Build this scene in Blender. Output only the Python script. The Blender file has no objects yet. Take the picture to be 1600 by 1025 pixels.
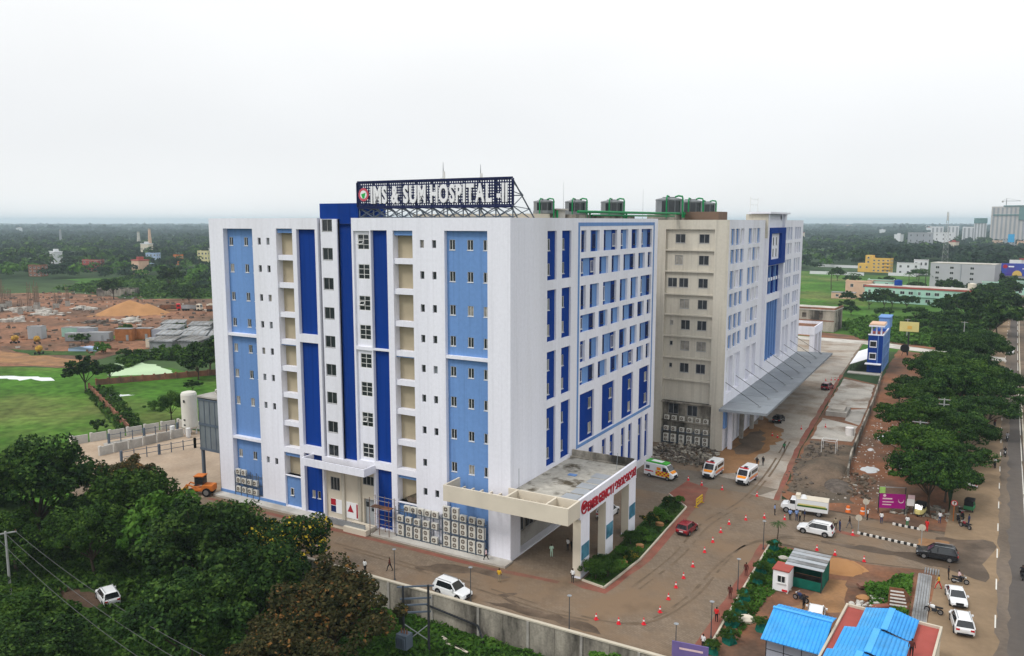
import bpy, bmesh, math, random
import numpy as np
from mathutils import Vector, Matrix
random.seed(7); R = math.radians
S = bpy.context.scene; COL = S.collection

# ---------------------------------------------------------------- camera
cd = bpy.data.cameras.new('camera'); cam = bpy.data.objects.new('camera', cd); COL.objects.link(cam)
cam.location = (46.56, -81.10, 41.43)
cam.rotation_euler = (R(90 - 7.584), 0, R(29.747))
cd.sensor_width = 36; cd.lens = 36 * 1251.2 / 1600
cd.clip_start = 0.5; cd.clip_end = 40000
S.camera = cam
# ---------------------------------------------------------------- sky: bright even overcast over a clear-sky base
SUN_EL, SUN_AZ = 52, 208        # azimuth clockwise from +Y
w = bpy.data.worlds.new('World'); S.world = w; w.use_nodes = True
nt = w.node_tree; nt.nodes.clear()
def N(t, **k):
    n = nt.nodes.new(t)
    for a, b in k.items(): setattr(n, a, b)
    return n
sky = N('ShaderNodeTexSky', sky_type='NISHITA', sun_disc=False, sun_elevation=R(SUN_EL), sun_rotation=R(SUN_AZ), dust_density=3.0)
skm = N('ShaderNodeMix', data_type='RGBA', blend_type='MULTIPLY'); skm.inputs[0].default_value = 1
skm.inputs[7].default_value = (.09, .09, .09, 1); nt.links.new(sky.outputs[0], skm.inputs[6])
tc = N('ShaderNodeTexCoord'); sep = N('ShaderNodeSeparateXYZ'); nt.links.new(tc.outputs['Generated'], sep.inputs[0])
cr = N('ShaderNodeValToRGB'); cr.color_ramp.interpolation = 'EASE'
e = cr.color_ramp.elements; e[0].position = 0.0; e[0].color = (.94, .95, .95, 1); e[1].position = .27; e[1].color = (1.04, 1.05, 1.05, 1)
for p, c in ((.09, (.90, .915, .93, 1)), (1.0, (1.22, 1.23, 1.24, 1))):
    n_ = e.new(p); n_.color = c
nt.links.new(sep.outputs[2], cr.inputs[0])
mp = N('ShaderNodeMapping'); mp.inputs['Scale'].default_value = (1, 1, 3); nt.links.new(tc.outputs['Generated'], mp.inputs[0])
ns = N('ShaderNodeTexNoise'); ns.inputs['Scale'].default_value = 1.3; ns.inputs['Detail'].default_value = 3; nt.links.new(mp.outputs[0], ns.inputs[0])
nr = N('ShaderNodeMapRange'); nr.inputs[1].default_value = .3; nr.inputs[2].default_value = .7; nr.inputs[3].default_value = .915; nr.inputs[4].default_value = 1.03
nt.links.new(ns.outputs[0], nr.inputs[0])
mm = N('ShaderNodeMix', data_type='RGBA', blend_type='MULTIPLY'); mm.inputs[0].default_value = 1
nt.links.new(cr.outputs[0], mm.inputs[6]); nt.links.new(nr.outputs[0], mm.inputs[7])
mx = N('ShaderNodeMix', data_type='RGBA'); mx.inputs[0].default_value = .93
nt.links.new(skm.outputs[2], mx.inputs[6]); nt.links.new(mm.outputs[2], mx.inputs[7])
bg = N('ShaderNodeBackground'); bg.inputs[1].default_value = 1.0; nt.links.new(mx.outputs[2], bg.inputs[0])
wo = N('ShaderNodeOutputWorld'); nt.links.new(bg.outputs[0], wo.inputs[0])
# ---------------------------------------------------------------- veiled sun
sl = bpy.data.lights.new('sun', 'SUN'); sl.energy = 1.5; sl.angle = R(14); sl.color = (1, .965, .92)
so = bpy.data.objects.new('sun', sl); COL.objects.link(so)
az, el = R(SUN_AZ), R(SUN_EL)
sd = Vector((math.sin(az) * math.cos(el), math.cos(az) * math.cos(el), math.sin(el)))
so.rotation_euler = sd.to_track_quat('Z', 'Y').to_euler(); so.location = sd * 300
# ---------------------------------------------------------------- exposure
S.view_settings.view_transform = 'Standard'; S.view_settings.look = 'None'
S.view_settings.exposure = 0.13; S.view_settings.gamma = 1; S.view_settings.use_curve_mapping = False
S.render.engine = 'CYCLES'
S.cycles.max_bounces = 6; S.cycles.diffuse_bounces = 3; S.cycles.glossy_bounces = 2; S.cycles.transmission_bounces = 3
S.cycles.volume_bounces = 2; S.cycles.transparent_max_bounces = 8
S.cycles.use_denoising = True

# ================================================================ helpers
def lin(r, g=None, b=None):
    if g is None: g = b = r
    f = lambda v: (v / 255 / 12.92) if v <= 10 else ((v / 255 + .055) / 1.055) ** 2.4
    return (f(r), f(g), f(b))

MATS = {}
def mat(name, col, rough=.8, var=.12, scale=.6, bump=0, bscale=8, metal=0, col2=None, spec=.1, coords='world', stretch=None, c2lo=.45, c2hi=.6, detail=4, rand=0, trans=0, micro=0, streak=0):
    """procedural principled material; colour noise, optional second colour blotches, bump, per-island tint"""
    m = bpy.data.materials.new(name); m.use_nodes = True; MATS[name] = m
    t = m.node_tree; b = t.nodes['Principled BSDF']
    L = t.links.new
    def n(ty, **k):
        q = t.nodes.new(ty)
        for a_, b_ in k.items(): setattr(q, a_, b_)
        return q
    b.inputs['Roughness'].default_value = rough; b.inputs['Metallic'].default_value = metal
    b.inputs['Specular IOR Level'].default_value = spec
    if coords == 'world': src = n('ShaderNodeNewGeometry').outputs['Position']
    else: src = n('ShaderNodeTexCoord').outputs['Object']
    if stretch:
        q = n('ShaderNodeMapping'); q.inputs['Scale'].default_value = stretch; L(src, q.inputs[0]); src2 = q.outputs[0]
    else: src2 = src
    base = None
    rgb = n('ShaderNodeRGB'); rgb.outputs[0].default_value = (*col, 1); base = rgb.outputs[0]
    if col2 is not None:
        n2 = n('ShaderNodeTexNoise'); n2.inputs['Scale'].default_value = scale * .35; n2.inputs['Detail'].default_value = 6; n2.inputs['Roughness'].default_value = .62
        L(src2, n2.inputs[0])
        mr = n('ShaderNodeMapRange'); mr.inputs[1].default_value = c2lo; mr.inputs[2].default_value = c2hi; L(n2.outputs[0], mr.inputs[0])
        mi = n('ShaderNodeMix', data_type='RGBA'); L(mr.outputs[0], mi.inputs[0]); L(base, mi.inputs[6]); mi.inputs[7].default_value = (*col2, 1); base = mi.outputs[2]
    def vary(fac_out, lo, hi, amt, base):
        mr = n('ShaderNodeMapRange'); mr.inputs[1].default_value = lo; mr.inputs[2].default_value = hi
        mr.inputs[3].default_value = 1 - amt; mr.inputs[4].default_value = 1 + amt; L(fac_out, mr.inputs[0])
        mi = n('ShaderNodeMix', data_type='RGBA', blend_type='MULTIPLY'); mi.inputs[0].default_value = 1
        L(base, mi.inputs[6]); L(mr.outputs[0], mi.inputs[7]); return mi.outputs[2]
    if var:
        n1 = n('ShaderNodeTexNoise'); n1.inputs['Scale'].default_value = scale; n1.inputs['Detail'].default_value = detail
        L(src2, n1.inputs[0]); base = vary(n1.outputs[0], .3, .7, var, base)
    if micro:
        n1 = n('ShaderNodeTexNoise'); n1.inputs['Scale'].default_value = scale * 9; n1.inputs['Detail'].default_value = 3
        L(src, n1.inputs[0]); base = vary(n1.outputs[0], .3, .7, micro, base)
    if streak:
        q = n('ShaderNodeMapping'); q.inputs['Scale'].default_value = (2.2, 2.2, .055); L(src, q.inputs[0]); n1 = n('ShaderNodeTexNoise'); n1.inputs['Scale'].default_value = 1; n1.inputs['Detail'].default_value = 5; n1.inputs['Roughness'].default_value = .65
        L(q.outputs[0], n1.inputs[0]); mr = n('ShaderNodeMapRange'); mr.inputs[1].default_value = .5; mr.inputs[2].default_value = .75; mr.inputs[3].default_value = 1; mr.inputs[4].default_value = 1 - streak; L(n1.outputs[0], mr.inputs[0])
        mi = n('ShaderNodeMix', data_type='RGBA', blend_type='MULTIPLY'); mi.inputs[0].default_value = 1; L(base, mi.inputs[6]); L(mr.outputs[0], mi.inputs[7]); base = mi.outputs[2]
    if rand:
        gi = n('ShaderNodeNewGeometry'); base = vary(gi.outputs['Random Per Island'], 0, 1, rand, base)
    L(base, b.inputs['Base Color'])
    if bump:
        n3 = n('ShaderNodeTexNoise'); n3.inputs['Scale'].default_value = bscale; n3.inputs['Detail'].default_value = 4; L(src, n3.inputs[0])
        bp = n('ShaderNodeBump'); bp.inputs['Strength'].default_value = bump; bp.inputs['Distance'].default_value = .05
        L(n3.outputs[0], bp.inputs['Height']); L(bp.outputs[0], b.inputs['Normal'])
    if trans:
        tr = n('ShaderNodeBsdfTranslucent'); L(base, tr.inputs[0]); ms = n('ShaderNodeMixShader'); ms.inputs[0].default_value = trans
        L(b.outputs[0], ms.inputs[1]); L(tr.outputs[0], ms.inputs[2]); L(ms.outputs[0], t.nodes['Material Output'].inputs[0])
    return m

def leafmat(name, cols, flower=None, ffrac=0.0):
    """leaf colour ramp driven per leaf island, mixed with slower clump noise"""
    m = bpy.data.materials.new(name); m.use_nodes = True; MATS[name] = m
    t = m.node_tree; b = t.nodes['Principled BSDF']; L = t.links.new
    g = t.nodes.new('ShaderNodeNewGeometry'); o = t.nodes.new('ShaderNodeObjectInfo')
    nz = t.nodes.new('ShaderNodeTexNoise'); nz.inputs['Scale'].default_value = .45; nz.inputs['Detail'].default_value = 2; L(g.outputs['Position'], nz.inputs[0])
    ad = t.nodes.new('ShaderNodeMath'); ad.operation = 'MULTIPLY_ADD'; L(g.outputs['Random Per Island'], ad.inputs[0]); ad.inputs[1].default_value = .5
    mr = t.nodes.new('ShaderNodeMapRange'); mr.inputs[1].default_value = .3; mr.inputs[2].default_value = .7; mr.inputs[3].default_value = 0; mr.inputs[4].default_value = .5; L(nz.outputs[0], mr.inputs[0]); L(mr.outputs[0], ad.inputs[2])
    r = t.nodes.new('ShaderNodeValToRGB'); L(ad.outputs[0], r.inputs[0]); el_ = r.color_ramp.elements
    el_[0].color = (*cols[0], 1); el_[0].position = .1; el_[1].color = (*cols[-1], 1); el_[1].position = .9
    for i, c in enumerate(cols[1:-1]):
        q = el_.new(.1 + .8 * (i + 1) / (len(cols) - 1)); q.color = (*c, 1)
    out = r.outputs[0]
    if flower:
        n2 = t.nodes.new('ShaderNodeTexNoise'); n2.inputs['Scale'].default_value = .8; L(g.outputs['Position'], n2.inputs[0])
        s = t.nodes.new('ShaderNodeMath'); s.operation = 'MULTIPLY_ADD'; L(g.outputs['Random Per Island'], s.inputs[0]); s.inputs[1].default_value = .35; L(n2.outputs[0], s.inputs[2])
        c = t.nodes.new('ShaderNodeMapRange'); c.inputs[1].default_value = 1.0 - ffrac; c.inputs[2].default_value = 1.05 - ffrac; L(s.outputs[0], c.inputs[0])
        mi = t.nodes.new('ShaderNodeMix'); mi.data_type = 'RGBA'; L(c.outputs[0], mi.inputs[0]); L(out, mi.inputs[6]); mi.inputs[7].default_value = (*flower, 1); out = mi.outputs[2]
    hv = t.nodes.new('ShaderNodeHueSaturation'); mr2 = t.nodes.new('ShaderNodeMapRange'); mr2.inputs[3].default_value = .8; mr2.inputs[4].default_value = 1.22
    L(o.outputs['Random'], mr2.inputs[0]); L(mr2.outputs[0], hv.inputs['Value']); L(out, hv.inputs['Color']); out = hv.outputs[0]
    L(out, b.inputs['Base Color']); b.inputs['Roughness'].default_value = .7; b.inputs['Specular IOR Level'].default_value = .07
    tr = t.nodes.new('ShaderNodeBsdfTranslucent'); L(out, tr.inputs[0]); ms = t.nodes.new('ShaderNodeMixShader'); ms.inputs[0].default_value = .18
    L(b.outputs[0], ms.inputs[1]); L(tr.outputs[0], ms.inputs[2]); L(ms.outputs[0], t.nodes['Material Output'].inputs[0])
    return m

class MB:
    def __init__(s): s.v = []; s.f = []; s.m = []
    def poly(s, pts, mi=0):
        i = len(s.v); s.v += [tuple(p) for p in pts]; s.f.append(tuple(range(i, i + len(pts)))); s.m.append(mi); return s
    def box(s, x0, x1, y0, y1, z0, z1, mi=0):
        if x0 > x1: x0, x1 = x1, x0
        if y0 > y1: y0, y1 = y1, y0
        if z0 > z1: z0, z1 = z1, z0
        i = len(s.v)
        s.v += [(x0, y0, z0), (x1, y0, z0), (x1, y1, z0), (x0, y1, z0), (x0, y0, z1), (x1, y0, z1), (x1, y1, z1), (x0, y1, z1)]
        for q in ((3, 2, 1, 0), (4, 5, 6, 7), (0, 1, 5, 4), (1, 2, 6, 5), (2, 3, 7, 6), (3, 0, 4, 7)):
            s.f.append(tuple(i + k for k in q)); s.m.append(mi)
        return s
    def bar(s, p, q, wd=.1, ht=None, mi=0):
        p, q = Vector(p), Vector(q); d = q - p
        if d.length < 1e-6: return s
        d.normalize(); up = Vector((0, 0, 1)) if abs(d.z) < .95 else Vector((0, 1, 0))
        a = d.cross(up).normalized(); b = a.cross(d); h = ht or wd; i = len(s.v)
        for c in (p, q):
            for sa, sb in ((-1, -1), (1, -1), (1, 1), (-1, 1)): s.v.append(tuple(c + a * sa * wd / 2 + b * sb * h / 2))
        for t in ((0, 1, 2, 3), (7, 6, 5, 4), (0, 4, 5, 1), (1, 5, 6, 2), (2, 6, 7, 3), (3, 7, 4, 0)):
            s.f.append(tuple(i + k for k in t)); s.m.append(mi)
        return s
    def tube(s, pts, r, n=8, mi=0, cap=True):
        pts = [Vector(p) for p in pts]; rs = r if isinstance(r, (list, tuple)) else [r] * len(pts)
        i0 = len(s.v); pa = None
        for k, p in enumerate(pts):
            d = (pts[min(k + 1, len(pts) - 1)] - pts[max(k - 1, 0)]).normalized()
            if pa is None:
                up = Vector((0, 0, 1)) if abs(d.z) < .9 else Vector((1, 0, 0)); a = d.cross(up).normalized()
            else: a = (pa - d * pa.dot(d)).normalized()
            pa = a; b = d.cross(a)
            for j in range(n):
                t = 2 * math.pi * j / n; s.v.append(tuple(p + (a * math.cos(t) + b * math.sin(t)) * rs[k]))
        for k in range(len(pts) - 1):
            for j in range(n):
                j2 = (j + 1) % n; s.f.append((i0 + k * n + j, i0 + k * n + j2, i0 + (k + 1) * n + j2, i0 + (k + 1) * n + j)); s.m.append(mi)
        if cap:
            s.f.append(tuple(i0 + j for j in reversed(range(n)))); s.m.append(mi)
            s.f.append(tuple(i0 + (len(pts) - 1) * n + j for j in range(n))); s.m.append(mi)
        return s
    def cyl(s, x, y, z0, z1, r0, r1=None, n=12, mi=0): return s.tube([(x, y, z0), (x, y, z1)], [r0, r0 if r1 is None else r1], n, mi)
    def prism(s, poly, z0, z1, mi=0, side=None):
        i = len(s.v); n = len(poly); side = mi if side is None else side
        s.v += [(x, y, z0) for x, y in poly] + [(x, y, z1) for x, y in poly]
        s.f.append(tuple(i + j for j in reversed(range(n)))); s.m.append(mi)
        s.f.append(tuple(i + n + j for j in range(n))); s.m.append(mi)
        for j in range(n):
            k = (j + 1) % n; s.f.append((i + j, i + k, i + n + k, i + n + j)); s.m.append(side)
        return s
    def xf(s, M, i0=0):
        for i in range(i0, len(s.v)): s.v[i] = tuple(M @ Vector(s.v[i]))
        return s
    def build(s, name, mats, parent=None, loc=None, rz=0, smooth=False):
        me = bpy.data.meshes.new(name); me.from_pydata(s.v, [], s.f)
        if not isinstance(mats, (list, tuple)): mats = [mats]
        for m in mats: me.materials.append(MATS[m] if isinstance(m, str) else m)
        me.polygons.foreach_set('material_index', s.m)
        if smooth: me.polygons.foreach_set('use_smooth', [True] * len(s.f))
        me.update()
        return link(name, me, parent, loc, rz)

def link(name, me, parent=None, loc=None, rz=0):
    o = bpy.data.objects.new(name, me); COL.objects.link(o)
    if parent is not None: o.parent = parent
    if loc is not None: o.location = loc
    if rz: o.rotation_euler = (0, 0, rz)
    return o
def tag(o, label, cat, group=None):
    o['label'] = label; o['category'] = cat
    if group: o['group'] = group
    return o
def thing(name, label, cat, loc=(0, 0, 0), rz=0, group=None):
    return tag(link(name, None, None, loc, rz), label, cat, group)
def copy_tree(o, parent=None, loc=None, rz=None, scale=None):
    c = o.copy(); COL.objects.link(c); c.parent = parent
    if loc is not None: c.location = loc
    if rz is not None: c.rotation_euler = (0, 0, rz)
    if scale is not None: c.scale = (scale,) * 3 if not isinstance(scale, tuple) else scale
    for ch in KIDS.get(o.name, list(o.children)): copy_tree(ch, c)
    return c
KIDS = {}
def setmat(o, i, m):
    o.material_slots[i].link = 'OBJECT'; o.material_slots[i].material = MATS[m] if isinstance(m, str) else m
def kind(o, k): o['kind'] = k; return o

def npmesh(name, V, F, mats, mi=None, smooth=False):
    me = bpy.data.meshes.new(name); V = np.asarray(V, np.float32); F = np.asarray(F, np.int32)
    me.vertices.add(len(V)); me.vertices.foreach_set('co', V.ravel())
    k = F.shape[1]; me.loops.add(F.size); me.loops.foreach_set('vertex_index', F.ravel())
    me.polygons.add(len(F)); me.polygons.foreach_set('loop_start', np.arange(0, F.size, k, dtype=np.int32))
    try: me.polygons.foreach_set('loop_total', np.full(len(F), k, np.int32))
    except Exception: pass
    for m in (mats if isinstance(mats, (list, tuple)) else [mats]): me.materials.append(MATS[m] if isinstance(m, str) else m)
    if mi is not None: me.polygons.foreach_set('material_index', np.asarray(mi, np.int32))
    if smooth: me.polygons.foreach_set('use_smooth', np.ones(len(F), bool))
    me.update(calc_edges=True); me.validate(); return me

# ================================================================ materials
W = lin
mat('white_paint', (.78, .785, .86), .75, .04, .25, stretch=(1, 1, .1), col2=(.63, .63, .665), c2lo=.5, c2hi=.8, micro=.03, spec=.15, streak=.09)
mat('white_paint_bright', (.82, .82, .84), .7, .04, .4)
mat('light_blue_paint', (.15, .285, .57), .7, .06, .3, stretch=(1, 1, .12), col2=(.125, .225, .46), c2lo=.48, c2hi=.72, micro=.04, spec=.1, streak=.16)
mat('deep_blue_paint', (.004, .040, .25), .8, .08, .3, stretch=(1, 1, .1), col2=(.004, .032, .20), c2lo=.5, c2hi=.7, spec=.06, streak=.2)
mat('navy_paint', (.008, .022, .105), .55, .08, .4)
mat('beige_paint', (.55, .515, .44), .8, .06, .3, stretch=(1, 1, .15), col2=(.43, .39, .32), c2lo=.52, c2hi=.75, streak=.25, micro=.04)
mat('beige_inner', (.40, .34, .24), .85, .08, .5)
mat('cream_paint', (.62, .56, .46), .8, .06, .4, col2=(.5, .44, .36), c2lo=.55, c2hi=.75)
mat('concrete', (.36, .34, .31), .9, .14, .5, col2=(.2, .19, .17), c2lo=.5, c2hi=.68, micro=.08)
mat('concrete_pale', (.50, .48, .44), .9, .12, .35, col2=(.36, .33, .29), c2lo=.46, c2hi=.62, micro=.06)
mat('concrete_stained', (.34, .31, .26), .9, .22, .5, stretch=(1, 1, .3), col2=(.06, .055, .048), c2lo=.46, c2hi=.60, micro=.14)
mat('roof_screed', (.40, .38, .335), .9, .18, 1.1, col2=(.085, .07, .048), c2lo=.52, c2hi=.64, micro=.12)
mat('dark_rubble', (.12, .10, .085), .95, .35, 1.2, bump=.6, bscale=3, micro=.25)
mat('frame_white', (.68, .68, .67), .5, .05, 2)
mat('frame_grey', (.33, .33, .33), .5, .08, 2)
mat('frame_dark', (.05, .05, .055), .5, .1, 2)
mat('glass_dark', (.022, .026, .03), .12, .3, .7, spec=.6)
mat('glass_blue', (.01, .022, .075), .15, .25, .7, spec=.6)
mat('glass_grey', (.17, .19, .21), .2, .2, .4, spec=.6)
mat('steel_grey', (.30, .32, .34), .5, .1, 1.0, metal=.3)
mat('unit_grey', (.20, .215, .225), .5, .15, .6, metal=.2)
mat('canopy_grey', (.25, .275, .30), .55, .1, .25, metal=.15, col2=(.20, .215, .235), c2lo=.45, c2hi=.65, micro=.05)
mat('drive_concrete', (.36, .325, .28), .9, .14, .25, col2=(.23, .175, .13), c2lo=.45, c2hi=.62, micro=.1)
mat('roof_brown', (.17, .115, .085), .85, .15, .5)
mat('tyre_dark', (.150, .110, .076), .85, .2, .8)
mat('sheet_grey', (.40, .425, .45), .5, .08, .2, metal=.2, col2=(.33, .35, .375), c2lo=.45, c2hi=.65)
mat('steel_dark', (.035, .037, .042), .5, .15, 1.0)
mat('truss_paint', (.10, .125, .16), .5, .12, 1.0)
mat('sign_navy', (.012, .018, .07), .5, .1, 1.0)
mat('letter_white', (.80, .80, .83), .5, .02, 1.0)
mat('sign_red', (.40, .02, .035), .5, .08, 1.0)
mat('emblem_red', (.55, .10, .14), .5, .05, 1.0); mat('emblem_green', (.03, .42, .09), .5, .05, 1.0)
mat('pipe_green', (.012, .23, .075), .45, .1, 1.0)
mat('ac_white', (.60, .585, .53), .6, .08, 1.5, coords='object'); mat('ac_grille', (.13, .105, .085), .6, .2, 3, coords='object')
mat('rust', (.22, .10, .055), .9, .25, 1.5, col2=(.12, .07, .05))
mat('asphalt', (.105, .093, .085), .95, .12, .12, stretch=(1, .15, 1), col2=(.15, .12, .095), c2lo=.42, c2hi=.6, micro=.06)
mat('road_dust', (.265, .19, .12), .95, .14, .15, col2=(.20, .145, .095), c2lo=.4, c2hi=.65, micro=.07)
mat('wet_mud', (.085, .062, .044), .5, .2, .4, col2=(.15, .11, .08), micro=.08)
mat('red_soil', (.23, .105, .058), .95, .25, .25, col2=(.135, .085, .06), c2lo=.42, c2hi=.6, bump=.4, bscale=2, micro=.14)
mat('orange_soil', (.30, .165, .08), .95, .2, .3, col2=(.19, .115, .07), c2lo=.45, c2hi=.65, bump=.4, bscale=2, micro=.1)
mat('brown_soil', (.17, .125, .09), .95, .22, .3, col2=(.105, .085, .065), c2lo=.42, c2hi=.6, bump=.5, bscale=2, micro=.16)
mat('site_soil', (.235, .118, .07), .95, .3, .08, col2=(.125, .075, .05), c2lo=.42, c2hi=.58, micro=.32, detail=8)
mat('yard_sand', (.40, .315, .235), .95, .12, .2, col2=(.33, .25, .18), c2lo=.42, c2hi=.62, micro=.08)
mat('site_orange', (.33, .135, .05), .7, .2, 1.0)
mat('sand', (.38, .20, .088), .95, .12, .2, bump=.5, bscale=1, col2=(.33, .175, .08), c2lo=.5, c2hi=.7)
mat('red_paving', (.225, .085, .062), .9, .15, .5, col2=(.19, .11, .078), c2lo=.45, c2hi=.65, micro=.08)
mat('field_grass', (.052, .135, .014), .95, .32, .05, col2=(.105, .135, .035), c2lo=.47, c2hi=.62, micro=.38, detail=9)
mat('meadow', (.045, .115, .018), .95, .25, .03, col2=(.07, .14, .022), c2lo=.42, c2hi=.62, micro=.2)
mat('scrub', (.030, .070, .017), .95, .35, .25, col2=(.05, .085, .02), c2lo=.42, c2hi=.6, bump=.8, bscale=1.2, micro=.3)
mat('far_green', (.022, .046, .020), .95, .3, .01, col2=(.05, .085, .03), c2lo=.42, c2hi=.6, micro=.3)
mat('algae', (.42, .56, .35), .6, .06, .1); mat('pond_white', (.66, .70, .70), .3, .04, .1)
mat('puddle_water', (.42, .43, .44), .12, .1, .5, spec=.7)
mat('kerb_cream', (.52, .47, .38), .85, .1, .6); mat('kerb_black', (.03, .03, .03), .8, .2, 2); mat('kerb_white', (.66, .64, .6), .8, .1, 2)
mat('line_white', (.62, .60, .55), .85, .12, 1.0)
mat('brick_red', (.27, .12, .075), .9, .2, .8, col2=(.18, .10, .07))
mat('tin_grey', (.27, .28, .29), .6, .25, .25, col2=(.13, .125, .12), c2lo=.45, c2hi=.6, micro=.12)
mat('roof_blue', (.05, .33, .74), .5, .12, .6, col2=(.10, .36, .66), c2lo=.5, c2hi=.7, micro=.06); mat('roof_blue_ridge', (.085, .40, .80), .45, .06, .3)
mat('roof_red', (.35, .085, .07), .85, .12, .4); mat('cabin_grey', (.34, .36, .42), .6, .07, .4)
mat('net_green', (.008, .12, .085), .7, .25, 1.2); mat('magenta_print', (.33, .012, .19), .5, .1, .4); mat('lime_print', (.32, .52, .14), .5, .15, 2)
mat('yellow_paint', (.62, .40, .03), .6, .1, 1.0); mat('orange_paint', (.55, .16, .03), .6, .15, 1.0); mat('barrier_orange', (.75, .17, .03), .6, .1, 1)
mat('cone_red', (.70, .028, .045), .5, .08, 3, coords='object'); mat('cone_white', (.75, .72, .7), .5, .05, 3)
mat('pole_concrete', (.33, .335, .33), .85, .15, 1.0); mat('lamp_metal', (.08, .08, .085), .5, .1, 1)
mat('wire', (.10, .10, .105), .6, .1, 1)
mat('bark', (.07, .052, .038), .95, .25, 1.5, bump=.5, bscale=6)
mat('tyre', (.014, .014, .015), .85, .1, 3); mat('rim', (.30, .30, .31), .35, .1, 3, metal=.6)
mat('car_white', (.74, .75, .76), .25, .015, 1, spec=.6); mat('car_black', (.012, .014, .018), .22, .05, 1, spec=.6)
mat('car_red', (.20, .008, .018), .22, .05, 1, spec=.6); mat('car_glass', (.014, .017, .02), .06, .1, 1, spec=.8)
mat('lamp_clear', (.6, .62, .64), .15, .05, 3, spec=.7); mat('lamp_red', (.45, .01, .012), .25, .05, 3); mat('plastic_dark', (.02, .02, .022), .6, .1, 3)
mat('chrome', (.5, .5, .5), .2, .05, 3, metal=.8)
mat('amb_orange', (.80, .27, .015), .4, .05, 1); mat('amb_red', (.62, .02, .03), .4, .05, 1); mat('amb_green', (.06, .40, .05), .4, .05, 1); mat('amb_yellow', (.80, .55, .03), .4, .05, 1)
mat('skin', (.12, .058, .035), .6, .05, 5); mat('hair', (.008, .007, .006), .6, .05, 5)
for n_, c_ in dict(shirt_white=(.70, .70, .70), shirt_blue=(.22, .32, .58), shirt_pink=(.68, .50, .52), shirt_red=(.60, .03, .03), shirt_yellow=(.62, .36, .03), shirt_mint=(.45, .62, .50), shirt_black=(.02, .02, .022), shirt_green=(.05, .2, .09), shirt_brown=(.10, .03, .025), shirt_grey=(.3, .3, .32), trouser_dark=(.018, .018, .022), trouser_blue=(.03, .045, .11), trouser_khaki=(.30, .25, .17), trouser_grey=(.14, .14, .15), shoe=(.02, .017, .015)).items():
    mat(n_, c_, .85, .08, 8)
leafmat('leaf_dark', [(.005, .015, .005), (.020, .050, .011), (.080, .145, .027)])
leafmat('leaf_mid', [(.012, .034, .008), (.034, .080, .013), (.085, .155, .024)])
leafmat('leaf_bright', [(.030, .085, .012), (.055, .135, .018), (.10, .20, .03)])
leafmat('leaf_flower', [(.020, .028, .010), (.050, .050, .018), (.105, .085, .034)], (.26, .13, .04), .16)
leafmat('leaf_yellowtop', [(.008, .022, .008), (.020, .050, .012), (.046, .092, .018)], (.50, .36, .03), .175)
leafmat('leaf_rain', [(.006, .018, .006), (.022, .058, .013), (.074, .145, .026)])
leafmat('leaf_palm', [(.02, .055, .015), (.035, .08, .02), (.06, .11, .03)])
leafmat('leaf_far', [(.005, .014, .009), (.012, .030, .015), (.034, .060, .026)])
leafmat('grass_blade', [(.022, .062, .010), (.042, .105, .014), (.075, .15, .022)])
# ================================================================ the setting: terrain and ground sheets
def sstep(a, b, x):
    t = np.clip((x - a) / (b - a), 0, 1); return t * t * (3 - 2 * t)
def terrain_h(x, y):
    near = sstep(-12.05, -12.15, y)                      # retaining wall line
    slope = sstep(0, -16, y)
    wl = sstep(-58, -52, x) * sstep(27, 24.5, x)
    low = near * wl + slope * (1 - wl)
    return -.03 - 2.97 * low
def steps(segs):
    out = []
    for a, b, s in segs: out += list(np.arange(a, b, s))
    return np.array(sorted(set(np.round(out, 3))))
xs = steps([(-14000, -2000, 2000), (-2000, -400, 200), (-400, -120, 20), (-120, 80, 4), (80, 400, 20), (400, 2000, 200), (2000, 14001, 2000)])
ys = steps([(-2000, -400, 200), (-400, -60, 20), (-60, 40, 2), (40, 200, 10), (200, 1000, 50), (1000, 4000, 500), (4000, 16001, 2000), (-12.15, -12.1, 1), (-12.05, -12.0, 1)])
X, Y = np.meshgrid(xs, ys, indexing='ij'); Z = terrain_h(X, Y)
V = np.stack([X, Y, Z], -1).reshape(-1, 3); nx, ny = len(xs), len(ys)
i, j = np.meshgrid(np.arange(nx - 1), np.arange(ny - 1), indexing='ij'); a = (i * ny + j).ravel()
F = np.stack([a, a + ny, a + ny + 1, a + 1], -1)
cx, cy = (X[:-1, :-1] + X[1:, 1:]).ravel() / 2, (Y[:-1, :-1] + Y[1:, 1:]).ravel() / 2
mi = np.where((cy < 6) & (cx < 30) & (cx > -120), 1, 0); mi = np.where((cx > 24) & (cx < 70) & (cy < 45), 2, mi)
mi = np.where((cx > -30) & (cx < 60) & (cy > 195) & (cy < 600), 3, mi)
kind(link('ground', npmesh('ground', V, F, ['far_green', 'scrub', 'brown_soil', 'meadow'], mi)), 'structure')

def rag(poly, step=3.0, amp=.5, seed=1):
    rnd = random.Random(seed); out = []
    for k in range(len(poly)):
        p, q = poly[k], poly[(k + 1) % len(poly)]; d = math.dist(p, q); n = max(1, int(d / step))
        for t in range(n):
            f = t / n; x = p[0] + (q[0] - p[0]) * f; y = p[1] + (q[1] - p[1]) * f
            if t: x += rnd.uniform(-amp, amp); y += rnd.uniform(-amp, amp)
            out.append((x, y))
    return out
def sheet(name, poly, z, m, step=0, amp=.5, seed=1):
    if step: poly = rag(poly, step, amp, seed)
    return kind(MB().poly([(x, y, z) for x, y in poly]).build(name, m), 'structure')

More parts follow.
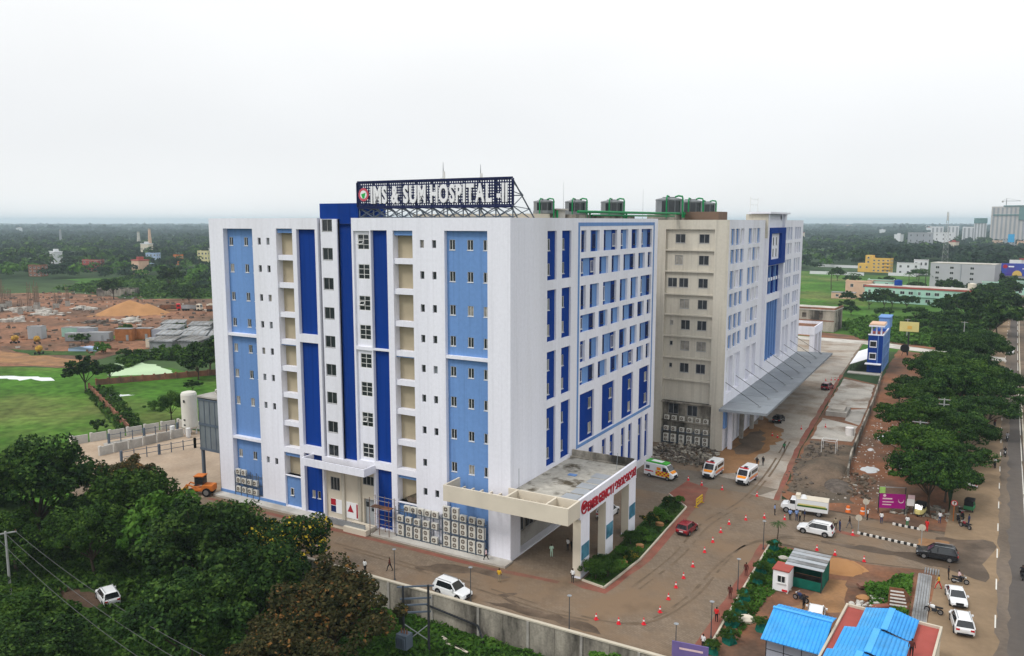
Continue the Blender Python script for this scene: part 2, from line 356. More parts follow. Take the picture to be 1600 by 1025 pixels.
# paver material: interlocking blocks, dusty
def paver(name, c1, c2, mortar, dust, rot=0.3):
    m = mat(name, c1, .9, .10, .25, micro=.05); t = m.node_tree; L = t.links.new; b = t.nodes['Principled BSDF']
    src = b.inputs['Base Color'].links[0].from_socket
    g = t.nodes.new('ShaderNodeNewGeometry'); mp = t.nodes.new('ShaderNodeMapping'); mp.inputs['Rotation'].default_value = (0, 0, rot); L(g.outputs['Position'], mp.inputs[0])
    br = t.nodes.new('ShaderNodeTexBrick'); br.inputs['Scale'].default_value = 1; br.inputs['Brick Width'].default_value = .5; br.inputs['Row Height'].default_value = .28; br.inputs['Mortar Size'].default_value = .02
    br.inputs['Color1'].default_value = (1.12, 1.12, 1.12, 1); br.inputs['Color2'].default_value = (.88, .88, .88, 1); br.inputs['Mortar'].default_value = (*mortar, 1); L(mp.outputs[0], br.inputs[0])
    mi = t.nodes.new('ShaderNodeMix'); mi.data_type = 'RGBA'; mi.blend_type = 'MULTIPLY'; mi.inputs[0].default_value = 1; L(src, mi.inputs[6]); L(br.outputs[0], mi.inputs[7])
    n2 = t.nodes.new('ShaderNodeTexNoise'); n2.inputs['Scale'].default_value = .09; n2.inputs['Detail'].default_value = 7; n2.inputs['Roughness'].default_value = .6; L(g.outputs['Position'], n2.inputs[0])
    mr = t.nodes.new('ShaderNodeMapRange'); mr.inputs[1].default_value = .45; mr.inputs[2].default_value = .62; L(n2.outputs[0], mr.inputs[0])
    md = t.nodes.new('ShaderNodeMix'); md.data_type = 'RGBA'; L(mr.outputs[0], md.inputs[0]); L(mi.outputs[2], md.inputs[6]); md.inputs[7].default_value = (*dust, 1)
    n3 = t.nodes.new('ShaderNodeTexNoise'); n3.inputs['Scale'].default_value = .16; n3.inputs['Detail'].default_value = 8; n3.inputs['Roughness'].default_value = .68; L(g.outputs['Position'], n3.inputs[0])
    mr3 = t.nodes.new('ShaderNodeMapRange'); mr3.inputs[1].default_value = .53; mr3.inputs[2].default_value = .70; mr3.inputs[4].default_value = .45; L(n3.outputs[0], mr3.inputs[0])
    ms = t.nodes.new('ShaderNodeMix'); ms.data_type = 'RGBA'; L(mr3.outputs[0], ms.inputs[0]); L(md.outputs[2], ms.inputs[6]); ms.inputs[7].default_value = (.11, .078, .052, 1)
    L(ms.outputs[2], b.inputs['Base Color']); return m
paver('pavers', (.195, .150, .110), None, (.72, .72, .72), (.205, .142, .092))
paver('pavers_grey', (.175, .15, .122), None, (.75, .75, .75), (.17, .135, .10), 0)

sheet('paved_yard', [(-78, -12.0), (26.9, -12.0), (26.0, 22.6), (25.0, 36), (24.0, 41), (21.6, 68), (20, 110), (18.4, 150), (16.5, 214), (-12, 214), (-12, 60), (-60, 60), (-60, 12), (-78, 8)], 0, 'pavers')
sheet('wing_road', [(9.6, 41.5), (23.3, 39.2), (20.9, 68), (19.2, 110), (17.7, 150), (16, 213), (-5, 213), (9.5, 130)], .004, 'drive_concrete', 4, .25, 3)
sheet('apron', [(-2, 34), (9, 33.4), (13.2, 39.3), (21, 40), (22.8, 44), (9.6, 47), (-.5, 44)], .008, 'pavers_grey', 3, .3, 4)
sheet('soil_patch', [(9.6, 52), (13, 47.5), (17.5, 50), (17.2, 56), (15.8, 62), (17.3, 70), (16.6, 80), (13.5, 86), (10.5, 92), (9.6, 80)], .012, 'orange_soil', 1.5, .8, 5)
sheet('soil_patch', [(12.2, 60), (14.8, 63), (14.4, 74), (11.8, 80), (10.2, 70)], .016, 'brown_soil', 1.5, .8, 15)
sheet('wet_patch', [(-9.5, -6.9), (-6.5, -4.2), (-4.2, -3.9), (-2.5, -3.1), (2.2, -3.6), (1.2, -4.8), (-2.3, -4.5), (-4.6, -6.1), (-8.4, -7.6)], .004, 'wet_mud', 1.0, .35, 6)
sheet('wet_patch', [(2, -10.4), (5, -9.3), (9, -9.1), (13, -9.0), (15.6, -9.4), (16.6, -10.5)], .004, 'wet_mud', 1.0, .3, 7)
sheet('wet_patch', [(3, -8.2), (4.6, -6.7), (4.9, -6.9), (4.2, -8.2), (6.6, -9.2), (6.2, -9.4)], .006, 'wet_mud', 1.0, .15, 8)
for nm, pl, z_, sd_ in [('red_paving', [(-51, -3.1), (-1, -3.1), (7.6, -2.4), (7.6, -1.6), (-1, -2.35), (-51, -2.35)], .006, 1),
        ('red_paving', [(8.4, -1.4), (10.6, -2.0), (13.4, -2.0), (14.7, 9), (14.1, 29.5), (14.4, 33), (13.2, 39.3), (9.2, 41), (8.6, 33.4), (12.9, 29.2), (13.6, 8.3), (12.9, -.9), (9.9, -.3)], .010, 2),
        ('red_paving', [(25.4, -11.5), (26.6, -11.5), (26.2, 21), (25.3, 21)], .006, 3), ('red_paving', [(23.2, 38.8), (24.0, 39), (21.7, 68), (20.1, 110), (18.5, 150), (17.7, 150), (19.2, 110), (20.8, 68)], .012, 4),
        ('red_paving', [(33.2, 31.0), (36.2, 30.5), (36.0, 29.6), (33.2, 29.9)], .020, 5)]:
    sheet(nm, pl, z_, 'red_paving', 2.5, .12, sd_)
# entrance road to the highway, and the highway itself
def xe(y): return 54.45 + .029 * y + .000022 * y * y if y > -50 else 53 + .01 * (y + 50)
sheet('entrance_road', [(24.5, 40), (30.5, 38), (40, 36.9), (46.5, 36.2), (50, 40), (50, 20), (47.5, 23.6), (43, 22.6), (38, 21.6), (32, 22.0), (25.9, 22.6)], .014, 'pavers', 3, .15, 9)
yy = list(range(-140, 1000, 20))
sheet('highway', [(xe(y) - 2.9, y) for y in yy] + [(xe(y), y) for y in reversed(yy)], .022, 'asphalt')
sheet('road_shoulder', [(xe(y) - 9.6, y) for y in yy] + [(xe(y) - 2.88, y) for y in reversed(yy)], .018, 'road_dust', 0)
sheet('highway', [(xe(y) + 2.6, y) for y in yy] + [(xe(y) + 11, y) for y in reversed(yy)], .022, 'asphalt')
sheet('wet_patch', [(47.2, 24.0), (50.5, 22.5), (50.9, 25), (50.2, 28), (51.0, 31), (51.5, 33), (51.9, 35), (51.5, 36.6), (50.4, 36.9), (49.4, 36.2), (47.5, 35.2), (45, 34.8), (43.5, 31), (44.5, 28.6), (40.5, 26.8), (36.5, 27), (36, 26.2), (42, 25.2)], .027, 'wet_mud', 1.2, .35, 10)
sheet('wet_patch', [(32, 25.4), (38, 25.1), (43, 25.7), (43, 26.3), (37, 26.2), (32, 26.1)], .026, 'wet_mud', 1.2, .2, 30)
sheet('soil_patch', [(42.8, 30.6), (47.2, 31.5), (46.5, 33.8), (43.4, 33.6)], .031, 'orange_soil', 1.0, .3, 11)
mb = MB()
for y in yy[:-1]:
    mb.box(xe(y) + .25, xe(y) + 2.4, y, y + 20, 0, .12)
kind(mb.build('median_strip', 'brown_soil'), 'structure')
md = kind(MB().box(0, .2, 0, 1, 0, 1).build('road_kerb', 'kerb_cream'), 'structure')
me_ = MB()
for y in yy[:-1]:
    me_.poly([(xe(y), y, 0), (xe(y) + .25, y, 0), (xe(y) + .25, y, .22), (xe(y), y, .22)]).poly([(xe(y), y, .22), (xe(y) + .25, y, .22), (xe(y + 20) + .25, y + 20, .22), (xe(y + 20), y + 20, .22)]).poly([(xe(y), y, 0), (xe(y), y, .22), (xe(y + 20), y + 20, .22), (xe(y + 20), y + 20, 0)])
md.data = bpy.data.meshes.new('road_kerb'); md.data.from_pydata(me_.v, [], me_.f); md.data.materials.append(MATS['kerb_cream'])
marks = MB()
for k in range(-12, 70):
    y = 32.7 - 10.15 * k
    y = 32.7 + 10.15 * (k - 5)
    x = xe(y) - 3.6
    marks.poly([(x - .07, y - 1.6, .0), (x + .07, y - 1.6, .0), (x + .07 + .09, y + 1.6, 0), (x - .07 + .09, y + 1.6, 0)])
sheet('road_edge', [(xe(y) - 3.45, y) for y in yy[4:22]] + [(xe(y) - 2.3, y) for y in reversed(yy[4:22])], .026, mat('asphalt_dusty', (.165, .130, .098), .95, .2, .2, stretch=(1, .3, 1), col2=(.12, .10, .085), micro=.1), 2.0, .32, 44)
kind(marks.build('lane_marking', 'line_white', loc=(0, 0, .034)), 'structure')
mb = MB()
for y in yy[:-1]:
    mb.poly([(xe(y) - .42, y, .03), (xe(y) - .28, y, .03), (xe(y + 20) - .28, y + 20, .03), (xe(y + 20) - .42, y + 20, .03)])
kind(mb.build('edge_line', 'line_white'), 'structure')
def track(pts, w_, z, m='tyre_dark', name='tyre_track'):
    P = [Vector((*p, 0)) for p in pts]; Q = []
    for k in range(len(P) - 1):
        p0, p1, p2, p3 = P[max(k - 1, 0)], P[k], P[k + 1], P[min(k + 2, len(P) - 1)]
        for t_ in np.linspace(0, 1, 8, endpoint=False): Q.append(.5 * ((2 * p1) + (p2 - p0) * t_ + (2 * p0 - 5 * p1 + 4 * p2 - p3) * t_ ** 2 + (3 * p1 - p0 - 3 * p2 + p3) * t_ ** 3))
    Q.append(P[-1]); b = MB(); n = len(Q); rr = random.Random(int(pts[0][0] * 7 + pts[0][1]))
    for k, q in enumerate(Q):
        d = (Q[min(k + 1, n - 1)] - Q[max(k - 1, 0)]).normalized(); s = Vector((-d.y, d.x, 0)) * w_ * rr.uniform(.25, .6); b.v += [tuple(q + s + Vector((0, 0, z))), tuple(q - s + Vector((0, 0, z)))]
    for k in range(n - 1):
        if rr.random() < .82: b.f.append((2 * k, 2 * k + 1, 2 * k + 3, 2 * k + 2)); b.m.append(0)
    kind(b.build(name, m), 'structure')
for o_ in (0, 1.5):
    track([(36, 25.6 + o_ * .7), (29, 25 + o_ * .5), (24, 20 + o_ * .3), (22.3 + o_ * .4, 12), (21.6 + o_ * .5, 2), (19 + o_ * .3, -6.2), (12, -8.0 - o_ * .5), (0, -7.2 - o_ * .6), (-14, -6.4 - o_ * .5), (-30, -6 - o_ * .4)], .34, .0205)
    track([(15.4 + o_ * .6, 1), (16.6 + o_ * .7, 12), (16.6 + o_ * .8, 24), (19 + o_ * .5, 36), (19.4 + o_ * .5, 52), (18.2 + o_ * .5, 75)], .3, .0215)
    track([(30, 33 + o_ * .3), (37, 33.6 + o_ * .4), (46, 32.4 + o_ * .5)], .3, .0235)
# cross road behind the hospital
sheet('back_road', [(-60, 214), (16, 213), (27, 206.5), (47, 199.5), (58, 196), (60, 203), (40, 209), (20, 221), (-60, 224)], .02, 'concrete_pale', 6, .4, 12)
sheet('dirt_verge', [(-14, 224), (24, 220.5), (30, 214.5), (40, 210), (40, 222), (24, 229), (-14, 240)], .015, 'red_soil', 4, .8, 13)
mat('slab_mottled', (.42, .395, .355), .9, .16, .3, col2=(.20, .16, .125), c2lo=.5, c2hi=.64, micro=.1)
# strips between hospital drive and the highway
sheet('dirt_ground', [(23.9, 41.5), (26, 38.8), (44, 37.2), (46.4, 37.5), (46, 60), (49, 120), (52, 190), (44, 198), (28, 204), (28, 140), (19, 147), (20.4, 110), (21.9, 68)], .01, 'red_soil', 4, .3, 14)
sheet('mud_patch', [(24.2, 44), (30.6, 41.5), (34, 43), (32.5, 50), (31, 60), (30.3, 76), (22.3, 76.5), (22.6, 62)], .016, 'brown_soil', 1.6, .5, 16)
sheet('concrete_slab', [(22.1, 77.5), (29.2, 79), (28.8, 92), (21.4, 96)], .03, 'slab_mottled', 2.5, .2, 17)
sheet('concrete_slab', [(20.6, 108), (28.6, 110), (27.3, 139), (19.4, 144)], .03, 'slab_mottled', 2.5, .25, 18)
sheet('concrete_slab', [(25.8, 96), (28.9, 93), (28.7, 109.5), (25.6, 107)], .027, 'concrete', 2.5, .2, 19)
for (x, y, a_, b_, s_) in ((34.2, 62, 1.5, 2.2, 1), (33.8, 84.8, .8, 2.4, 2), (32.9, 75, .5, 1.2, 3)):
    pl = [(x + a_ * math.cos(t) * random.uniform(.75, 1.15), y + b_ * math.sin(t) * random.uniform(.75, 1.15)) for t in np.linspace(0, 2 * math.pi, 18, endpoint=False)]
    sheet('puddle', pl, .022, 'puddle_water')
# dirt lot with sheds, right foreground
sheet('dirt_ground', [(26.9, -12), (47, -12), (49, 6), (48, 20), (44.5, 22.8), (38, 21.2), (32, 21.7), (26.4, 21.6)], .008, 'red_soil', 3, .25, 20)
sheet('soil_patch', [(33.5, 15.5), (37, 16.5), (38.5, 19), (36.5, 21.2), (32.6, 21.0)], .014, 'sand', 1, .3, 21)
sheet('soil_patch', [(32, 4), (37, 6.5), (36.5, 15), (34.6, 14.5), (33.4, 9)], .012, 'orange_soil', 1, .3, 22)
sheet('verge', [(26.7, 8), (31, 12), (31.2, 19.8), (26.6, 20.8)], .014, 'scrub', 1, .4, 23)
# left: compound yard, field, ponds, construction site
sheet('compound_yard', [(-97, 4.5), (-78.5, -7), (-52, -4), (-51.5, 22), (-91, 23)], .012, 'yard_sand', 3, .2, 24)
sheet('yard_paving', [(-93, 8), (-86, 4), (-84, 19), (-90, 21)], .018, 'concrete', 3, .1, 34)
sheet('field', [(-420, -60), (-64, -16), (-98, 5), (-91, 23.5), (-70, 24), (-60, 60), (-132, 64), (-150, 66), (-166, 54), (-196, 42), (-300, 20), (-420, 0)], .0, 'field_grass', 5, .8, 25)
sheet('construction_ground', [(-440, 30), (-196, 42), (-171, 53), (-181, 66), (-186, 86), (-215, 125), (-231, 148), (-220, 260), (-305, 215), (-345, 190), (-411, 197), (-470, 150)], .02, 'site_soil', 8, 3, 26)
sheet('grass_strip', [(-238, 92), (-224, 98), (-205, 106), (-200, 99), (-214, 92), (-230, 86)], .05, 'field_grass', 4, 1, 27)
sheet('grass_strip', [(-226, 62), (-205, 68), (-196, 75), (-188, 68), (-205, 58)], .05, 'scrub', 4, 1, 28)
sheet('site_track', [(-260, 74), (-222, 58), (-178, 62), (-172, 54), (-200, 46), (-270, 40)], .04, 'orange_soil', 5, 1.2, 29)
sheet('pond', [(-185, 29), (-176, 37), (-165, 40.5), (-160, 38.6), (-162.5, 36.6), (-168, 37), (-168, 34), (-174, 34), (-181, 28)], .03, 'pond_white', 2, .6, 31)
sheet('pond', [(-153, 49.5), (-140.5, 60.5), (-148, 63.8), (-158, 67.5), (-166, 66.5), (-170, 62), (-160, 60.5), (-158, 53)], .03, 'algae', 2, .6, 32)
sheet('pond', [(-131, 36), (-126, 38), (-128, 34), (-132.5, 33.5)], .03, 'pond_white', 1, .4, 33)
sheet('field', [(-345, 192), (-220, 262), (-150, 330), (-480, 330), (-520, 262)], .03, 'meadow', 8, 3, 35)
sheet('field', [(-60, 225), (-14, 242), (12, 262), (-2, 420), (-30, 600), (-95, 640), (-130, 420)], .03, 'field_grass', 8, 2, 36)
# distant low ridges on the horizon
def ridge(name, dist, az0, az1, h, seed, m='far_green'):
    rnd = np.random.default_rng(seed); n = 90; A = np.radians(np.linspace(az0, az1, n)); ph = rnd.uniform(0, 6, 6)
    prof = h * (.55 + .45 * sum(np.sin(A * f_ + p_) / (k_ + 1) for k_, (f_, p_) in enumerate(zip((9, 17, 31, 53, 90, 140), ph))) / 1.6) * np.sin(np.linspace(0, math.pi, n)) ** .35
    V = []
    for k in range(n):
        for d_, zz in ((dist, -1), (dist + 250, max(prof[k], 1)), (dist + 900, -1)): V.append((46 + d_ * math.sin(A[k]), -81 + d_ * math.cos(A[k]), zz))
    F = [(3 * k + q, 3 * k + q + 3, 3 * k + q + 4, 3 * k + q + 1) for k in range(n - 1) for q in (0, 1)]
    kind(link(name, npmesh(name, V, F, m, smooth=True)), 'structure')
ridge('hills', 9000, -75, -22, 38, 3); ridge('hills', 6500, -70, -40, 22, 4); ridge('hills', 7500, -14, 12, 26, 5); ridge('hills', 5200, -75, 15, 15, 6)
# ================================================================ facades and windows
class Face:
    def __init__(s, org, rz): s.o = Vector(org); s.rz = rz; s.c, s.s = math.cos(rz), math.sin(rz)
    def P(s, u, d, z): return (s.o.x + u * s.c - d * s.s, s.o.y + u * s.s + d * s.c, s.o.z + z)
    def box(s, mb, u0, u1, d0, d1, z0, z1, mi=0):
        i0 = len(mb.v); mb.box(u0, u1, d0, d1, z0, z1, mi)
        for k in range(i0, len(mb.v)): mb.v[k] = s.P(*mb.v[k])
        return mb
def facade(mb, fc, u0, u1, z0, z1, ops, d=0, mi=0):
    """wall front at depth d with recessed openings (a, b, c, e, depth); only front faces and reveals"""
    us = sorted(set([u0, u1] + [v for o in ops for v in o[:2] if u0 < v < u1])); zs = sorted(set([z0, z1] + [v for o in ops for v in o[2:4] if z0 < v < z1]))
    def hit(a, b):
        for k, o in enumerate(ops):
            if o[0] < a < o[1] and o[2] < b < o[3]: return k
        return -1
    g = [[hit((us[i] + us[i + 1]) / 2, (zs[j] + zs[j + 1]) / 2) for j in range(len(zs) - 1)] for i in range(len(us) - 1)]
    for i in range(len(us) - 1):
        j = 0
        while j < len(zs) - 1:
            if g[i][j] < 0:
                k = j
                while k + 1 < len(zs) - 1 and g[i][k + 1] < 0: k += 1
                mb.poly([fc.P(us[i], d, zs[j]), fc.P(us[i + 1], d, zs[j]), fc.P(us[i + 1], d, zs[k + 1]), fc.P(us[i], d, zs[k + 1])], mi); j = k + 1
            else: j += 1
    for (a, b, c, e_, dp) in ops:
        a_, b_, c_, e2 = max(a, u0), min(b, u1), max(c, z0), min(e_, z1)
        if a > u0: mb.poly([fc.P(a_, d, c_), fc.P(a_, d, e2), fc.P(a_, d + dp, e2), fc.P(a_, d + dp, c_)], mi)
        if b < u1: mb.poly([fc.P(b_, d, e2), fc.P(b_, d, c_), fc.P(b_, d + dp, c_), fc.P(b_, d + dp, e2)], mi)
        if c > z0: mb.poly([fc.P(b_, d, c_), fc.P(a_, d, c_), fc.P(a_, d + dp, c_), fc.P(b_, d + dp, c_)], mi)
        if e_ < z1: mb.poly([fc.P(a_, d, e2), fc.P(b_, d, e2), fc.P(b_, d + dp, e2), fc.P(a_, d + dp, e2)], mi)
    return mb
WM = {}
def wmesh(w, h, style, fm, gm):
    k = (round(w, 2), round(h, 2), style, fm, gm)
    if k in WM: return WM[k]
    t = .055 if w < 1 else .07; f = MB(); x, z = w / 2, h / 2
    f.box(-x, x, -.03, .09, -z, -z + t); f.box(-x, x, -.03, .09, z - t, z); f.box(-x, -x + t, -.03, .09, -z + t, z - t); f.box(x - t, x, -.03, .09, -z + t, z - t)
    if style in ('two', 'grid'): f.box(-t / 2, t / 2, -.02, .08, -z + t, z - t)
    if style == 'grid':
        for q in (-1, 1): f.box(-x + t, x - t, -.025, .075, q * z * .36 - .03, q * z * .36 + .03)
    if style == 'three':
        for q in (-1, 1): f.box(q * x * .34 - t / 2, q * x * .34 + t / 2, -.02, .08, -z + t, z - t)
    if style in ('two', 'plain') and w < 1.9: f.box(-x - .04, x + .04, -.13, .02, -z - .07, -z - .002)
    p = MB().box(-x + t * .5, x - t * .5, .03, .05, -z + t * .5, z - t * .5)
    fo = bpy.data.meshes.new('window'); fo.from_pydata(f.v, [], f.f); fo.materials.append(MATS[fm])
    po = bpy.data.meshes.new('pane'); po.from_pydata(p.v, [], p.f); po.materials.append(MATS[gm])
    WM[k] = (fo, po); return WM[k]
mat('curtain_pane', (.26, .245, .215), .4, .3, 1.5, spec=.4)
WGL = ['glass_dark'] * 6 + ['glass_grey', 'curtain_pane']
def win(par, fc, u, z, w, h, d, style='two', fm='frame_white', gm=None, base=None):
    gm = gm or random.choice(WGL)
    fo, po = wmesh(w, h, style, fm, gm); p = Vector(fc.P(u, d, z)) - Vector(par.location)
    o = link('window', fo, par, p, fc.rz); link('pane', po, o)
    if style == 'grid':                                  # a tilted-open sash
        r_ = random.random()
        if r_ < .75:
            s = link('sash', wmesh(w * .44, h * .26, 'plain', fm, 'glass_grey')[0], o, (random.choice((-1, 1)) * w * .22, -.12, random.choice((0, -.02)) * h)); s.rotation_euler = (R(-28), 0, 0)
    return o
def op(u, z, w, h, dp=.16): return (u - w / 2, u + w / 2, z - h / 2, z + h / 2, dp)
ROW = [38.65, 34.78, 30.64, 26.78, 22.95, 19.11, 14.96, 10.67, 6.79]

# ================================================================ main hospital block
HB = thing('hospital_block', 'large white hospital block with blue panels carrying the roof lettering', 'building', (-25, 25, 0))
def hb(mb, name, m, par=None):
    o = mb.build(name, m, par or HB)
    if par is None: o.location = (25, -25, 0)
    else: o.location = (25, -25, 0) if par.type == 'EMPTY' else (0, 0, 0)
    return o
LF = Face((0, 0, 0), 0); RF = Face((0, 0, 0), R(90)); TOP = 41.87
DP = 1.1
ops = [(-48.3, -42.3, .6, 40.4, .8), (-37.65, -34.57, 9.3, 40.45, DP), (-37.65, -34.57, 5.1, 8.5, DP), (-37.65, -34.57, .5, 5.0, .35), (-33.8, -30.4, 25.94, 40.37, .5), (-33.8, -30.4, 10.04, 24.8, .5), (-33.8, -30.4, .3, 8.92, .5),
       (-29.9, -24.0, 8.95, 50, .7), (-23.7, -20.97, 9.4, 40.2, .3), (-20.8, -18.15, 24.91, 40.3, .5), (-20.8, -18.15, 9.61, 24.66, .5), (-20.8, -18.15, .3, 8.6, .5),
       (-17.2, -14.1, 9.2, 40.28, DP), (-17.2, -14.1, 4.7, 8.4, DP), (-17.2, -14.1, .5, 4.6, .35), (-9.3, -3.15, .3, 40.3, .55), (-30.1, -21.2, .1, 8.0, .45)]
small = [(u, k) for u in (-40.96, -39.25) for k in (0, 1, 2, 3, 4, 5, 6, 8)] + [(u, k) for u in (-12.67, -10.83) for k in range(9) if not (u > -11 and k == 7)]
for u, k in small: ops.append(op(u, ROW[k], .62, .98, .3))
mb = facade(MB(), LF, -51.28, 0, 0, TOP, ops)
# parapet top, roof slab, far walls
mb.poly([(-51.28, 0, TOP), (-29.9, 0, TOP), (-29.9, .3, TOP), (-51.28, .3, TOP)]).poly([(-24, 0, TOP), (0, 0, TOP), (0, .3, TOP), (-24, .3, TOP)])
mb.poly([(-51.28, .3, TOP), (-29.9, .3, TOP), (-29.9, .3, 41.1), (-51.28, .3, 41.1)]).poly([(-24, .3, TOP), (0, .3, TOP), (0, .3, 41.1), (-24, .3, 41.1)])
mb.poly([(-51.28, 50, 0), (-51.28, 50, TOP), (-51.28, 0, TOP), (-51.28, 0, 0)]).poly([(0, 50.4, 0), (0, 50.4, TOP), (-51.28, 50.4, TOP), (-51.28, 50.4, 0)])
hb(mb, 'wall', 'white_paint')
hb(MB().poly([(-51.2, .3, 41.1), (-.3, .3, 41.1), (-.3, 50.3, 41.1), (-51.2, 50.3, 41.1)]), 'roof', 'roof_screed')
for u, k in small: win(HB, LF, u, ROW[k], .62, .98, .2, 'plain', 'frame_grey')
def panel(fc, u0, u1, z0, z1, d, m, wins, name='panel', frame='frame_white', par=None, adj=None):
    o_ = [op(w_[0], w_[1], w_[2], w_[3], .12) for w_ in wins]
    mb = facade(MB(), fc, u0, u1, z0, z1, o_, d); o = hb(mb, name, m) if par is None else mb.build(name, m, par, loc=adj)
    for w_ in wins: win(par or HB, fc, w_[0], w_[1], w_[2], w_[3], d + .08, w_[4] if len(w_) > 4 else 'two', frame)
    return o
panel(LF, -48.3, -42.3, .6, 40.4, .8, 'light_blue_paint', [(u, ROW[k] - .1, .78, 1.2) for u in (-47.55, -44.5, -42.85) for k in (0, 1, 2, 3, 4, 5, 6, 8)])
panel(LF, -9.3, -3.15, .3, 40.3, .55, 'light_blue_paint', [(u, ROW[k] - .05, .85, 1.25) for u in (-8.5, -5.9, -3.62) for k in range(9)])
for (a, b, zz) in ((-48.3, -42.3, 24.93), (-48.3, -42.3, 9.3), (-9.3, -3.15, 24.78)): hb(LF.box(MB(), a, b, .06, .8 if a < -20 else .55, zz - .2, zz + .2), 'ledge', 'white_paint')
for (a, b, c, e_) in [o for o in [(-33.8, -30.4, 25.94, 40.37), (-33.8, -30.4, 10.04, 24.8), (-33.8, -30.4, .3, 8.92), (-20.8, -18.15, 24.91, 40.3), (-20.8, -18.15, 9.61, 24.66), (-20.8, -18.15, .3, 8.6)]]:
    panel(LF, a, b, c, e_, .5, 'deep_blue_paint', [(-32.6, 2.9, .6, 1.1, 'plain'), (-31.6, 2.9, .6, 1.1, 'plain')] if (c < 1 and a < -30) else [])
# duct bays with floor slabs
for (a, b, lo, tp, zlo) in ((-37.65, -34.57, 5.1, 40.45, 9.3), (-17.2, -14.1, 4.7, 40.28, 9.2)):
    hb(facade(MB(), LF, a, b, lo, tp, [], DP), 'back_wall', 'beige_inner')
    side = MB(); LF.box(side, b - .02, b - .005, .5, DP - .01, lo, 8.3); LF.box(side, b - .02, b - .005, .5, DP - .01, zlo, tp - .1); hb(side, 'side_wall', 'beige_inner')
    for k in range(7):
        zz = ROW[k] - 2.22
        hb(LF.box(MB(), a + .002, b - .022, .22, DP - .02, zz - .36, zz + .36), 'floor_slab', 'white_paint')
    for zz in (tp - .32, 24.35, 8.2): hb(LF.box(MB(), a + .003, b - .023, .30, .62, zz - .28, zz + .28), 'beam', 'light_blue_paint')
    hb(facade(MB(), LF, a, b, .5, lo - .1, [], .35), 'panel', 'light_blue_paint')
    hb(LF.box(MB(), a + .004, b - .024, .35, DP - .02, lo - .1, lo), 'floor_slab', 'concrete')
win(HB, LF, -36.6, 2.6, .6, 1.1, .3, 'plain')
hb(LF.box(MB().poly([LF.P(-17.15, .6, 4.8), LF.P(-14.15, .6, 6.4), LF.P(-14.15, 1.05, 6.4), LF.P(-17.15, 1.05, 4.8)]), -16.0, -14.2, .55, .7, 4.72, 5.4), 'stair_flight', 'brown_soil')
# stair bay and blue tower
tw = MB(); LF.box(tw, -30.04, -23.4, .7, 6.5, 8.6, 43.8); hb(tw, 'stair_tower', 'deep_blue_paint')
st = [(-28.38, z, 1.8, 1.6, .16) for z in (40.9, 37.1, 33.1, 29.1, 25.2, 21.3, 17.4, 13.3, 9.95)]
stw = MB(); facade(stw, LF, -29.55, -26.65, 8.95, 41.75, [op(*s_[:4], .2) for s_ in st], .2)
LF.box(stw, -29.55, -26.65, .42, .69, 8.95, 41.74)
for sx in (-29.55, -26.65): stw.poly([LF.P(sx, .2, 8.95), LF.P(sx, .2, 41.75), LF.P(sx, .69, 41.75), LF.P(sx, .69, 8.95)])
hb(stw, 'stair_wall', 'white_paint')
for s_ in st: win(HB, LF, s_[0], s_[1], s_[2], s_[3], .32, 'two', 'frame_grey', 'glass_dark')
gz = [r + .13 for r in ROW[:8]]
mb = facade(MB(), LF, -23.7, -20.97, 9.4, 40.2, [op(-22.25, z, 1.9, 1.95, .15) for z in gz], .3); hb(mb, 'grille_wall', 'white_paint')
for z in gz: win(HB, LF, -22.25, z, 1.9, 1.95, .36, 'grid', 'frame_white', 'glass_dark')
hb(LF.box(MB(), -23.68, -20.99, .02, .3, 24.55, 25.0), 'ledge', 'white_paint')
# side entrance below the porch slab
ew = facade(MB(), LF, -30.1, -21.2, .1, 8.0, [op(-28.5, 5.1, 1.7, 1.9, .12), op(-22.5, 6.5, 2.0, 1.3, .12), (-23.4, -21.6, .1, 3.9, .5)], .45)
hb(ew, 'entrance_wall', 'cream_paint')
for u in (-26.9, -24.0): hb(LF.box(MB(), u - .25, u + .25, .2, .46, .12, 7.9), 'pilaster', 'beige_paint')
win(HB, LF, -28.5, 5.1, 1.7, 1.9, .5, 'three', 'frame_grey', 'glass_dark'); win(HB, LF, -22.5, 6.5, 2.0, 1.3, .5, 'three', 'frame_grey', 'glass_dark')
dr = hb(LF.box(MB(), -23.38, -21.62, .82, .9, .12, 3.88), 'door', 'sheet_grey'); 
for u, z in ((-23.0, 3.0), (-22.1, 2.5)): hb(LF.box(MB(), u - .25, u + .25, .78, .83, z - .35, z + .35), 'pane', 'glass_dark', dr)
bd = hb(LF.box(MB(), -29.3, -27.3, .38, .44, .9, 2.9), 'notice_board', 'white_paint_bright'); hb(LF.box(MB(), -29.3, -28.4, .35, .37, 2.0, 2.9), 'panel', 'sign_red', bd); hb(LF.box(MB(), -29.3, -28.4, .35, .37, 1.0, 1.9), 'panel', 'navy_paint', bd)
bd = hb(LF.box(MB(), -26.5, -24.4, .38, .44, .6, 2.9), 'notice_board', 'white_paint_bright')
tr_ = MB().poly([LF.P(-26.3, .36, 1.5), LF.P(-25.2, .36, 1.5), LF.P(-25.75, .36, 2.6)]); hb(tr_, 'triangle', 'sign_red', bd); hb(LF.box(MB(), -24.7, -24.45, .355, .37, .8, 2.8), 'panel', 'sign_red', bd)
pm = MB(); u0, u1 = -32.1, -20.9
LF.box(pm, u0, u1, -2.3, 0, 8.0, 8.2); LF.box(pm, u0, u1, -2.3, -2.1, 8.2, 9.05); LF.box(pm, u0, u0 + .2, -2.1, 0, 8.2, 9.05); LF.box(pm, u1 - .2, u1, -2.1, 0, 8.2, 9.05)
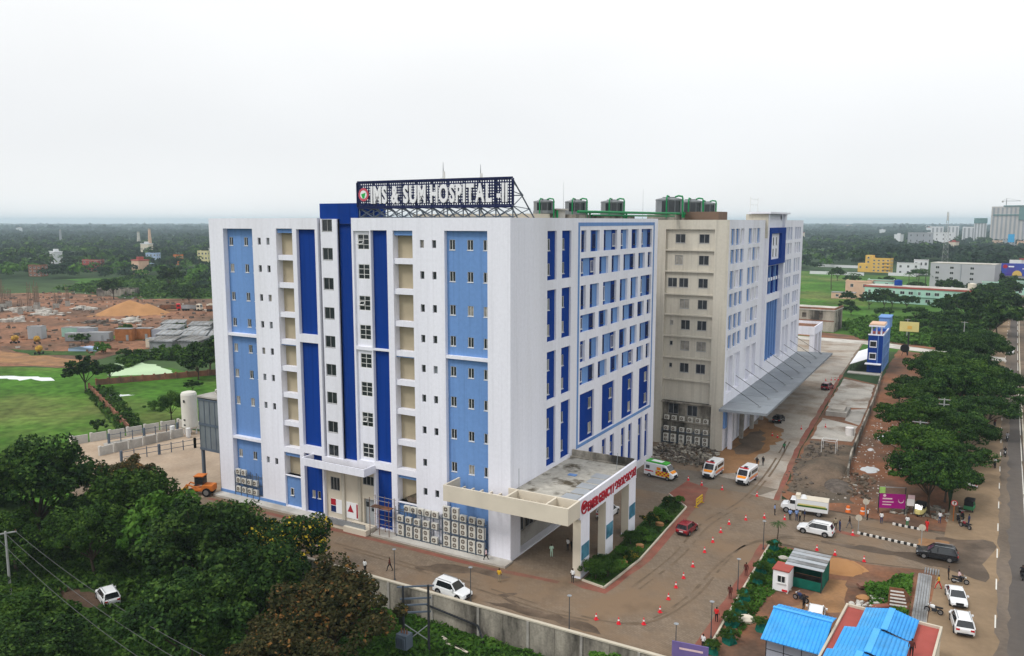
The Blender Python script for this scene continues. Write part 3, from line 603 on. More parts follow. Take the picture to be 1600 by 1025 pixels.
po = hb(pm, 'porch_slab', 'white_paint'); hb(LF.box(MB(), u0 + .2, u1 - .2, -2.1, -.02, 8.2, 8.24), 'porch_floor', 'dark_rubble', po)
rp = MB(); rp.box(-30, -24.5, -2.1, -.6, .01, .5); rp.box(-24.5, -20.6, -2.6, -.3, .01, .75)
rmp = hb(rp, 'entrance_ramp', 'cream_paint')
rl = MB()
for k in range(12): rl.bar((-30 + k * .8, -2.15, .5), (-30 + k * .8, -2.15, 1.35), .04)
for z in (.8, 1.1, 1.35): rl.bar((-30, -2.15, z), (-21, -2.15, z), .05)
hb(rl, 'railing', 'steel_dark', rmp); hb(LF.box(MB(), -30, -21, -2.2, -2.17, .5, 1.3), 'railing_panel', 'steel_grey', rmp)
hb(MB().box(-51.3, -30.8, -1.6, -.002, .0, .32), 'plinth', 'concrete_pale'); hb(MB().box(-20.4, 0.3, -1.9, -.002, .0, .26), 'plinth', 'concrete_pale'); hb(MB().box(-45, -43, -2.6, -1.601, 0, .55), 'step', 'concrete_pale')
hb(MB().box(-51.4, -37.7, -.06, -.003, .32, .75), 'skirting', 'light_blue_paint')
# ---- right facade
rops = []; rwin = []
DS = [(33.95, 40.23), (26.0, 32.7), (18.35, 24.7), (9.42, 17.3)]
for (a, b) in ((9.4, 12.0), (13.6, 16.4)):
    for (c, e_) in DS: rops.append((a, b, c, e_, .26))
ODD = [(19.5, 21.2), (22.6, 25.8), (27.3, 32.4), (33.8, 36.9), (38.3, 41.4), (42.7, 47.6)]
EVN = [(19.5, 24.5), (25.8, 29.1), (30.4, 33.7), (35.1, 40.0), (41.5, 44.4), (45.8, 47.6)]
ROWS = [(37.2, 40.2, ODD), (33.85, 36.38, EVN), (29.2, 32.6, ODD), (26.0, 28.45, EVN), (21.75, 24.8, ODD), (18.45, 21.0, EVN)]
for c, e_, cols in ROWS:
    for a, b in cols: rops.append((a, b, c, e_, .36))
BIG = [(19.6, 24.6), (27.5, 32.3), (35.4, 40.2), (42.9, 47.6)]
NAR = [(19.8, 21.4), (22.9, 24.6), (27.75, 29.3), (30.8, 32.5), (35.4, 37.0), (38.5, 40.1), (42.9, 44.7), (46.1, 47.7)]
for a, b in BIG: rops.append((a, b, 10.14, 17.2, .27))
for a, b in NAR: rops.append((a, b, 1.2, 8.7, .27))
rops.append((2.5, 14, .2, 6.2, 1.2))
mb = facade(MB(), RF, 0, 50.4, 0, TOP, rops)
mb.poly([(0, 0, TOP), (0, 50.4, TOP), (-.3, 50.4, TOP), (-.3, 0, TOP)]).poly([(-.3, 0, TOP), (-.3, 50.4, TOP), (-.3, 50.4, 41.1), (-.3, 0, 41.1)])
hb(mb, 'wall', 'white_paint')
for (a, b) in ((9.4, 12.0), (13.6, 16.4)):
    for (c, e_) in DS:
        h = e_ - c; panel(RF, a, b, c, e_, .26, 'deep_blue_paint', [(a + .75, c + h * .72, .95, 1.5, 'two'), (a + .75, c + h * .22, .95, 1.5, 'two')])
for ri, (c, e_, cols) in enumerate(ROWS):
    for ci, (a, b) in enumerate(cols):
        w_ = b - a; hb(facade(MB(), RF, a, b, c, e_, [], .36), 'panel', 'light_blue_paint')
        zc, hh = (c + e_) / 2, (e_ - c)
        spots = [a + w_ * .5] if w_ < 2 else ([a + .65, b - .75] if w_ > 4.5 else ([a + .75] if (ci + ri) % 3 != 1 else [a + w_ * .55]))
        for us in spots:
            hb(RF.box(MB(), us - .66, us + .66, .30, .358, c + .002, e_ - .002), 'blue_strip', 'deep_blue_paint')
            win(HB, RF, us, zc, .98, hh * .62, .27, 'two', 'frame_dark' if random.random() < .6 else 'frame_white', 'glass_blue')
for a, b in BIG: panel(RF, a, b, 10.14, 17.2, .27, 'deep_blue_paint', [(b - 1.0, 15.3, 1.2, 1.6, 'two'), (b - 1.0, 11.6, 1.2, 1.6, 'two')])
for a, b in NAR: panel(RF, a, b, 1.2, 8.7, .27, 'deep_blue_paint', [((a + b) / 2, 6.6, 1.0, 1.7, 'two')])
fb = MB(); RF.box(fb, 18.54, 48.75, -.03, -.002, 40.78, 41.28); RF.box(fb, 18.54, 19.08, -.03, -.002, 9.58, 40.78); RF.box(fb, 48.25, 48.75, -.03, -.002, 9.58, 40.78); RF.box(fb, 19.08, 48.25, -.03, -.002, 9.58, 10.05)
hb(fb, 'blue_border', 'light_blue_paint')
# ground-floor shopfront under the emergency porch
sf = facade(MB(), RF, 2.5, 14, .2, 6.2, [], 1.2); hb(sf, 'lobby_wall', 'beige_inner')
hb(RF.box(MB(), 2.6, 13.9, 1.05, 1.18, .25, 2.2), 'dado', 'concrete')
for k in range(4): win(HB, RF, 4.0 + k * 2.7, 3.3, 2.3, 2.0, 1.05, 'two', 'frame_grey', 'glass_dark')
hb(RF.box(MB(), 3, 8, .6, .7, 4.6, 6.0), 'sign_panel', 'sign_red')

# ---- emergency porch
EP = thing('emergency_porch', 'beige drive-through emergency porch with red lettering on its white fascia', 'porch', (4.7, 8, 0))
adj = (-4.7, -8, 0)
def ep(mb, name, m, par=None): return mb.build(name, m, par or EP, loc=adj if par is None else None)
ep(MB().box(.02, 9.2, -.3, 17.2, 8.5, 8.95).box(.3, 9.2, .2, 17.0, 7.9, 8.49), 'roof_slab', 'roof_screed')
ep(MB().box(-7.5, 9.4, -3.45, -3.2, 7.6, 9.6).box(-7.5, -7.25, -3.2, -.01, 7.6, 9.6).box(1.1, 1.35, -3.2, -.55, 7.9, 9.55).box(6.3, 6.55, -3.2, -.55, 7.9, 9.55).box(.03, 9.15, -.55, -.31, 7.6, 9.6).box(9.15, 9.4, -3.2, -.31, 7.6, 9.598), 'fascia', 'cream_paint')
fn = MB()
for k in range(6): fn.box(-6.6 + k * 1.3, -6.4 + k * 1.3, -3.19, -.02, 8.2, 8.6)
for k in range(5): fn.box(2.0 + k * .95, 2.15 + k * .95, -3.19, -.56, 8.2, 8.6)
for k in range(2): fn.box(7.2 + k * .95, 7.35 + k * .95, -3.19, -.56, 8.2, 8.6)
ep(fn, 'pergola_fins', 'cream_paint')
ep(MB().box(9.15, 9.45, -.3, 17.5, 7.25, 9.7), 'sign_fascia', 'white_paint')
ep(MB().box(.02, 9.14, 17.2, 17.5, 7.9, 9.9).box(.02, 9.1, 16.6, 17.19, 8.96, 9.1), 'back_parapet', 'concrete_stained')
for y in (0, 7.3, 15.0):
    c_ = ep(MB().box(8.4, 9.43, y, y + 2.4, 0, 7.25), 'column', 'white_paint'); ep(MB().box(8.395, 8.5, y + .002, y + 2.39, .3, 7.2).box(8.396, 9.40, y - .02, y - .001, 0.3, 7.2), 'column_face', 'cream_paint', c_)
    ep(MB().box(9.432, 9.47, y + .15, y + 2.25, 2.2, 4.0), 'poster', MATS.get('poster_teal') or mat('poster_teal', (.045, .16, .24), .5, .3, 1.2, col2=(.08, .22, .3)), c_)
for y0 in range(0, 5): ep(MB().box(6.1 + (y0 % 2) * .3, 8.2 + (y0 % 2) * .3, 1.2 + y0 * 2.2, 3.0 + y0 * 2.2, 8.955, 9.0 + .01 * (y0 % 2)), 'roof_sheet', 'sheet_grey')
ep(MB().box(3.2, 4.3, 9.2, 9.9, 8.955, 9.05), 'blue_tarp', 'light_blue_paint')
ep(MB().bar((7.8, 14.5, 9), (7.9, 14.6, 11.2), .05).bar((1.4, -.4, 9.6), (1.4, -.4, 12.2), .05), 'rod', 'steel_grey')
# lettering
def text_mesh(ch, size, depth, name='letter'):
    cu = bpy.data.curves.new('t', 'FONT'); cu.body = ch; cu.size = size; cu.extrude = depth; cu.resolution_u = 3; cu.offset = size * .034
    o = bpy.data.objects.new('t', cu); COL.objects.link(o); bpy.context.view_layer.update()
    me = bpy.data.meshes.new_from_object(o.evaluated_get(bpy.context.evaluated_depsgraph_get())); me.name = name
    bpy.data.objects.remove(o); bpy.data.curves.remove(cu); return me
def letters(par, text, fc, u0, u1, zb, size, d, m, name='letter', hs=1.0, vs=1.0, depth=.06):
    """one mesh per glyph, spread from u0 to u1 along a face"""
    ms = []; wd = []
    for ch in text:
        if ch == ' ': ms.append(None); wd.append(size * .2); continue
        me = text_mesh(ch, size, depth, name); xs_ = [v.co.x for v in me.vertices]; x0, x1 = min(xs_), max(xs_)
        for v in me.vertices: v.co.x -= x0
        me.materials.clear(); me.materials.append(MATS[m]); ms.append(me); wd.append(x1 - x0)
    gap = .105 * size; tot = sum(wd) + gap * (len(text) - 1); k = (u1 - u0) / tot; u = u0
    for me, w_ in zip(ms, wd):
        if me is not None:
            o = link(name, me, par, Vector(fc.P(u, d, zb)) - Vector(par.location)); o.rotation_euler = (R(90), 0, fc.rz); o.scale = (k * hs, vs, 1)
        u += (w_ + gap) * k
SF = Face((9.45, 0, 0), R(90))
letters(EP, 'EMERGENCY/', SF, 1.7, 9.6, 7.75, 1.55, -.06, 'sign_red', vs=1.0)
def glyph(mb, u, z, pts, wd=.2):                            # stroke glyph on the fascia
    for p, q in zip(pts[:-1], pts[1:]): mb.bar(SF.P(u + p[0], -.06, z + p[1]), SF.P(u + q[0], -.06, z + q[1]), wd, .12)
def arc(cx_, cy_, r, a0, a1, n=10): return [(cx_ + r * math.cos(R(a0 + (a1 - a0) * k / n)), cy_ + r * math.sin(R(a0 + (a1 - a0) * k / n))) for k in range(n + 1)]
for k, (u, kd) in enumerate([(10.0, 0), (10.85, 1), (11.75, 0), (12.65, 2), (13.55, 1), (14.45, 2), (15.3, 0), (16.15, 3)]):
    g = MB(); glyph(g, u, 7.85, arc(.38, .62, .38, -30, 200), .2)
    if kd == 0: glyph(g, u, 7.85, [(.7, .4), (.45, .05), (.2, .1)])
    if kd == 1: glyph(g, u, 7.85, arc(.38, .3, .25, 200, 480), .18); glyph(g, u, 7.85, [(.72, .4), (.72, 0)])
    if kd == 2: glyph(g, u, 7.85, [(.02, .5), (.3, .35), (.1, .05), (.6, .02)])
    if kd == 3: glyph(g, u, 7.85, [(.72, .6), (.72, 0)], .2); glyph(g, u, 7.85, arc(.3, .25, .2, 0, 330), .16); glyph(g, u, 7.85, [(.72, .6), (.85, 1.15)])
    ep(g, 'letter', 'sign_red')
g = MB(); glyph(g, -.1, 7.6, arc(.75, .95, .72, 20, 330, 18), .2); ep(g, 'emblem', 'sign_red')
g = MB(); glyph(g, -.1, 7.6, [(.5, .75), (.85, .75), (.85, 1.25), (.5, 1.25), (.5, .75)], .18); glyph(g, -.1, 7.6, [(1.05, .8), (1.5, .85), (1.3, 1.25), (1.05, 1.25), (1.05, .8)], .16); ep(g, 'emblem', 'sign_red')
for nm in ('letter',): pass

# ================================================================ roof sign
RS = thing('roof_sign', 'navy lattice rooftop billboard reading IMS & SUM HOSPITAL -II in white', 'sign', (-12, .6, 41.87))
ra = (12, -.6, -41.87)
def rs(mb, name, m, par=None): o = mb.build(name, m, par or RS); o.location = ra if par is None else (0, 0, 0); return o
U0, U1, Z0, Z1 = -23.1, -.1, 43.35, 46.3
lt = MB(); nc, nrw = 68, 9
for k in range(nc + 1):
    u = U0 + (U1 - U0) * k / nc; lt.box(u - .085, u + .085, .55, .60, Z0, Z1)
for k in range(nrw + 1):
    z = Z0 + (Z1 - Z0) * k / nrw; lt.box(U0, U1, .5, .548, z - .085, z + .085)
rs(lt, 'lattice', 'sign_navy')
rs(MB().box(U0 - .1, U1 + .1, .44, .62, Z1 + .09, Z1 + .28).box(U0 - .1, U1 + .1, .44, .62, Z0 - .3, Z0 - .09).box(U0 - .25, U0 - .09, .44, .62, Z0 - .1, Z1 + .1).box(U1 + .09, U1 + .25, .44, .62, Z0 - .1, Z1 + .1), 'sign_frame', 'sign_navy')
letters(RS, 'IMS & SUM HOSPITAL -II', Face((0, .5, 0), 0), -20.9, -.6, 43.78, 2.95, -.1, 'letter_white', depth=.07)
def disc(cx_, cz, r, n=28, d=.4, rag_=0):
    return MB().poly([(cx_ + (r + (rag_ if k % 2 else 0)) * math.cos(2 * math.pi * k / n), d, cz + (r + (rag_ if k % 2 else 0)) * math.sin(2 * math.pi * k / n)) for k in range(n)])
em = rs(disc(-22.1, 44.85, .8, 36, .38, .08), 'emblem', 'emblem_red'); rs(disc(-22.1, 44.85, .54, 28, .36), 'ring', 'letter_white', em)
rs(MB().poly([(-22.48, .34, 44.9), (-21.72, .34, 45.1), (-21.95, .34, 44.42), (-22.2, .34, 44.32)]), 'leaf_mark', 'emblem_green', em)
tr = MB(); nb = 10
for k in range(nb + 1):
    u = U0 + (U1 - U0) * k / nb; tr.bar((u, .75, 41.9), (u, .75, Z1), .12); tr.bar((u, .75, Z1), (u, 6.8, 41.15), .12); tr.bar((u, 6.8, 41.15), (u, .75, 43.2), .09); tr.bar((u, .75, 44.9), (u, 3.2, 44.5), .08); tr.bar((u, .75, 43.2), (u, 3.2, 44.5), .08); tr.bar((u, .75, 46), (u, 3.2, 44.5), .08); tr.bar((u, .75, 43.2), (u, 5, 42.9), .08); tr.bar((u, 4.9, 42.95), (u, .75, 41.9), .08)
    if k < nb:
        u2 = U0 + (U1 - U0) * (k + 1) / nb; tr.bar((u, .75, 41.9), (u2, .75, 43.1), .1); tr.bar((u, .75, 43.1), (u2, .75, 41.9), .1)
for y, z in ((.75, 43.1), (.75, 41.95), (6.8, 41.2), (3.2, 44.5)): tr.bar((U0, y, z), (U1, y, z), .12)
rs(tr, 'truss', 'truss_paint')
def antenna(x, y, z0, z1, label):
    t = thing('antenna_mast', label, 'antenna', (x, y, z0), 0, 'masts on the hospital roof'); h = z1 - z0
    MB().tube([(0, 0, 0), (0, 0, h * .75), (0, 0, h)], [.14, .11, .03], 6).build('mast', 'steel_grey', t)
    MB().cyl(.16, 0, h * .55, h * .85, .17, n=8).cyl(-.5, .1, h * .5, h * .75, .1, n=6).bar((-.3, .1, h * .4), (0, 0, h * .4), .04).build('array', 'frame_white', t)
antenna(-24.5, 22, 41.1, 50.4, 'pale antenna mast behind the ampersand of the roof sign'); antenna(-19, 24, 41.1, 50.0, 'thin twin-armed antenna mast behind the middle of the roof sign')
for (x, y, h, lb) in ((-3, 20, 5.8, 'thin lightning rod right of the roof sign'), (-1.5, 47, 5.6, 'thin lightning rod between the cooling towers')):
    tag(MB().tube([(0, 0, 0), (0, 0, h)], [.035, .012], 5).build('lightning_rod', 'steel_grey', loc=(x, y, 41.1)), lb, 'rod', 'lightning rods')
# roof plinths and cooling towers
tag(MB().box(-20, -1.5, 8, 13, 41.1, 42.4).build('roof_store', 'cream_paint'), 'long low cream roof room behind the sign truss', 'roof room')
tag(MB().box(-3.5, -1.0, 14, 16.5, 41.1, 42.9).box(-3.8, -.7, 13.7, 16.8, 42.9, 43.1).build('roof_cabin', 'concrete_pale'), 'small grey roof cabin beside the sign brace', 'roof room')
def cooling_tower(name, x, y, s, label, z0=42.6):
    t = thing(name, label, 'cooling tower', (x, y, z0), 0, 'cooling towers on the roof'); h = 2.15 * s; a = 1.75 * s
    b = MB(); n = 12
    b.prism([(a * 1.05 * math.cos(2 * math.pi * (k + .5) / n), a * 1.05 * math.sin(2 * math.pi * (k + .5) / n)) for k in range(n)], 0, .35)
    b.prism([(a * math.cos(2 * math.pi * (k + .5) / n), a * math.sin(2 * math.pi * (k + .5) / n)) for k in range(n)], .35, h * .86); b.build('casing', 'unit_grey', t)
    for k in range(n):
        if k % 4 == 3: continue
        a0, a1 = 2 * math.pi * (k + .5) / n, 2 * math.pi * (k + 1.5) / n; rr = a * 1.01
        p0, p1 = (rr * math.cos(a0), rr * math.sin(a0)), (rr * math.cos(a1), rr * math.sin(a1)); f_ = lambda t_: (p0[0] + (p1[0] - p0[0]) * t_, p0[1] + (p1[1] - p0[1]) * t_)
        A, B = f_(.06), f_(.94); MB().poly([(*A, .42), (*B, .42), (*B, h * .8), (*A, h * .8)]).build('louvre', 'glass_dark', t)
    c = MB().tube([(0, 0, h * .86), (0, 0, h * .93), (0, 0, h)], [a * 1.03, a * 1.0, a * .62], 20); c.tube([(0, 0, h), (0, 0, h * 1.06)], [a * .5, a * .5], 16); c.build('fan_cowl', 'unit_grey', t)
    p = MB().tube([(a + .35, -.6, -.6), (a + .35, -.6, h * .95), (a + .25, -.6, h * 1.08), (a * .8, -.6, h * 1.12), (a * .55, -.6, h * 1.05)], .115 * s, 8); p.tube([(a + .3, .5, -.6), (a + .3, .5, .5)], .15, 8); p.tube([(a * .2, -a - .35, -.6), (a * .2, -a - .35, h * .96), (a * .2, -a - .1, h * 1.12), (a * .2, -a * .6, h * 1.08)], .10 * s, 8); p.build('riser_pipe', 'pipe_green', t)
    return t
cooling_tower('cooling_tower', -2.6, 13.4, .8, 'grey cooling tower half hidden behind the sign brace', 42.45)
cooling_tower('cooling_tower', -2.6, 23.3, .92, 'grey cooling tower second from the roof sign, standing alone', 42.4); cooling_tower('cooling_tower', -2.6, 36.6, 1.05, 'grey cooling tower third from the roof sign, above the gridded facade', 42.4)
cooling_tower('cooling_tower', -2.6, 63.5, 1.4, 'biggest grey cooling tower, above the beige end wall', 42.7); cooling_tower('cooling_tower', -2.6, 76.5, 1.35, 'grey cooling tower behind the biggest one', 42.7); cooling_tower('cooling_tower', -2.6, 86.5, 1.25, 'farthest cooling tower with square green pipe loop', 42.7)
tag(MB().box(-6, -.6, 19, 41, 41.1, 42.38).build('tower_plinth', 'concrete_stained'), 'stained concrete plinth under the two middle cooling towers', 'plinth'); tag(MB().box(-6, -.4, 61.2, 90, 41.05, 42.68).build('tower_plinth', 'concrete_stained'), 'stained concrete plinth under the biggest cooling towers', 'plinth')
tag(MB().tube([(-.3, 19, 42.75), (-.3, 92, 42.9)], .19, 8).build('header_pipe', 'pipe_green'), 'long green header pipe along the roof edge', 'pipe')
tag(MB().tube([(-.35, 24, 42.3), (-.35, 60, 42.35)], .12, 8).build('return_pipe', 'pipe_green'), 'thinner green pipe below the long header pipe', 'pipe')

# ================================================================ beige wing with grey canopy
WG = thing('hospital_wing', 'rear hospital wing with beige end wall and white gridded facade', 'building', (0, 95, 0)); wa = (0, -95, 0)
def wg(mb, name, m, par=None): return mb.build(name, m, par or WG, loc=wa if par is None else None)
BF = Face((0, 60.6, 0), 0); WF = Face((9.5, 0, 0), R(90))
bw_ = []
for k in range(7):
    z = ROW[k] - .3
    if k == 2: L_ = [(-.75, z, 1.75, 1.7), (1.35, z, 1.75, 1.7), (4.95, z, 1.75, 1.7)]
    elif k == 3: L_ = [(1.6, z, 1.75, 1.7), (4.95, z, 1.75, 1.7)]
    elif k == 1: L_ = [(.35, z, 1.5, 1.7), (4.95, z, 1.85, 1.7)]
    elif k > 3: L_ = [(1.9, z, 1.7, 1.75), (4.95, z, 1.75, 1.75), (-.7, z + .3, .6, .8)]
    else: L_ = [(.55, z, 1.85, 1.6), (4.95, z, 1.85, 1.6)]
    bw_ += L_
bw_ += [(0.0, 7.0 - .3, 1.9, 2.0), (3.6, 6.6, 1.9, 2.0)]
wg(facade(MB(), BF, -8, 9.5, 0, 41.7, [(-2.05, 6.95, 8.3, 40.0, .5), (-2.05, 7.3, .0, 8.0, .7)]), 'end_wall', 'beige_paint')
wg(facade(MB(), BF, -2.05, 6.95, 8.3, 40.0, [op(*b_[:4], .15) for b_ in bw_ if b_[1] > 9], .5), 'end_recess', 'beige_paint')
wg(facade(MB(), BF, -2.05, 7.3, 0, 8.0, [op(*b_[:4], .15) for b_ in bw_ if b_[1] < 9], .7), 'plant_wall', 'concrete_stained')
for b_ in bw_: win(WG, BF, b_[0], b_[1], b_[2], b_[3], .58 if b_[1] > 9 else .8, 'two' if b_[2] > 1 else 'plain', 'frame_grey', random.choice(['glass_dark', 'glass_dark', 'glass_dark', 'glass_dark', 'glass_grey', 'curtain_pane']))
for z in (36.25, 32.4, 28.25, 24.45, 20.5, 16.5, 12.4): wg(BF.box(MB(), -2.04, 6.94, .05, .5, z - .12, z + .12), 'ledge', 'beige_paint')
wg(BF.box(MB(), -2.04, 7.29, -.3, .7, 8.0, 8.3), 'ledge', 'concrete_stained'); wg(BF.box(MB(), -2.0, 7.25, .0, .7, 4.4, 4.6), 'ledge', 'concrete_stained')
# wing facade
wop = []; cells = []
WC = [(61.9, 71.3), (74.7, 84.3), (109.8, 117.4), (120.9, 128.2)]
WR = [(37.2, 40.1), (33.85, 36.4), (29.3, 32.6), (25.95, 28.5), (21.8, 24.6), (18.4, 21.0)]
for a, b in WC:
    for c, e_ in WR:
        n = 3; fin = .75; w_ = (b - a - fin * (n - 1)) / n
        for k in range(n): cells.append((a + k * (w_ + fin), a + k * (w_ + fin) + w_, c, e_))
    for k in range(2): wop.append((a + k * (b - a + .9) / 2, a + k * (b - a + .9) / 2 + (b - a - .9) / 2, 10.2, 17.0, .6))
wop += [(*c_, .32) for c_ in cells]
wop += [(89.9, 105.6, 25.9, 32.0, .6), (89.9, 105.6, 11.5, 24.3, .7)]
for k in range(8): wop.append((63 + k * 8.4, 69 + k * 8.4, .2, 6.6, 1.8))
wg(facade(MB(), WF, 60.6, 131, 0, 41.7, wop), 'wall', 'white_paint')
for k, c_ in enumerate(cells):
    r_ = random.random(); u = (c_[0] + c_[1]) / 2
    wg(facade(MB(), WF, *c_, [], .32), 'panel', 'light_blue_paint' if r_ < .75 else 'white_paint')
    win(WG, WF, c_[0] + .85, (c_[2] + c_[3]) / 2, 1.1, (c_[3] - c_[2]) * .86, .26, 'two', 'frame_white', 'glass_blue' if r_ < .8 else 'glass_grey')
for a, b, c, e_, dp in wop:
    if c == 10.2:
        wg(facade(MB(), WF, a, b, c, e_, [], .6), 'panel', 'white_paint')
        win(WG, WF, a + 1.3, 15.2, 1.6, 2.2, .5, 'two', 'frame_white', 'glass_grey'); win(WG, WF, a + 1.3, 11.9, 1.6, 2.2, .5, 'two', 'frame_white', 'glass_grey')
    if c == .2: wg(facade(MB(), WF, a, b, c, e_, [], 1.8), 'lobby_glass', 'glass_grey')
wg(facade(MB(), WF, 89.9, 105.6, 25.9, 32.0, [], .6), 'panel', 'light_blue_paint'); wg(facade(MB(), WF, 89.9, 105.6, 11.5, 24.3, [], .7), 'panel', 'light_blue_paint')
for k in range(6): wg(WF.box(MB(), 91.2 + k * 2.5, 91.8 + k * 2.5, .2, .69, 11.52, 24.28), 'fin', 'light_blue_paint'); wg(WF.box(MB(), 91.2 + k * 2.5, 91.7 + k * 2.5, .2, .59, 25.92, 31.98), 'fin', 'deep_blue_paint' if k % 2 else 'light_blue_paint')
wg(WF.box(MB(), 89.9, 105.6, .25, .59, 28.7, 29.4), 'spandrel', 'white_paint')
tm = MB(); WF.box(tm, 88.7, 89.9, -.6, -.002, 11, 43.0); WF.box(tm, 105.6, 107.4, -.6, -.002, 11, 43.0); WF.box(tm, 88.0, 108.4, -1.1, 3.5, 43.0, 43.35); WF.box(tm, 88.7, 107.4, .4, 3.0, 41.0, 42.99); wg(tm, 'stair_tower', 'white_paint')
wg(WF.box(MB(), 88.6, 88.68, -.55, 4, 38, 42.9), 'tower_side', 'beige_paint')
bb = MB(); WF.box(bb, 89.92, 105.58, -.9, -.05, 38.9, 40.1); WF.box(bb, 89.92, 105.58, -.9, -.05, 32.3, 33.4); WF.box(bb, 89.92, 91.2, -.88, -.05, 33.4, 38.9); WF.box(bb, 101.2, 105.58, -.88, -.05, 33.4, 38.9); wg(bb, 'blue_frame', 'deep_blue_paint')
wg(facade(MB(), WF, 91.2, 101.2, 33.4, 38.9, [op(u, z, 1.1, 1.7, .15) for u in (93.2, 95.6, 98.6) for z in (37.2, 34.8)], -.3), 'frame_infill', 'white_paint')
for u in (93.2, 95.6, 98.6):
    for z in (37.2, 34.8): win(WG, WF, u, z, 1.1, 1.7, -.22, 'plain', 'frame_grey', 'glass_dark')
wg(MB().poly([(-8, 61, 41), (9.3, 61, 41), (9.3, 131, 41), (-30, 131, 41), (-30, 61, 41)]), 'roof', 'roof_screed')
wg(MB().box(-30, 9.5, 131.0, 131.2, 0, 41.7).box(-30.2, -30, 60.6, 131, 0, 41.7).box(-30, -8, 60.5, 60.7, 0, 41.7).box(9.2, 9.499, 60.85, 130.99, 41.0, 41.698).box(-7.9, 9.19, 60.601, 60.84, 41, 41.698), 'parapet', 'white_paint')
tag(MB().box(-1.5, 6, 66, 72, 41, 43.2).build('roof_room', 'roof_brown'), 'brown brick roof room behind the wing parapet', 'roof room')
tag(MB().bar((5, 94, 43.4), (5, 94, 46.6), .08).bar((5, 101, 43.4), (5, 101, 46.6), .08).bar((5, 94, 46.2), (5, 101, 46.2), .07).bar((5, 94, 45), (5, 101, 45), .07).build('roof_frame', 'frame_white'), 'white pipe frame on top of the wing stair tower', 'frame')
# canopy
CN = thing('wing_canopy', 'long grey sheet canopy hung on steel rods along the wing', 'canopy', (14, 95, 0)); ca = (-14, -95, 0)
def cn(mb, name, m, par=None): return mb.build(name, m, par or CN, loc=ca if par is None else None)
i0 = MB(); x0, x1, z0, z1 = 9.51, 18.0, 8.35, 8.75
i0.poly([(x0, 57.6, z0 + .12), (x1, 57.0, z1), (x1, 131, z1), (x0, 131, z0 + .12)]).poly([(x0, 57.6, z0 - .35), (x0, 131, z0 - .35), (x1, 131, z1 - .45), (x1, 57.0, z1 - .45)])
i0.poly([(x0, 57.6, z0 - .35), (x1, 57.0, z1 - .45), (x1, 57.0, z1), (x0, 57.6, z0 + .12)]).poly([(x1, 57.0, z1 - .45), (x1, 131, z1 - .45), (x1, 131, z1), (x1, 57.0, z1)]).poly([(x1, 131, z1 - .45), (x0, 131, z0 - .35), (x0, 131, z0 + .12), (x1, 131, z1)])
i0.poly([(x0, 57.6, z0 - .35), (x0, 57.6, z0 + .12), (x0, 60.59, z0 + .12), (x0, 60.59, z0 - .35)])
cn(i0, 'roof_sheet', 'canopy_grey')
rb = 0
for k in range(10):
    y = 60.2 + k * 7.4
    sm_ = MB().box(x0, x1 - .1, y - .03 + 3.5, y + .03 + 3.5, z0 + .14, z0 + .17); sm_.v = [(a, b, c + (a - x0) / (x1 - x0) * (z1 - z0 - .12)) for a, b, c in sm_.v]; cn(sm_, 'seam', 'steel_grey')
    r_ = cn(MB().tube([(9.45, y + 1.4, 12.6), (15.6, y + 1.4, 8.9)], .05, 6), 'tie_rod', 'steel_dark'); cn(MB().box(15.4, 15.9, y + 1.1, y + 1.7, 8.62, 8.95), 'anchor', 'steel_grey', r_)
for k in range(9):
    cn(MB().box(10.0, 10.7, 62.5 + k * 8.4, 63.2 + k * 8.4, 0, 8.05), 'column', 'concrete' if k else 'white_paint')  # columns past the first are darker: shade under the canopy put into colour
wg(MB().box(9.52, 9.9, 60.7, 62.2, 4.2, 8.0), 'panel', 'light_blue_paint')
# white porch at the far end of the wing
PT = thing('end_porch', 'white two-storey porch frame beyond the far end of the wing', 'porch', (5, 175, 0)); 
pb = MB(); pb.box(-12, 9.0, 160, 174, 9.0, 10.6); PT_ = pb.build('roof_slab', 'white_paint', PT, loc=(-5, -175, 0))
MB().box(-11.6, 8.6, 160.4, 173.6, 10.61, 10.65).build('roof_deck', 'rust', PT, loc=(-5, -175, 0))
MB().box(-12, 9.0, 160, 160.3, 10.6, 11.4).box(8.7, 9.0, 160.3, 174, 10.6, 11.4).box(-12, 8.7, 173.7, 174, 10.6, 11.4).build('parapet', 'white_paint', PT, loc=(-5, -175, 0))
for y in (160.2, 166, 171.8): MB().box(7.6, 8.9, y, y + 1.6, 0, 9).build('column', 'white_paint', PT, loc=(-5, -175, 0))
MB().box(2, 3.2, 160.2, 161.6, 0, 9).build('column', 'white_paint', PT, loc=(-5, -175, 0))
# ================================================================ vegetation
ORD = 'first second third fourth fifth sixth seventh eighth ninth tenth eleventh twelfth thirteenth fourteenth fifteenth sixteenth seventeenth eighteenth nineteenth twentieth'.split()
def ordn(i): return ORD[i] if i < 20 else {2: 'twenty-', 3: 'thirty-', 4: 'forty-'}[(i + 1) // 10] + ORD[(i + 1) % 10 - 1] if (i + 1) % 10 else {30: 'thirtieth', 40: 'fortieth'}[i + 1]
def quads(C, Nrm, size, rnd, asp=1.6):
    """leaf quads (rhombus) at C with normals Nrm"""
    n = len(C); Nrm = Nrm / (np.linalg.norm(Nrm, axis=1, keepdims=True) + 1e-9)
    t = rnd.normal(size=(n, 3)); a = np.cross(Nrm, t); a /= np.linalg.norm(a, axis=1, keepdims=True) + 1e-9; b = np.cross(Nrm, a)
    s = (size * rnd.uniform(.6, 1.3, n))[:, None]; A, B = a * s * asp * .5, b * s * .5
    V = np.stack([C - A, C + B - A * .1, C + A, C - B - A * .1], 1).reshape(-1, 3); return V, np.arange(4 * n).reshape(-1, 4)
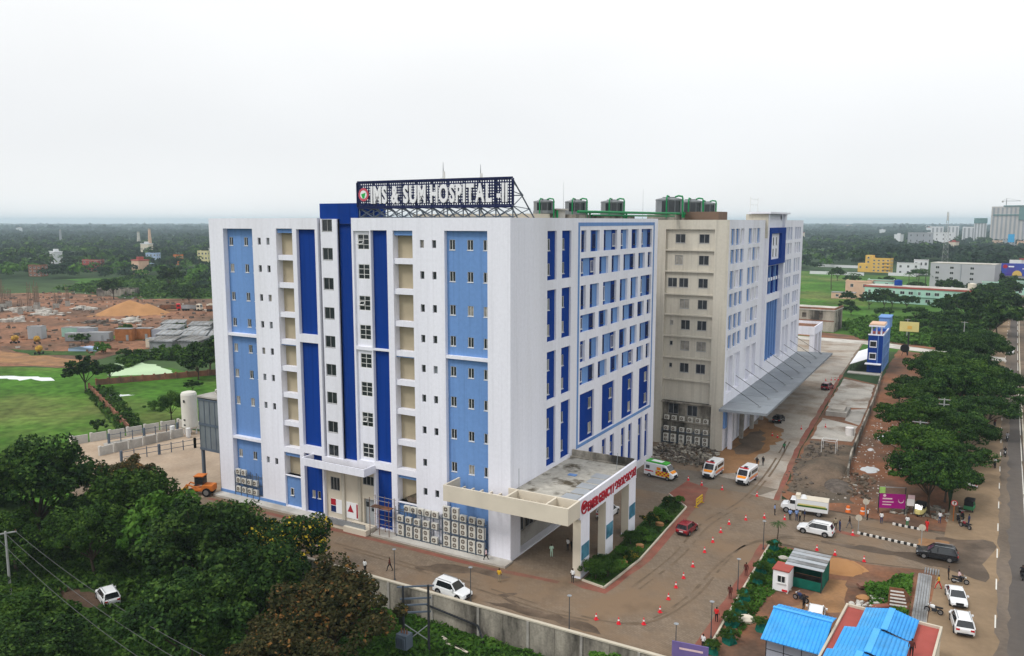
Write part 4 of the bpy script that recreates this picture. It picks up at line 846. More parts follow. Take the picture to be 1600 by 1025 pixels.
def crown_pts(seed, shape, ncl, per):
    rnd = np.random.default_rng(seed); C = []; Nn = []; cl = []
    for k in range(ncl):
        if shape == 'round':
            d = rnd.normal(size=3); d /= np.linalg.norm(d); d[2] = abs(d[2]) * 1.0 - .25; r = rnd.uniform(.5, 1.0) if k > ncl * .3 else rnd.uniform(.1, .55)
            lob = 1 + .16 * math.sin(3 * math.atan2(d[1], d[0]) + seed) + .1 * math.sin(7 * math.atan2(d[1], d[0]) + 2 * seed); c = d * r * lob * np.array([1, 1, .82]); cr = rnd.uniform(.1, .27)
        elif shape == 'rain':
            rr = math.sqrt(rnd.uniform(0, 1)) * .92; t = rnd.uniform(0, 2 * math.pi); c = np.array([rr * math.cos(t), rr * math.sin(t), .30 * (1 - rr ** 2) + rnd.uniform(-.20, .10)]) * np.array([1 + .15 * math.sin(3 * t + seed), 1 + .15 * math.cos(2 * t + seed), 1]); cr = rnd.uniform(.09, .24)
        else:
            d = rnd.normal(size=3); d /= np.linalg.norm(d); c = d * rnd.uniform(.2, .8) * np.array([1, 1, 1.0]); cr = rnd.uniform(.22, .36)
        cl.append(c); p = rnd.normal(size=(per, 3)); p /= np.linalg.norm(p, axis=1, keepdims=True); rad = rnd.uniform(.55, 1.0, (per, 1)) ** .6
        fl = np.array([1, 1, .45]) if shape == 'rain' else np.array([1, 1, .8])
        q = c + p * rad * cr * fl; C.append(q); Nn.append(p * .7 + rnd.normal(size=(per, 3)) * .55 + np.array([0, 0, .5]))
    return np.concatenate(C), np.concatenate(Nn), cl, rnd
def crown_mesh(name, seed, shape, ncl, per, leaf, m):
    C, Nn, cl, rnd = crown_pts(seed, shape, ncl, per); V, F = quads(C, Nn, leaf, rnd); return npmesh(name, V, F, m), cl
def trunk_mesh(cl, seed, h0, hc, rad, shape):
    """unit crown radius 1 at height hc; limbs reach the clumps"""
    rnd = random.Random(seed); b = MB(); fork = h0 + (hc - h0) * (.45 if shape == 'rain' else .4)
    b.tube([(0, 0, h0), (.02, .01, h0 + .03), (rnd.uniform(-.05, .05), rnd.uniform(-.05, .05), fork)], [rad * 1.7, rad * 1.15, rad * .85], 7)
    for c in cl[:: max(1, len(cl) // 9)]:
        e_ = Vector((c[0], c[1], hc + c[2])); s = Vector((0, 0, fork - .02)); m_ = s.lerp(e_, .5) + Vector((0, 0, .08)); b.tube([s, m_, e_], [rad * .6, rad * .35, rad * .12], 5, cap=False)
    me = bpy.data.meshes.new('trunk'); me.from_pydata(b.v, [], b.f); me.materials.append(MATS['bark']); return me
PROTO = {}
def proto(key, seed, shape, ncl, per, leaf, m, hc):
    cm, cl = crown_mesh('crown', seed, shape, ncl, per, leaf, m); PROTO[key] = (cm, trunk_mesh(cl, seed, 0, hc, .035 if shape != 'rain' else .03, shape), hc)
for k in range(3): proto(('dark', k), 10 + k, 'round', 100, 170, .044, 'leaf_dark', 1.05); proto(('mid', k), 20 + k, 'round', 90, 170, .046, 'leaf_mid', 1.05)
for k in range(2): proto(('flower', k), 30 + k, 'round', 100, 170, .042, 'leaf_flower', 1.0); proto(('bright', k), 40 + k, 'round', 50, 150, .07, 'leaf_bright', .9)
proto(('yellow', 0), 50, 'round', 90, 170, .046, 'leaf_yellowtop', 1.05)
for k in range(4): proto(('rain', k), 60 + k, 'rain', 105, 110, .040, ('leaf_rain', 'leaf_rain', 'leaf_mid', 'leaf_rain')[k], .95)
for k in range(3): proto(('farrain', k), 70 + k, 'rain', 70, 40, .085, 'leaf_rain', .85)
for k in range(3): proto(('fardark', k), 80 + k, 'round', 36, 55, .11, 'leaf_dark', 1.0)
def tree(key, x, y, z, r, label, sz=1.0, name='tree', group=None, rz=None):
    cm, tm, hc = PROTO[key]; t = thing(name, label, 'tree', (x, y, z), random.uniform(0, 6.28) if rz is None else rz, group); t.scale = (r, r, r * sz)
    link('trunk', tm, t); link('crown', cm, t, (0, 0, hc)); return t
NL = [('dark', 0, -62, -22, 8.8, 1.0, 'broad dark tree at the left edge of the picture, behind the power pole', 'tree'), ('mid', 0, -50, -15.5, 6.8, 1.0, 'mid green tree left of the parking yard gate', 'tree'), ('flower', 1, -61, -9.5, 4.6, 1.05, 'small brownish tree inside the corner of the compound wall', 'tree'),
      ('mid', 1, -47.5, -23.5, 5.2, 1.0, 'green tree above the parked white car', 'tree'), ('bright', 0, -42, -18, 6.4, 1.0, 'bright green tree in the middle of the left grove', 'tree'), ('dark', 1, -28.5, -22.5, 7.2, 1.0, 'dark tree in the grove right of the parked white car', 'tree'), ('dark', 2, -17.0, -33, 6.4, .95, 'darkest tree at the bottom edge of the grove', 'tree'),
      ('yellow', 0, -21.5, -17.0, 6.0, 1.02, 'tree with yellow blossom nearest the side entrance', 'tree'), ('dark', 0, -16, -27, 6.6, 1.0, 'dark tree touching the flowering brown tree', 'tree'), ('flower', 0, -6.6, -24.2, 6.6, .93, 'brownish flowering tree beside the transformer poles', 'flowering_tree'), ('flower', 1, -5.0, -33.0, 5.8, .9, 'brownish flowering tree cut by the bottom edge', 'flowering_tree'),
      ('mid', 2, -32.5, -15.5, 5.8, .98, 'green tree beside the road opposite the wall air conditioners', 'tree'), ('bright', 1, 19.5, -16.3, 3.5, .8, 'small bright green tree against the boundary wall', 'tree'), ('bright', 0, 15.4, -16.8, 2.4, .8, 'low bright bush left of the small tree at the boundary wall', 'tree'), ('mid', 0, -35, -40, 5.4, .8, 'green tree at the bottom left under the wires', 'tree'), ('mid', 2, -49, -36.5, 3.6, .7, 'low green tree right of the left power pole', 'tree'), ('dark', 1, -27, -43, 5.4, .8, 'dark tree at the bottom edge left of the grove', 'tree'), ('dark', 2, -54, -18.5, 5.4, .95, 'dark tree between the left edge tree and the yard', 'tree'), ('mid', 1, -57, -28, 5.0, .9, 'green tree in front of the broad left edge tree', 'tree')]
for a in NL: tree((a[0], a[1]), a[2], a[3], -3.05 if a[3] < -12 else -1.2, a[4], a[6], a[5], a[7], 'trees in the left grove')
# roadside row of rain trees
row = [(43.6, 43.8, 5.8), (45.6, 50.5, 5.0), (41.0, 58, 6.2), (46.6, 62, 5.6), (41.5, 68, 5.6), (47.6, 72, 5.4), (40.0, 77, 6.6), (46.4, 82, 6.0), (43.0, 91, 7.2), (50.8, 95, 6.6), (40.2, 101, 7.0), (46.0, 106, 7.6), (52.4, 112, 6.8), (40.0, 116, 6.8), (46.6, 121, 8.2), (53.2, 126, 6.2), (40.6, 131, 6.6), (46.5, 140, 7.4), (41.6, 152, 6.6), (50, 150, 6.4), (46, 163, 7.2), (51.5, 172, 6.6), (44.5, 180, 6.8), (50.5, 190, 6.8)]
for i, (x, y, r) in enumerate(row): tree(('rain', i % 4), x, y, 0, r, ordn(i) + ' spreading rain tree from the junction in the highway row', random.uniform(.78, 1.15), 'rain_tree', 'rain trees along the highway')
far = [(52, 206, 8), (45, 222, 8), (54, 232, 8.5), (48, 246, 8.5), (56, 258, 8.5), (50, 274, 9), (58, 288, 9), (52, 304, 9), (60, 318, 9), (54, 334, 9), (62, 350, 9), (56, 366, 9), (64, 384, 9.5), (57, 402, 9.5), (66, 420, 9.5), (59, 440, 10), (68, 462, 10), (61, 486, 10), (70, 510, 10), (63, 540, 10)]
for i, (x, y, r) in enumerate(far): tree((('farrain', 'farrain', 'fardark')[i % 3], (i * 2) % 3), x + random.uniform(-3, 2), y, 0, r * random.uniform(.65, 1.05), ordn(i) + ' tree of the far highway row beyond the yellow hoarding', random.uniform(.75, 1.2), 'rain_tree', 'rain trees along the far highway')
mids = [(12, 338, 5), (22, 336, 5.5), (47, 322, 8), (52, 312, 7), (16, 292, 4), (28, 290, 5), (40, 296, 8), (36, 262, 6), (30, 246, 4.5), (39, 240, 5), (43, 256, 7), (15, 345, 4.5), (6, 332, 5), (-2, 318, 3.5), (10, 360, 5)]
for i, (x, y, r) in enumerate(mids): tree((('farrain', 'fardark')[i > 10], i % 3), x, y, 0, r, ordn(i) + ' tree counted around the pale green school building', 1.0, 'tree', 'trees by the green building')
lm = [('fardark', 0, -141, 35, 5.2, 'lone dark tree at the corner of the brick field walls'), ('fardark', 1, -133, 66, 6.5, 'dark tree beside the hospital edge behind the algae pond'), ('fardark', 2, -128, 58, 5, 'dark bush below the tin shanties at the hospital edge'), ('farrain', 0, -146, 45, 3.6, 'small thin tree behind the lone field tree'), ('mid', 1, -97, 26, 3.4, 'small green tree behind the white oxygen tank'), ('fardark', 2, -352, 185, 7, 'dark bush left of the roofless brick ruin'), ('fardark', 0, -372, 235, 9, 'dark tree standing above the roofless brick ruin')]
for a in lm: tree((a[0], a[1]), a[2], a[3], 0, a[4], a[5], 1.0, 'tree')
sb = [(-126, 66, 3.4), (-143, 84, 3.0), (-152, 96, 3.2), (-176, 70, 2.6), (-190, 72, 3.0), (-214, 80, 3.2), (-118, 48, 2.2), (-108, 30, 2.0), (-101, 12, 2.2), (-104, 20, 1.8), (-222, 102, 3.4), (-206, 112, 3.6), (-196, 104, 3.0), (-246, 84, 3.2), (-298, 190, 5), (-318, 205, 6), (-270, 205, 5), (-250, 222, 5), (-340, 212, 6)]
for i, (x, y, r) in enumerate(sb): tree((('fardark', 'bright')[i % 3 == 1], i % 2), x, y, -.2, r, ordn(i) + ' bushy tree counted over the left field and site edge', .8, 'bush', 'bushes on the left land')
rm = [(-62, 320, 6), (-57, 338, 5.5), (-66, 346, 6.5), (-52, 322, 4.5), (-60, 368, 6), (2, 300, 3.6), (-6, 352, 4.2), (8, 420, 5), (-20, 480, 5.5), (-34, 520, 6), (2, 470, 5), (20, 440, 5.5), (34, 440, 5.5), (40, 432, 6), (14, 560, 6), (26, 400, 4.6)]
for i, (x, y, r) in enumerate(rm): tree((('fardark', 'farrain')[i % 3 == 2], i % 3), x, y, -.2, r, ordn(i) + ' tree counted over the meadow beyond the wing', 1.0, 'tree', 'trees on the right meadow')
# palms
def palm_mesh(seed, n=15):
    rnd = random.Random(seed); V = []; F = []
    for k in range(n):
        a = 2 * math.pi * k / n + rnd.uniform(-.2, .2); up = rnd.uniform(.05, .9); L_ = rnd.uniform(.85, 1.1); P = []
        for t in np.linspace(0, 1, 7): P.append(np.array([math.cos(a) * L_ * t * (1 - .15 * up), math.sin(a) * L_ * t * (1 - .15 * up), up * t * .9 - 1.05 * t * t * (.5 + .3 * up)]))
        side = np.array([-math.sin(a), math.cos(a), 0])
        for i in range(6):
            for s in (-1, 1):
                for q in range(2):
                    p = P[i] + (P[i + 1] - P[i]) * q * .5; w_ = .17 * math.sin(math.pi * min(1, (i + q * .5 + .7) / 7.2)) + .03; tip = p + side * s * w_ + (P[i + 1] - P[i]) * .7 + np.array([0, 0, -.07]); b = p + (P[i + 1] - P[i]) * .42
                    j = len(V); V += [p, b, tip]; F.append((j, j + 1, j + 2))
    return npmesh('fronds', V, F, 'leaf_palm')
pm_ = [palm_mesh(s) for s in (1, 2, 3)]
tb = MB().tube([(0, 0, 0), (.08, .02, 1.4), (.03, .05, 2.6)], [.075, .055, .045], 7); ptm = bpy.data.meshes.new('trunk'); ptm.from_pydata(tb.v, [], tb.f); ptm.materials.append(MATS['bark'])
def palm(x, y, r, label, group=None, hs=1.0, z=0):
    t = thing('palm_tree', label, 'palm', (x, y, z), random.uniform(0, 6), group); t.scale = (r, r, r * hs); link('trunk', ptm, t); link('fronds', random.choice(pm_), t, (.03, .05, 2.6)); return t
for i, (x, y, r) in enumerate([(-26.4, 440, 3.9), (-16, 452, 3.6), (-14, 462, 3.2), (14, 470, 3.6), (19, 480, 4.4), (23, 486, 4.2), (26, 478, 3.6), (32, 500, 3.8), (37, 505, 3.4), (-58, 330, 4.2), (-63, 340, 4.4), (-54, 345, 4.0), (-66, 325, 3.8), (-69, 350, 4.2), (-60, 360, 4.4)]):
    palm(x, y, r, ordn(i) + ' coconut palm counted on the green land beyond the wing', 'coconut palms beyond the wing')
for i in range(26):
    x = -640 + i * 9.5 + random.uniform(-6, 6); y = 300 + (x + 640) * .52 + random.uniform(-25, 25); palm(x, y, random.uniform(3.2, 4.4), ordn(i) + ' coconut palm from the left along the far wood edge', 'coconut palms at the wood edge', 1.25)
# far woods: one mass
def blocked(x, y):
    if -20 < x < 75 and y < 560: return True
    if x > 55 and y < 600: return True
    return False
def wood(name, seed, r0, r1, az0, az1, n, R0, R1, nl, leaf, zc, m='leaf_far', skip=None, vs=.75):
    rnd = np.random.default_rng(seed); rr = np.sqrt(rnd.uniform(r0 ** 2, r1 ** 2, n)); A = np.radians(rnd.uniform(az0, az1, n))
    x = 46 + rr * np.sin(A); y = -81 + rr * np.cos(A); ok = np.array([not (skip and skip(a, b)) for a, b in zip(x, y)]); x, y = x[ok], y[ok]; n = len(x)
    rad = rnd.uniform(R0, R1, n); tone = 1
    p = rnd.normal(size=(n, nl, 3)); p /= np.linalg.norm(p, axis=2, keepdims=True); p[..., 2] = np.abs(p[..., 2]) * .9 - .15
    rads = rnd.uniform(.6, 1.05, (n, nl, 1)); C = p * rads * rad[:, None, None] * np.array([1, 1, vs]); C[..., 0] += x[:, None]; C[..., 1] += y[:, None]; C[..., 2] += (rad * zc)[:, None]
    Nn = (p * 1.0 + rnd.normal(size=p.shape) * .35 + np.array([0, 0, .35])).reshape(-1, 3); Cf = C.reshape(-1, 3)
    V, F = quads(Cf, Nn, 1.0, rnd, 1.3); sc = np.repeat(np.repeat(rad, nl) * leaf, 4)[:, None]; ctr = np.repeat(Cf, 4, axis=0); V = ctr + (V - ctr) * sc
    o = kind(link(name, npmesh(name, V, F, m)), 'stuff'); return o
def sk1(x, y):
    # keep open land clear: site, fields, right-hand meadow
    if -450 < x < -60 and y < 205 + (x + 450) * .22: return True
    if x > -140 and y < 330: return True
    if -135 < x < 0 and y < 640 and not (x < -52 and 300 < y < 420): return True
    if x >= 0 and y < 500: return True
    if 6 < x < 36 and y < 862: return True
    if x > 62: return y < 760
    if -60 < x < 75 and 540 < y < 720: return True
    if -560 < x < -340 and y < 255 + (x + 560) * .12: return True
    return False
wood('woodland', 101, 300, 760, -68, 8, 1150, 3.2, 6.5, 60, .33, .8, skip=sk1)
wood('woodland', 111, 300, 800, -68, 8, 420, 3.5, 7.5, 60, .33, .85, m='leaf_bright', skip=sk1)
wood('woodland', 102, 760, 1500, -68, 9, 1900, 4, 8, 34, .45, .75, skip=sk1)
wood('woodland', 112, 760, 1700, -68, 9, 620, 4, 9, 34, .45, .75, m='leaf_mid', skip=sk1)
wood('woodland', 113, 700, 1900, -68, 9, 260, 6, 11, 44, .4, .85, m='leaf_dark', skip=sk1)
wood('woodland', 103, 1500, 3600, -68, 9, 3600, 8, 16, 16, .6, .35, vs=.5)
wood('woodland', 104, 3600, 8500, -68, 9, 2400, 20, 44, 10, .8, .1, vs=.28)
wood('woodland', 105, 640, 1100, -6, 6, 420, 6, 11, 40, .4, .85, m='leaf_far', skip=lambda x, y: (x > 70 and y < 760) or (-45 < x < 15 and y < 730) or (x > 15 and y < 640) or (6 < x < 36 and y < 862))
# low scrub and grass on the near slopes
def cover(name, seed, pts, n, h0, h1, sz, m, avoid=None):
    rnd = np.random.default_rng(seed); P = np.array(pts, float); from mathutils.geometry import tessellate_polygon
    tri = tessellate_polygon([[Vector((a, b, 0)) for a, b in pts]]); ar = np.array([abs(np.cross(P[t[1]] - P[t[0]], P[t[2]] - P[t[0]])) for t in tri]); ch = rnd.choice(len(tri), n, p=ar / ar.sum()); T = P[np.array(tri)[ch]]
    u = rnd.uniform(0, 1, (n, 2)); f_ = u.sum(1) > 1; u[f_] = 1 - u[f_]; xy = T[:, 0] + (T[:, 1] - T[:, 0]) * u[:, :1] + (T[:, 2] - T[:, 0]) * u[:, 1:]
    if avoid: xy = xy[np.hypot((xy[:, 0] - avoid[0]) / avoid[2], (xy[:, 1] - avoid[1]) / avoid[3]) > 1]; n = len(xy)
    hum = np.sin(xy[:, 0] * .9) * np.cos(xy[:, 1] * .8 + xy[:, 0] * .3); z = terrain_h(xy[:, 0], xy[:, 1]) + rnd.uniform(h0, h1, n) * np.clip(.6 + .6 * hum, .15, 1.4)
    C = np.column_stack([xy, z]); Nn = rnd.normal(size=(n, 3)) * .6 + np.array([0, 0, .7]); V, F = quads(C, Nn, sz, rnd, 2.0); return kind(link(name, npmesh(name, V, F, m)), 'stuff')
cover('undergrowth', 1, [(-14, -12.2), (26, -12.6), (26, -34), (-12, -40)], 26000, .02, .55, .30, 'grass_blade')
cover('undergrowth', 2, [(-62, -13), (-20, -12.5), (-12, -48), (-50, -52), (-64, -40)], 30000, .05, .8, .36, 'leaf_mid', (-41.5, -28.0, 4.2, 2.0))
kind(MB().poly([(-43 + 6 * math.cos(a) * random.uniform(.55, 1.15), -28.4 + 2.2 * math.sin(a) * random.uniform(.5, 1.3), -2.985) for a in np.linspace(0, 6.283, 30, endpoint=False)]).build('dirt_ground', mat('dark_soil', (.085, .055, .038), .95, .3, .5, micro=.2)), 'structure')  # dark brown earth around the parked car
cover('field_tufts', 4, [(-140, 34), (-97, 14), (-94, 18), (-138, 40)], 2200, .1, 1.3, .5, 'leaf_mid')
cover('bank_scrub', 5, [(-166, 72), (-150, 76), (-138, 82), (-150, 92), (-172, 84), (-176, 72)], 9000, .2, 2.6, .7, 'leaf_mid')
cover('bank_scrub', 6, [(-160, 60), (-172, 64), (-178, 74), (-168, 72)], 2200, .2, 1.8, .7, 'leaf_mid')
cover('bank_scrub', 7, [(14, 225), (44, 214), (48, 260), (30, 300), (10, 290), (2, 262)], 15000, .2, 1.8, .9, 'leaf_bright')
cover('bank_scrub', 8, [(-440, 205), (-345, 195), (-230, 262), (-240, 330), (-500, 300)], 12000, .3, 2.2, 1.6, 'leaf_mid')
cover('verge_grass', 9, [(38.5, 14), (43, 20.5), (43.2, 8), (41, 6), (39.5, 10)], 5200, .05, 1.0, .3, 'leaf_bright')
cover('verge_grass', 10, [(26.9, -10), (28.6, -10), (29.4, 6), (30.8, 12), (31, 20), (26.6, 21)], 6000, .02, .4, .26, 'grass_blade')
cover('garden_grass', 11, [(9.9, .2), (12.6, 0), (13.3, 8.5), (12.7, 28.5), (9.2, 32.5), (9.8, 18)], 2600, .08, .22, .2, 'grass_blade')
# planted bed beside the porch: kerb, soil and single plants
BK = MB(); pl = [(9.75, -.25), (12.75, -.85), (13.55, 8.4), (12.9, 29.1), (8.9, 33.2)]
for p, q in zip(pl[:-1], pl[1:]): BK.bar((*p, .11), (*q, .11), .18, .22)
kind(BK.build('kerb', 'kerb_cream'), 'structure'); sheet('planting_bed', [(9.8, -.2), (12.65, -.7), (13.4, 8.4), (12.8, 29), (9, 33), (9.5, 12)], .06, 'scrub')
gp = [(10.9, .9, 2.0, 'mid'), (11.9, 2.2, 1.3, 'mid'), (10.8, 3.0, 2.1, 'mid'), (12.4, 4.4, 1.0, 'bright'), (11.3, 5.2, 1.2, 'mid'), (12.8, 7.4, .8, 'yellow'), (10.9, 8.6, 1.3, 'bright'), (12.6, 10.2, .7, 'bright'), (10.8, 12.4, 1.5, 'mid'), (12.4, 14, .6, 'bright'), (11.0, 16.2, 1.2, 'bright'), (12.5, 18, .6, 'mid'), (10.7, 19.8, 1.4, 'yellow'), (12.3, 22, .8, 'bright'), (10.6, 23.8, 1.3, 'bright'), (12.0, 26.4, .9, 'mid'), (10.4, 28.4, 1.2, 'yellow'), (11.4, 30.2, .8, 'bright')]
for i, (x, y, r, k) in enumerate(gp): t = tree((k, 0), x, y, .05, r * (.9, 1.2, .75, 1.05)[i % 4], ordn(i) + ' shrub from the near corner of the porch planting bed', .8, 'shrub', 'shrubs in the planting bed'); t['category'] = 'shrub'
for i, (x, y) in enumerate([(12.2, 12), (11.9, 20.4), (12.3, 6.2)]):
    b = MB().prism([(.55 * math.cos(t) * random.uniform(.8, 1.2), .4 * math.sin(t) * random.uniform(.8, 1.2)) for t in np.linspace(0, 6.28, 9, endpoint=False)], 0, .38).build('boulder', 'sand', loc=(x, y, .1)); tag(b, ['tan boulder in the middle of the planting bed', 'tan boulder at the far end of the planting bed', 'tan boulder at the near end of the planting bed'][i], 'boulder')
t = palm(26.9, 23.6, 1.15, 'young palm on the verge corner beside the lamp post', None, .75)
# green netted saplings along the plot kerb
for i, (x, y, r) in enumerate([(27.3, 19.8, .8), (27.8, 15.6, .7), (27.3, 12.2, .9), (27.6, 9.0, .8), (27.4, 4.0, .8), (27.7, 1.0, .9), (27.6, -2.0, 1.0), (28.2, -5.6, .9), (30.4, -1.5, .8), (27.3, -8.4, .8)]):
    t = thing('netted_sapling', ordn(i) + ' sapling in green netting from the far end of the plot kerb', 'sapling', (x, y, 0), random.uniform(0, 6), 'netted saplings'); s = random.uniform(.9, 1.2)
    b = MB(); n = 9
    b.tube([(0, 0, 0), (.05, .02, .45 * s), (-.03, .04, .9 * s), (.1, 0, 1.15 * s)], [.75 * r, .65 * r, .5 * r, .2 * r], n, cap=False); b.v = [(a * random.uniform(.75, 1.3), c_ * random.uniform(.75, 1.3), e_ * random.uniform(.85, 1.15)) for a, c_, e_ in b.v]; b.build('net', 'net_green', t); cm = PROTO[('mid', i % 3)][0]; o = link('leaves', cm, t, (0, 0, .95)); o.scale = (r * 1.15, r * 1.15, r * .8)
# ================================================================ far and middle-distance buildings
def place(t, name, mb, m, par=None): o = mb.build(name, m, par or t); return o
def house(name, x, y, w, d, h, label, wall, roof='concrete_pale', cat='house', rz=0, floors=2, nw=3, parapet=.6, z=0, group=None, wins=True):
    t = thing(name, label, cat, (x, y, z), rz, group); MB().box(-w / 2, w / 2, -d / 2, d / 2, 0, h).build('wall', wall, t)
    MB().box(-w / 2 - .15, w / 2 + .15, -d / 2 - .15, d / 2 + .15, h + .002, h + .25).build('roof', roof, t)
    if parapet: MB().box(-w / 2, w / 2, -d / 2, -d / 2 + .2, h + .25, h + .25 + parapet).box(w / 2 - .2, w / 2, -d / 2 + .2, d / 2, h + .25, h + .25 + parapet).box(-w / 2, -w / 2 + .2, -d / 2 + .2, d / 2, h + .25, h + .25 + parapet).build('parapet', wall, t)
    if wins:
        fh = h / floors; F0, F1 = Face((0, -d / 2, 0), 0), Face((w / 2, 0, 0), R(90))
        for f_ in range(floors):
            for k in range(nw): wadd(t, F0, -w / 2 + (k + .5) * w / nw, fh * (f_ + .55), min(1.6, w / nw * .5), fh * .42)
            n2 = max(1, int(nw * d / w))
            for k in range(n2): wadd(t, F1, -d / 2 + (k + .5) * d / n2, fh * (f_ + .55), min(1.6, d / n2 * .5), fh * .42)
    return t
def wadd(t, fc, u, z, w, h):
    fo, po = wmesh(w, h, 'two', 'frame_white', 'glass_dark'); p = fc.P(u, -.04, z); o = link('window', fo, t, p, fc.rz); link('pane', po, o); return o
mat('pale_blue_wall', (.35, .45, .62), .8, .08, .3); mat('cream_yellow', (.62, .56, .30), .8, .08, .3); mat('wall_yellow', (.66, .42, .10), .8, .08, .3); mat('wall_mint', (.38, .60, .50), .8, .08, .15, col2=(.28, .45, .38)); mat('wall_peach', (.62, .42, .30), .8, .08, .3); mat('wall_greyblock', (.40, .40, .43), .8, .06, .1)
mat('print_blue', (.05, .08, .38), .5, .12, .2, col2=(.08, .05, .30)); mat('print_gold', (.65, .45, .12), .5, .1, 1); mat('print_yellow', (.62, .55, .22), .5, .08, .4); mat('teal_net', (.12, .22, .22), .7, .12, .2); mat('tower_stone', (.50, .47, .45), .8, .08, .05); mat('tower_white', (.62, .63, .65), .8, .06, .05); mat('tower_shade_grey', (.30, .32, .35), .8, .08, .05); mat('tank_white', (.62, .6, .54), .5, .04, 1); mat('billboard_cyan', (.02, .32, .62), .5, .1, .5)  # darker tower grey: plain grey walls, and recess shade put into colour
# yellow house
t = house('yellow_house', -16, 640, 14, 9, 11, 'yellow stepped house standing alone on the meadow', 'wall_yellow', 'wall_yellow', floors=4, nw=4, rz=R(-10))
MB().box(-18, -7, -4, 4, 0, 7).build('side_block', 'wall_yellow', t); MB().box(-12.5, -7.1, -3.5, 3.5, 7, 13.8).build('stair_tower', 'wall_yellow', t)
for k in range(3): MB().box(1, 6.8, -5.4, -4.52, 2.6 + k * 2.75, 2.95 + k * 2.75).build('balcony', 'wall_yellow', t)
for u, z in ((-16, 4), (-11, 4), (-10, 8.4), (-10, 11.8)): wadd(t, Face((0, -4, 0), 0), u, z, 1.5, 1.5)
# mint school building
t = thing('school_building', 'long pale green two-storey building with red roof edge', 'building', (25, 374, 0), R(-14)); W_ = 50
MB().box(-W_ / 2, W_ / 2, -6, 6, 0, 7.6).build('wall', 'wall_mint', t); MB().box(-W_ / 2 - .3, W_ / 2 + .3, -6.3, 6.3, 7.602, 8.4).build('roof', 'roof_red', t); MB().box(-W_ / 2 + .6, W_ / 2 - .6, -5.6, 5.6, 8.405, 8.6).build('roof_deck', 'concrete_pale', t)
for f_ in range(2):
    for k in range(12): wadd(t, Face((0, -6, 0), 0), -W_ / 2 + 2.5 + k * 4.05, 1.9 + f_ * 3.6, 2.2 if k % 3 else 1.2, 1.6)
MB().box(-W_ / 2, W_ / 2, -6.6, -6.02, 3.7, 4.0).build('ledge', 'wall_mint', t)
for i, x in enumerate((-11, 25)): tag(MB().cyl(0, 0, 0, 2.6, 1.9, n=14).cyl(0, 0, 2.6, 3.0, 1.9, .5, n=14).build('water_tank', ('deep_blue_paint', 'cream_paint')[i], loc=(25 + x * .92, 374 - x * .23, 8.62)), ('blue water tank on the pale green building', 'cream water tank on the pale green building')[i], 'tank')
t = house('peach_house', -6, 398, 13, 10, 8.5, 'peach house left of the pale green building', 'wall_peach', 'wall_peach', floors=2, nw=2); house('shed_house', -12, 384, 12, 5, 3.2, 'low dark-roofed shed before the peach house', 'wall_peach', 'tin_grey', floors=1, nw=2, parapet=0)
house('red_house', 4, 408, 13, 9, 8.8, 'house with red roof terrace behind the green building', 'wall_mint', 'roof_red', floors=2, nw=2)
# grey block with blue hoarding
t = thing('grey_block', 'big plain grey block with square windows behind the palms', 'building', (44.5, 478, 0), R(-14)); MB().box(-18, 17, -7, 7, 0, 16).build('wall', 'wall_greyblock', t); MB().box(-18.1, 17.1, -7.1, 7.1, 16.002, 16.4).build('roof', 'concrete_pale', t); MB().box(-1.3, -.8, -7.3, -7.02, 0, 16).build('joint', 'tower_shade_grey', t)
for u in (-14, -6, 5): 
    for z in (13.6, 10.4, 7.2): wadd(t, Face((0, -7, 0), 0), u, z, 2.1, 1.5)
t = thing('hoarding', 'wide blue advertising hoarding beside the grey block', 'billboard', (72, 488, 0)); t.scale = (.72, .72, .78); MB().box(-13, 16, -.4, .4, 11.5, 21).build('board', 'print_blue', t); MB().box(-12, 15, .5, 8, 0, 11.4).build('backing_building', 'wall_greyblock', t)
pb_ = MB()
for k in range(5): pb_.bar((-11 + k * 6, .8, 0), (-11 + k * 6, .8, 20), .4)
pb_.build('support', 'steel_grey', t); MB().poly([(-9.8 + 1.7 * math.cos(a), -.43, 18.5 + 1.5 * math.sin(a)) for a in np.linspace(0, 6.28, 16, endpoint=False)]).build('logo_mark', 'sign_red', t); MB().box(-7.5, -3.5, -.46, -.42, 18, 19).build('print_bar', 'letter_white', t); MB().poly([(-1 + 3.6 * math.cos(a), -.44, 11.6 + 4 * math.sin(a)) for a in np.linspace(0, 3.1416, 14)]).build('print_arch', 'print_gold', t); MB().box(2.5, 8, -.46, -.42, 16.6, 17.3).build('print_bar', 'letter_white', t); MB().box(-7, 1.5, .45, 3, 21.02, 23.6).build('cabin', 'frame_white', t)
for i, (x, y, w_, d_, h_, c_, lb) in enumerate([(57, 446, 8, 6, 7, 'wall_mint', 'turquoise house below the grey block'), (76, 456, 12, 7, 7.5, 'wall_mint', 'turquoise house below the blue hoarding'), (5, 612, 16, 9, 9, 'tower_white', 'white house left of the grey block'), (13, 626, 10, 8, 11, 'tower_white', 'taller white house behind the palms left of the grey block')]): house('town_house', x, y, w_, d_, h_, lb, c_, floors=2, nw=3)
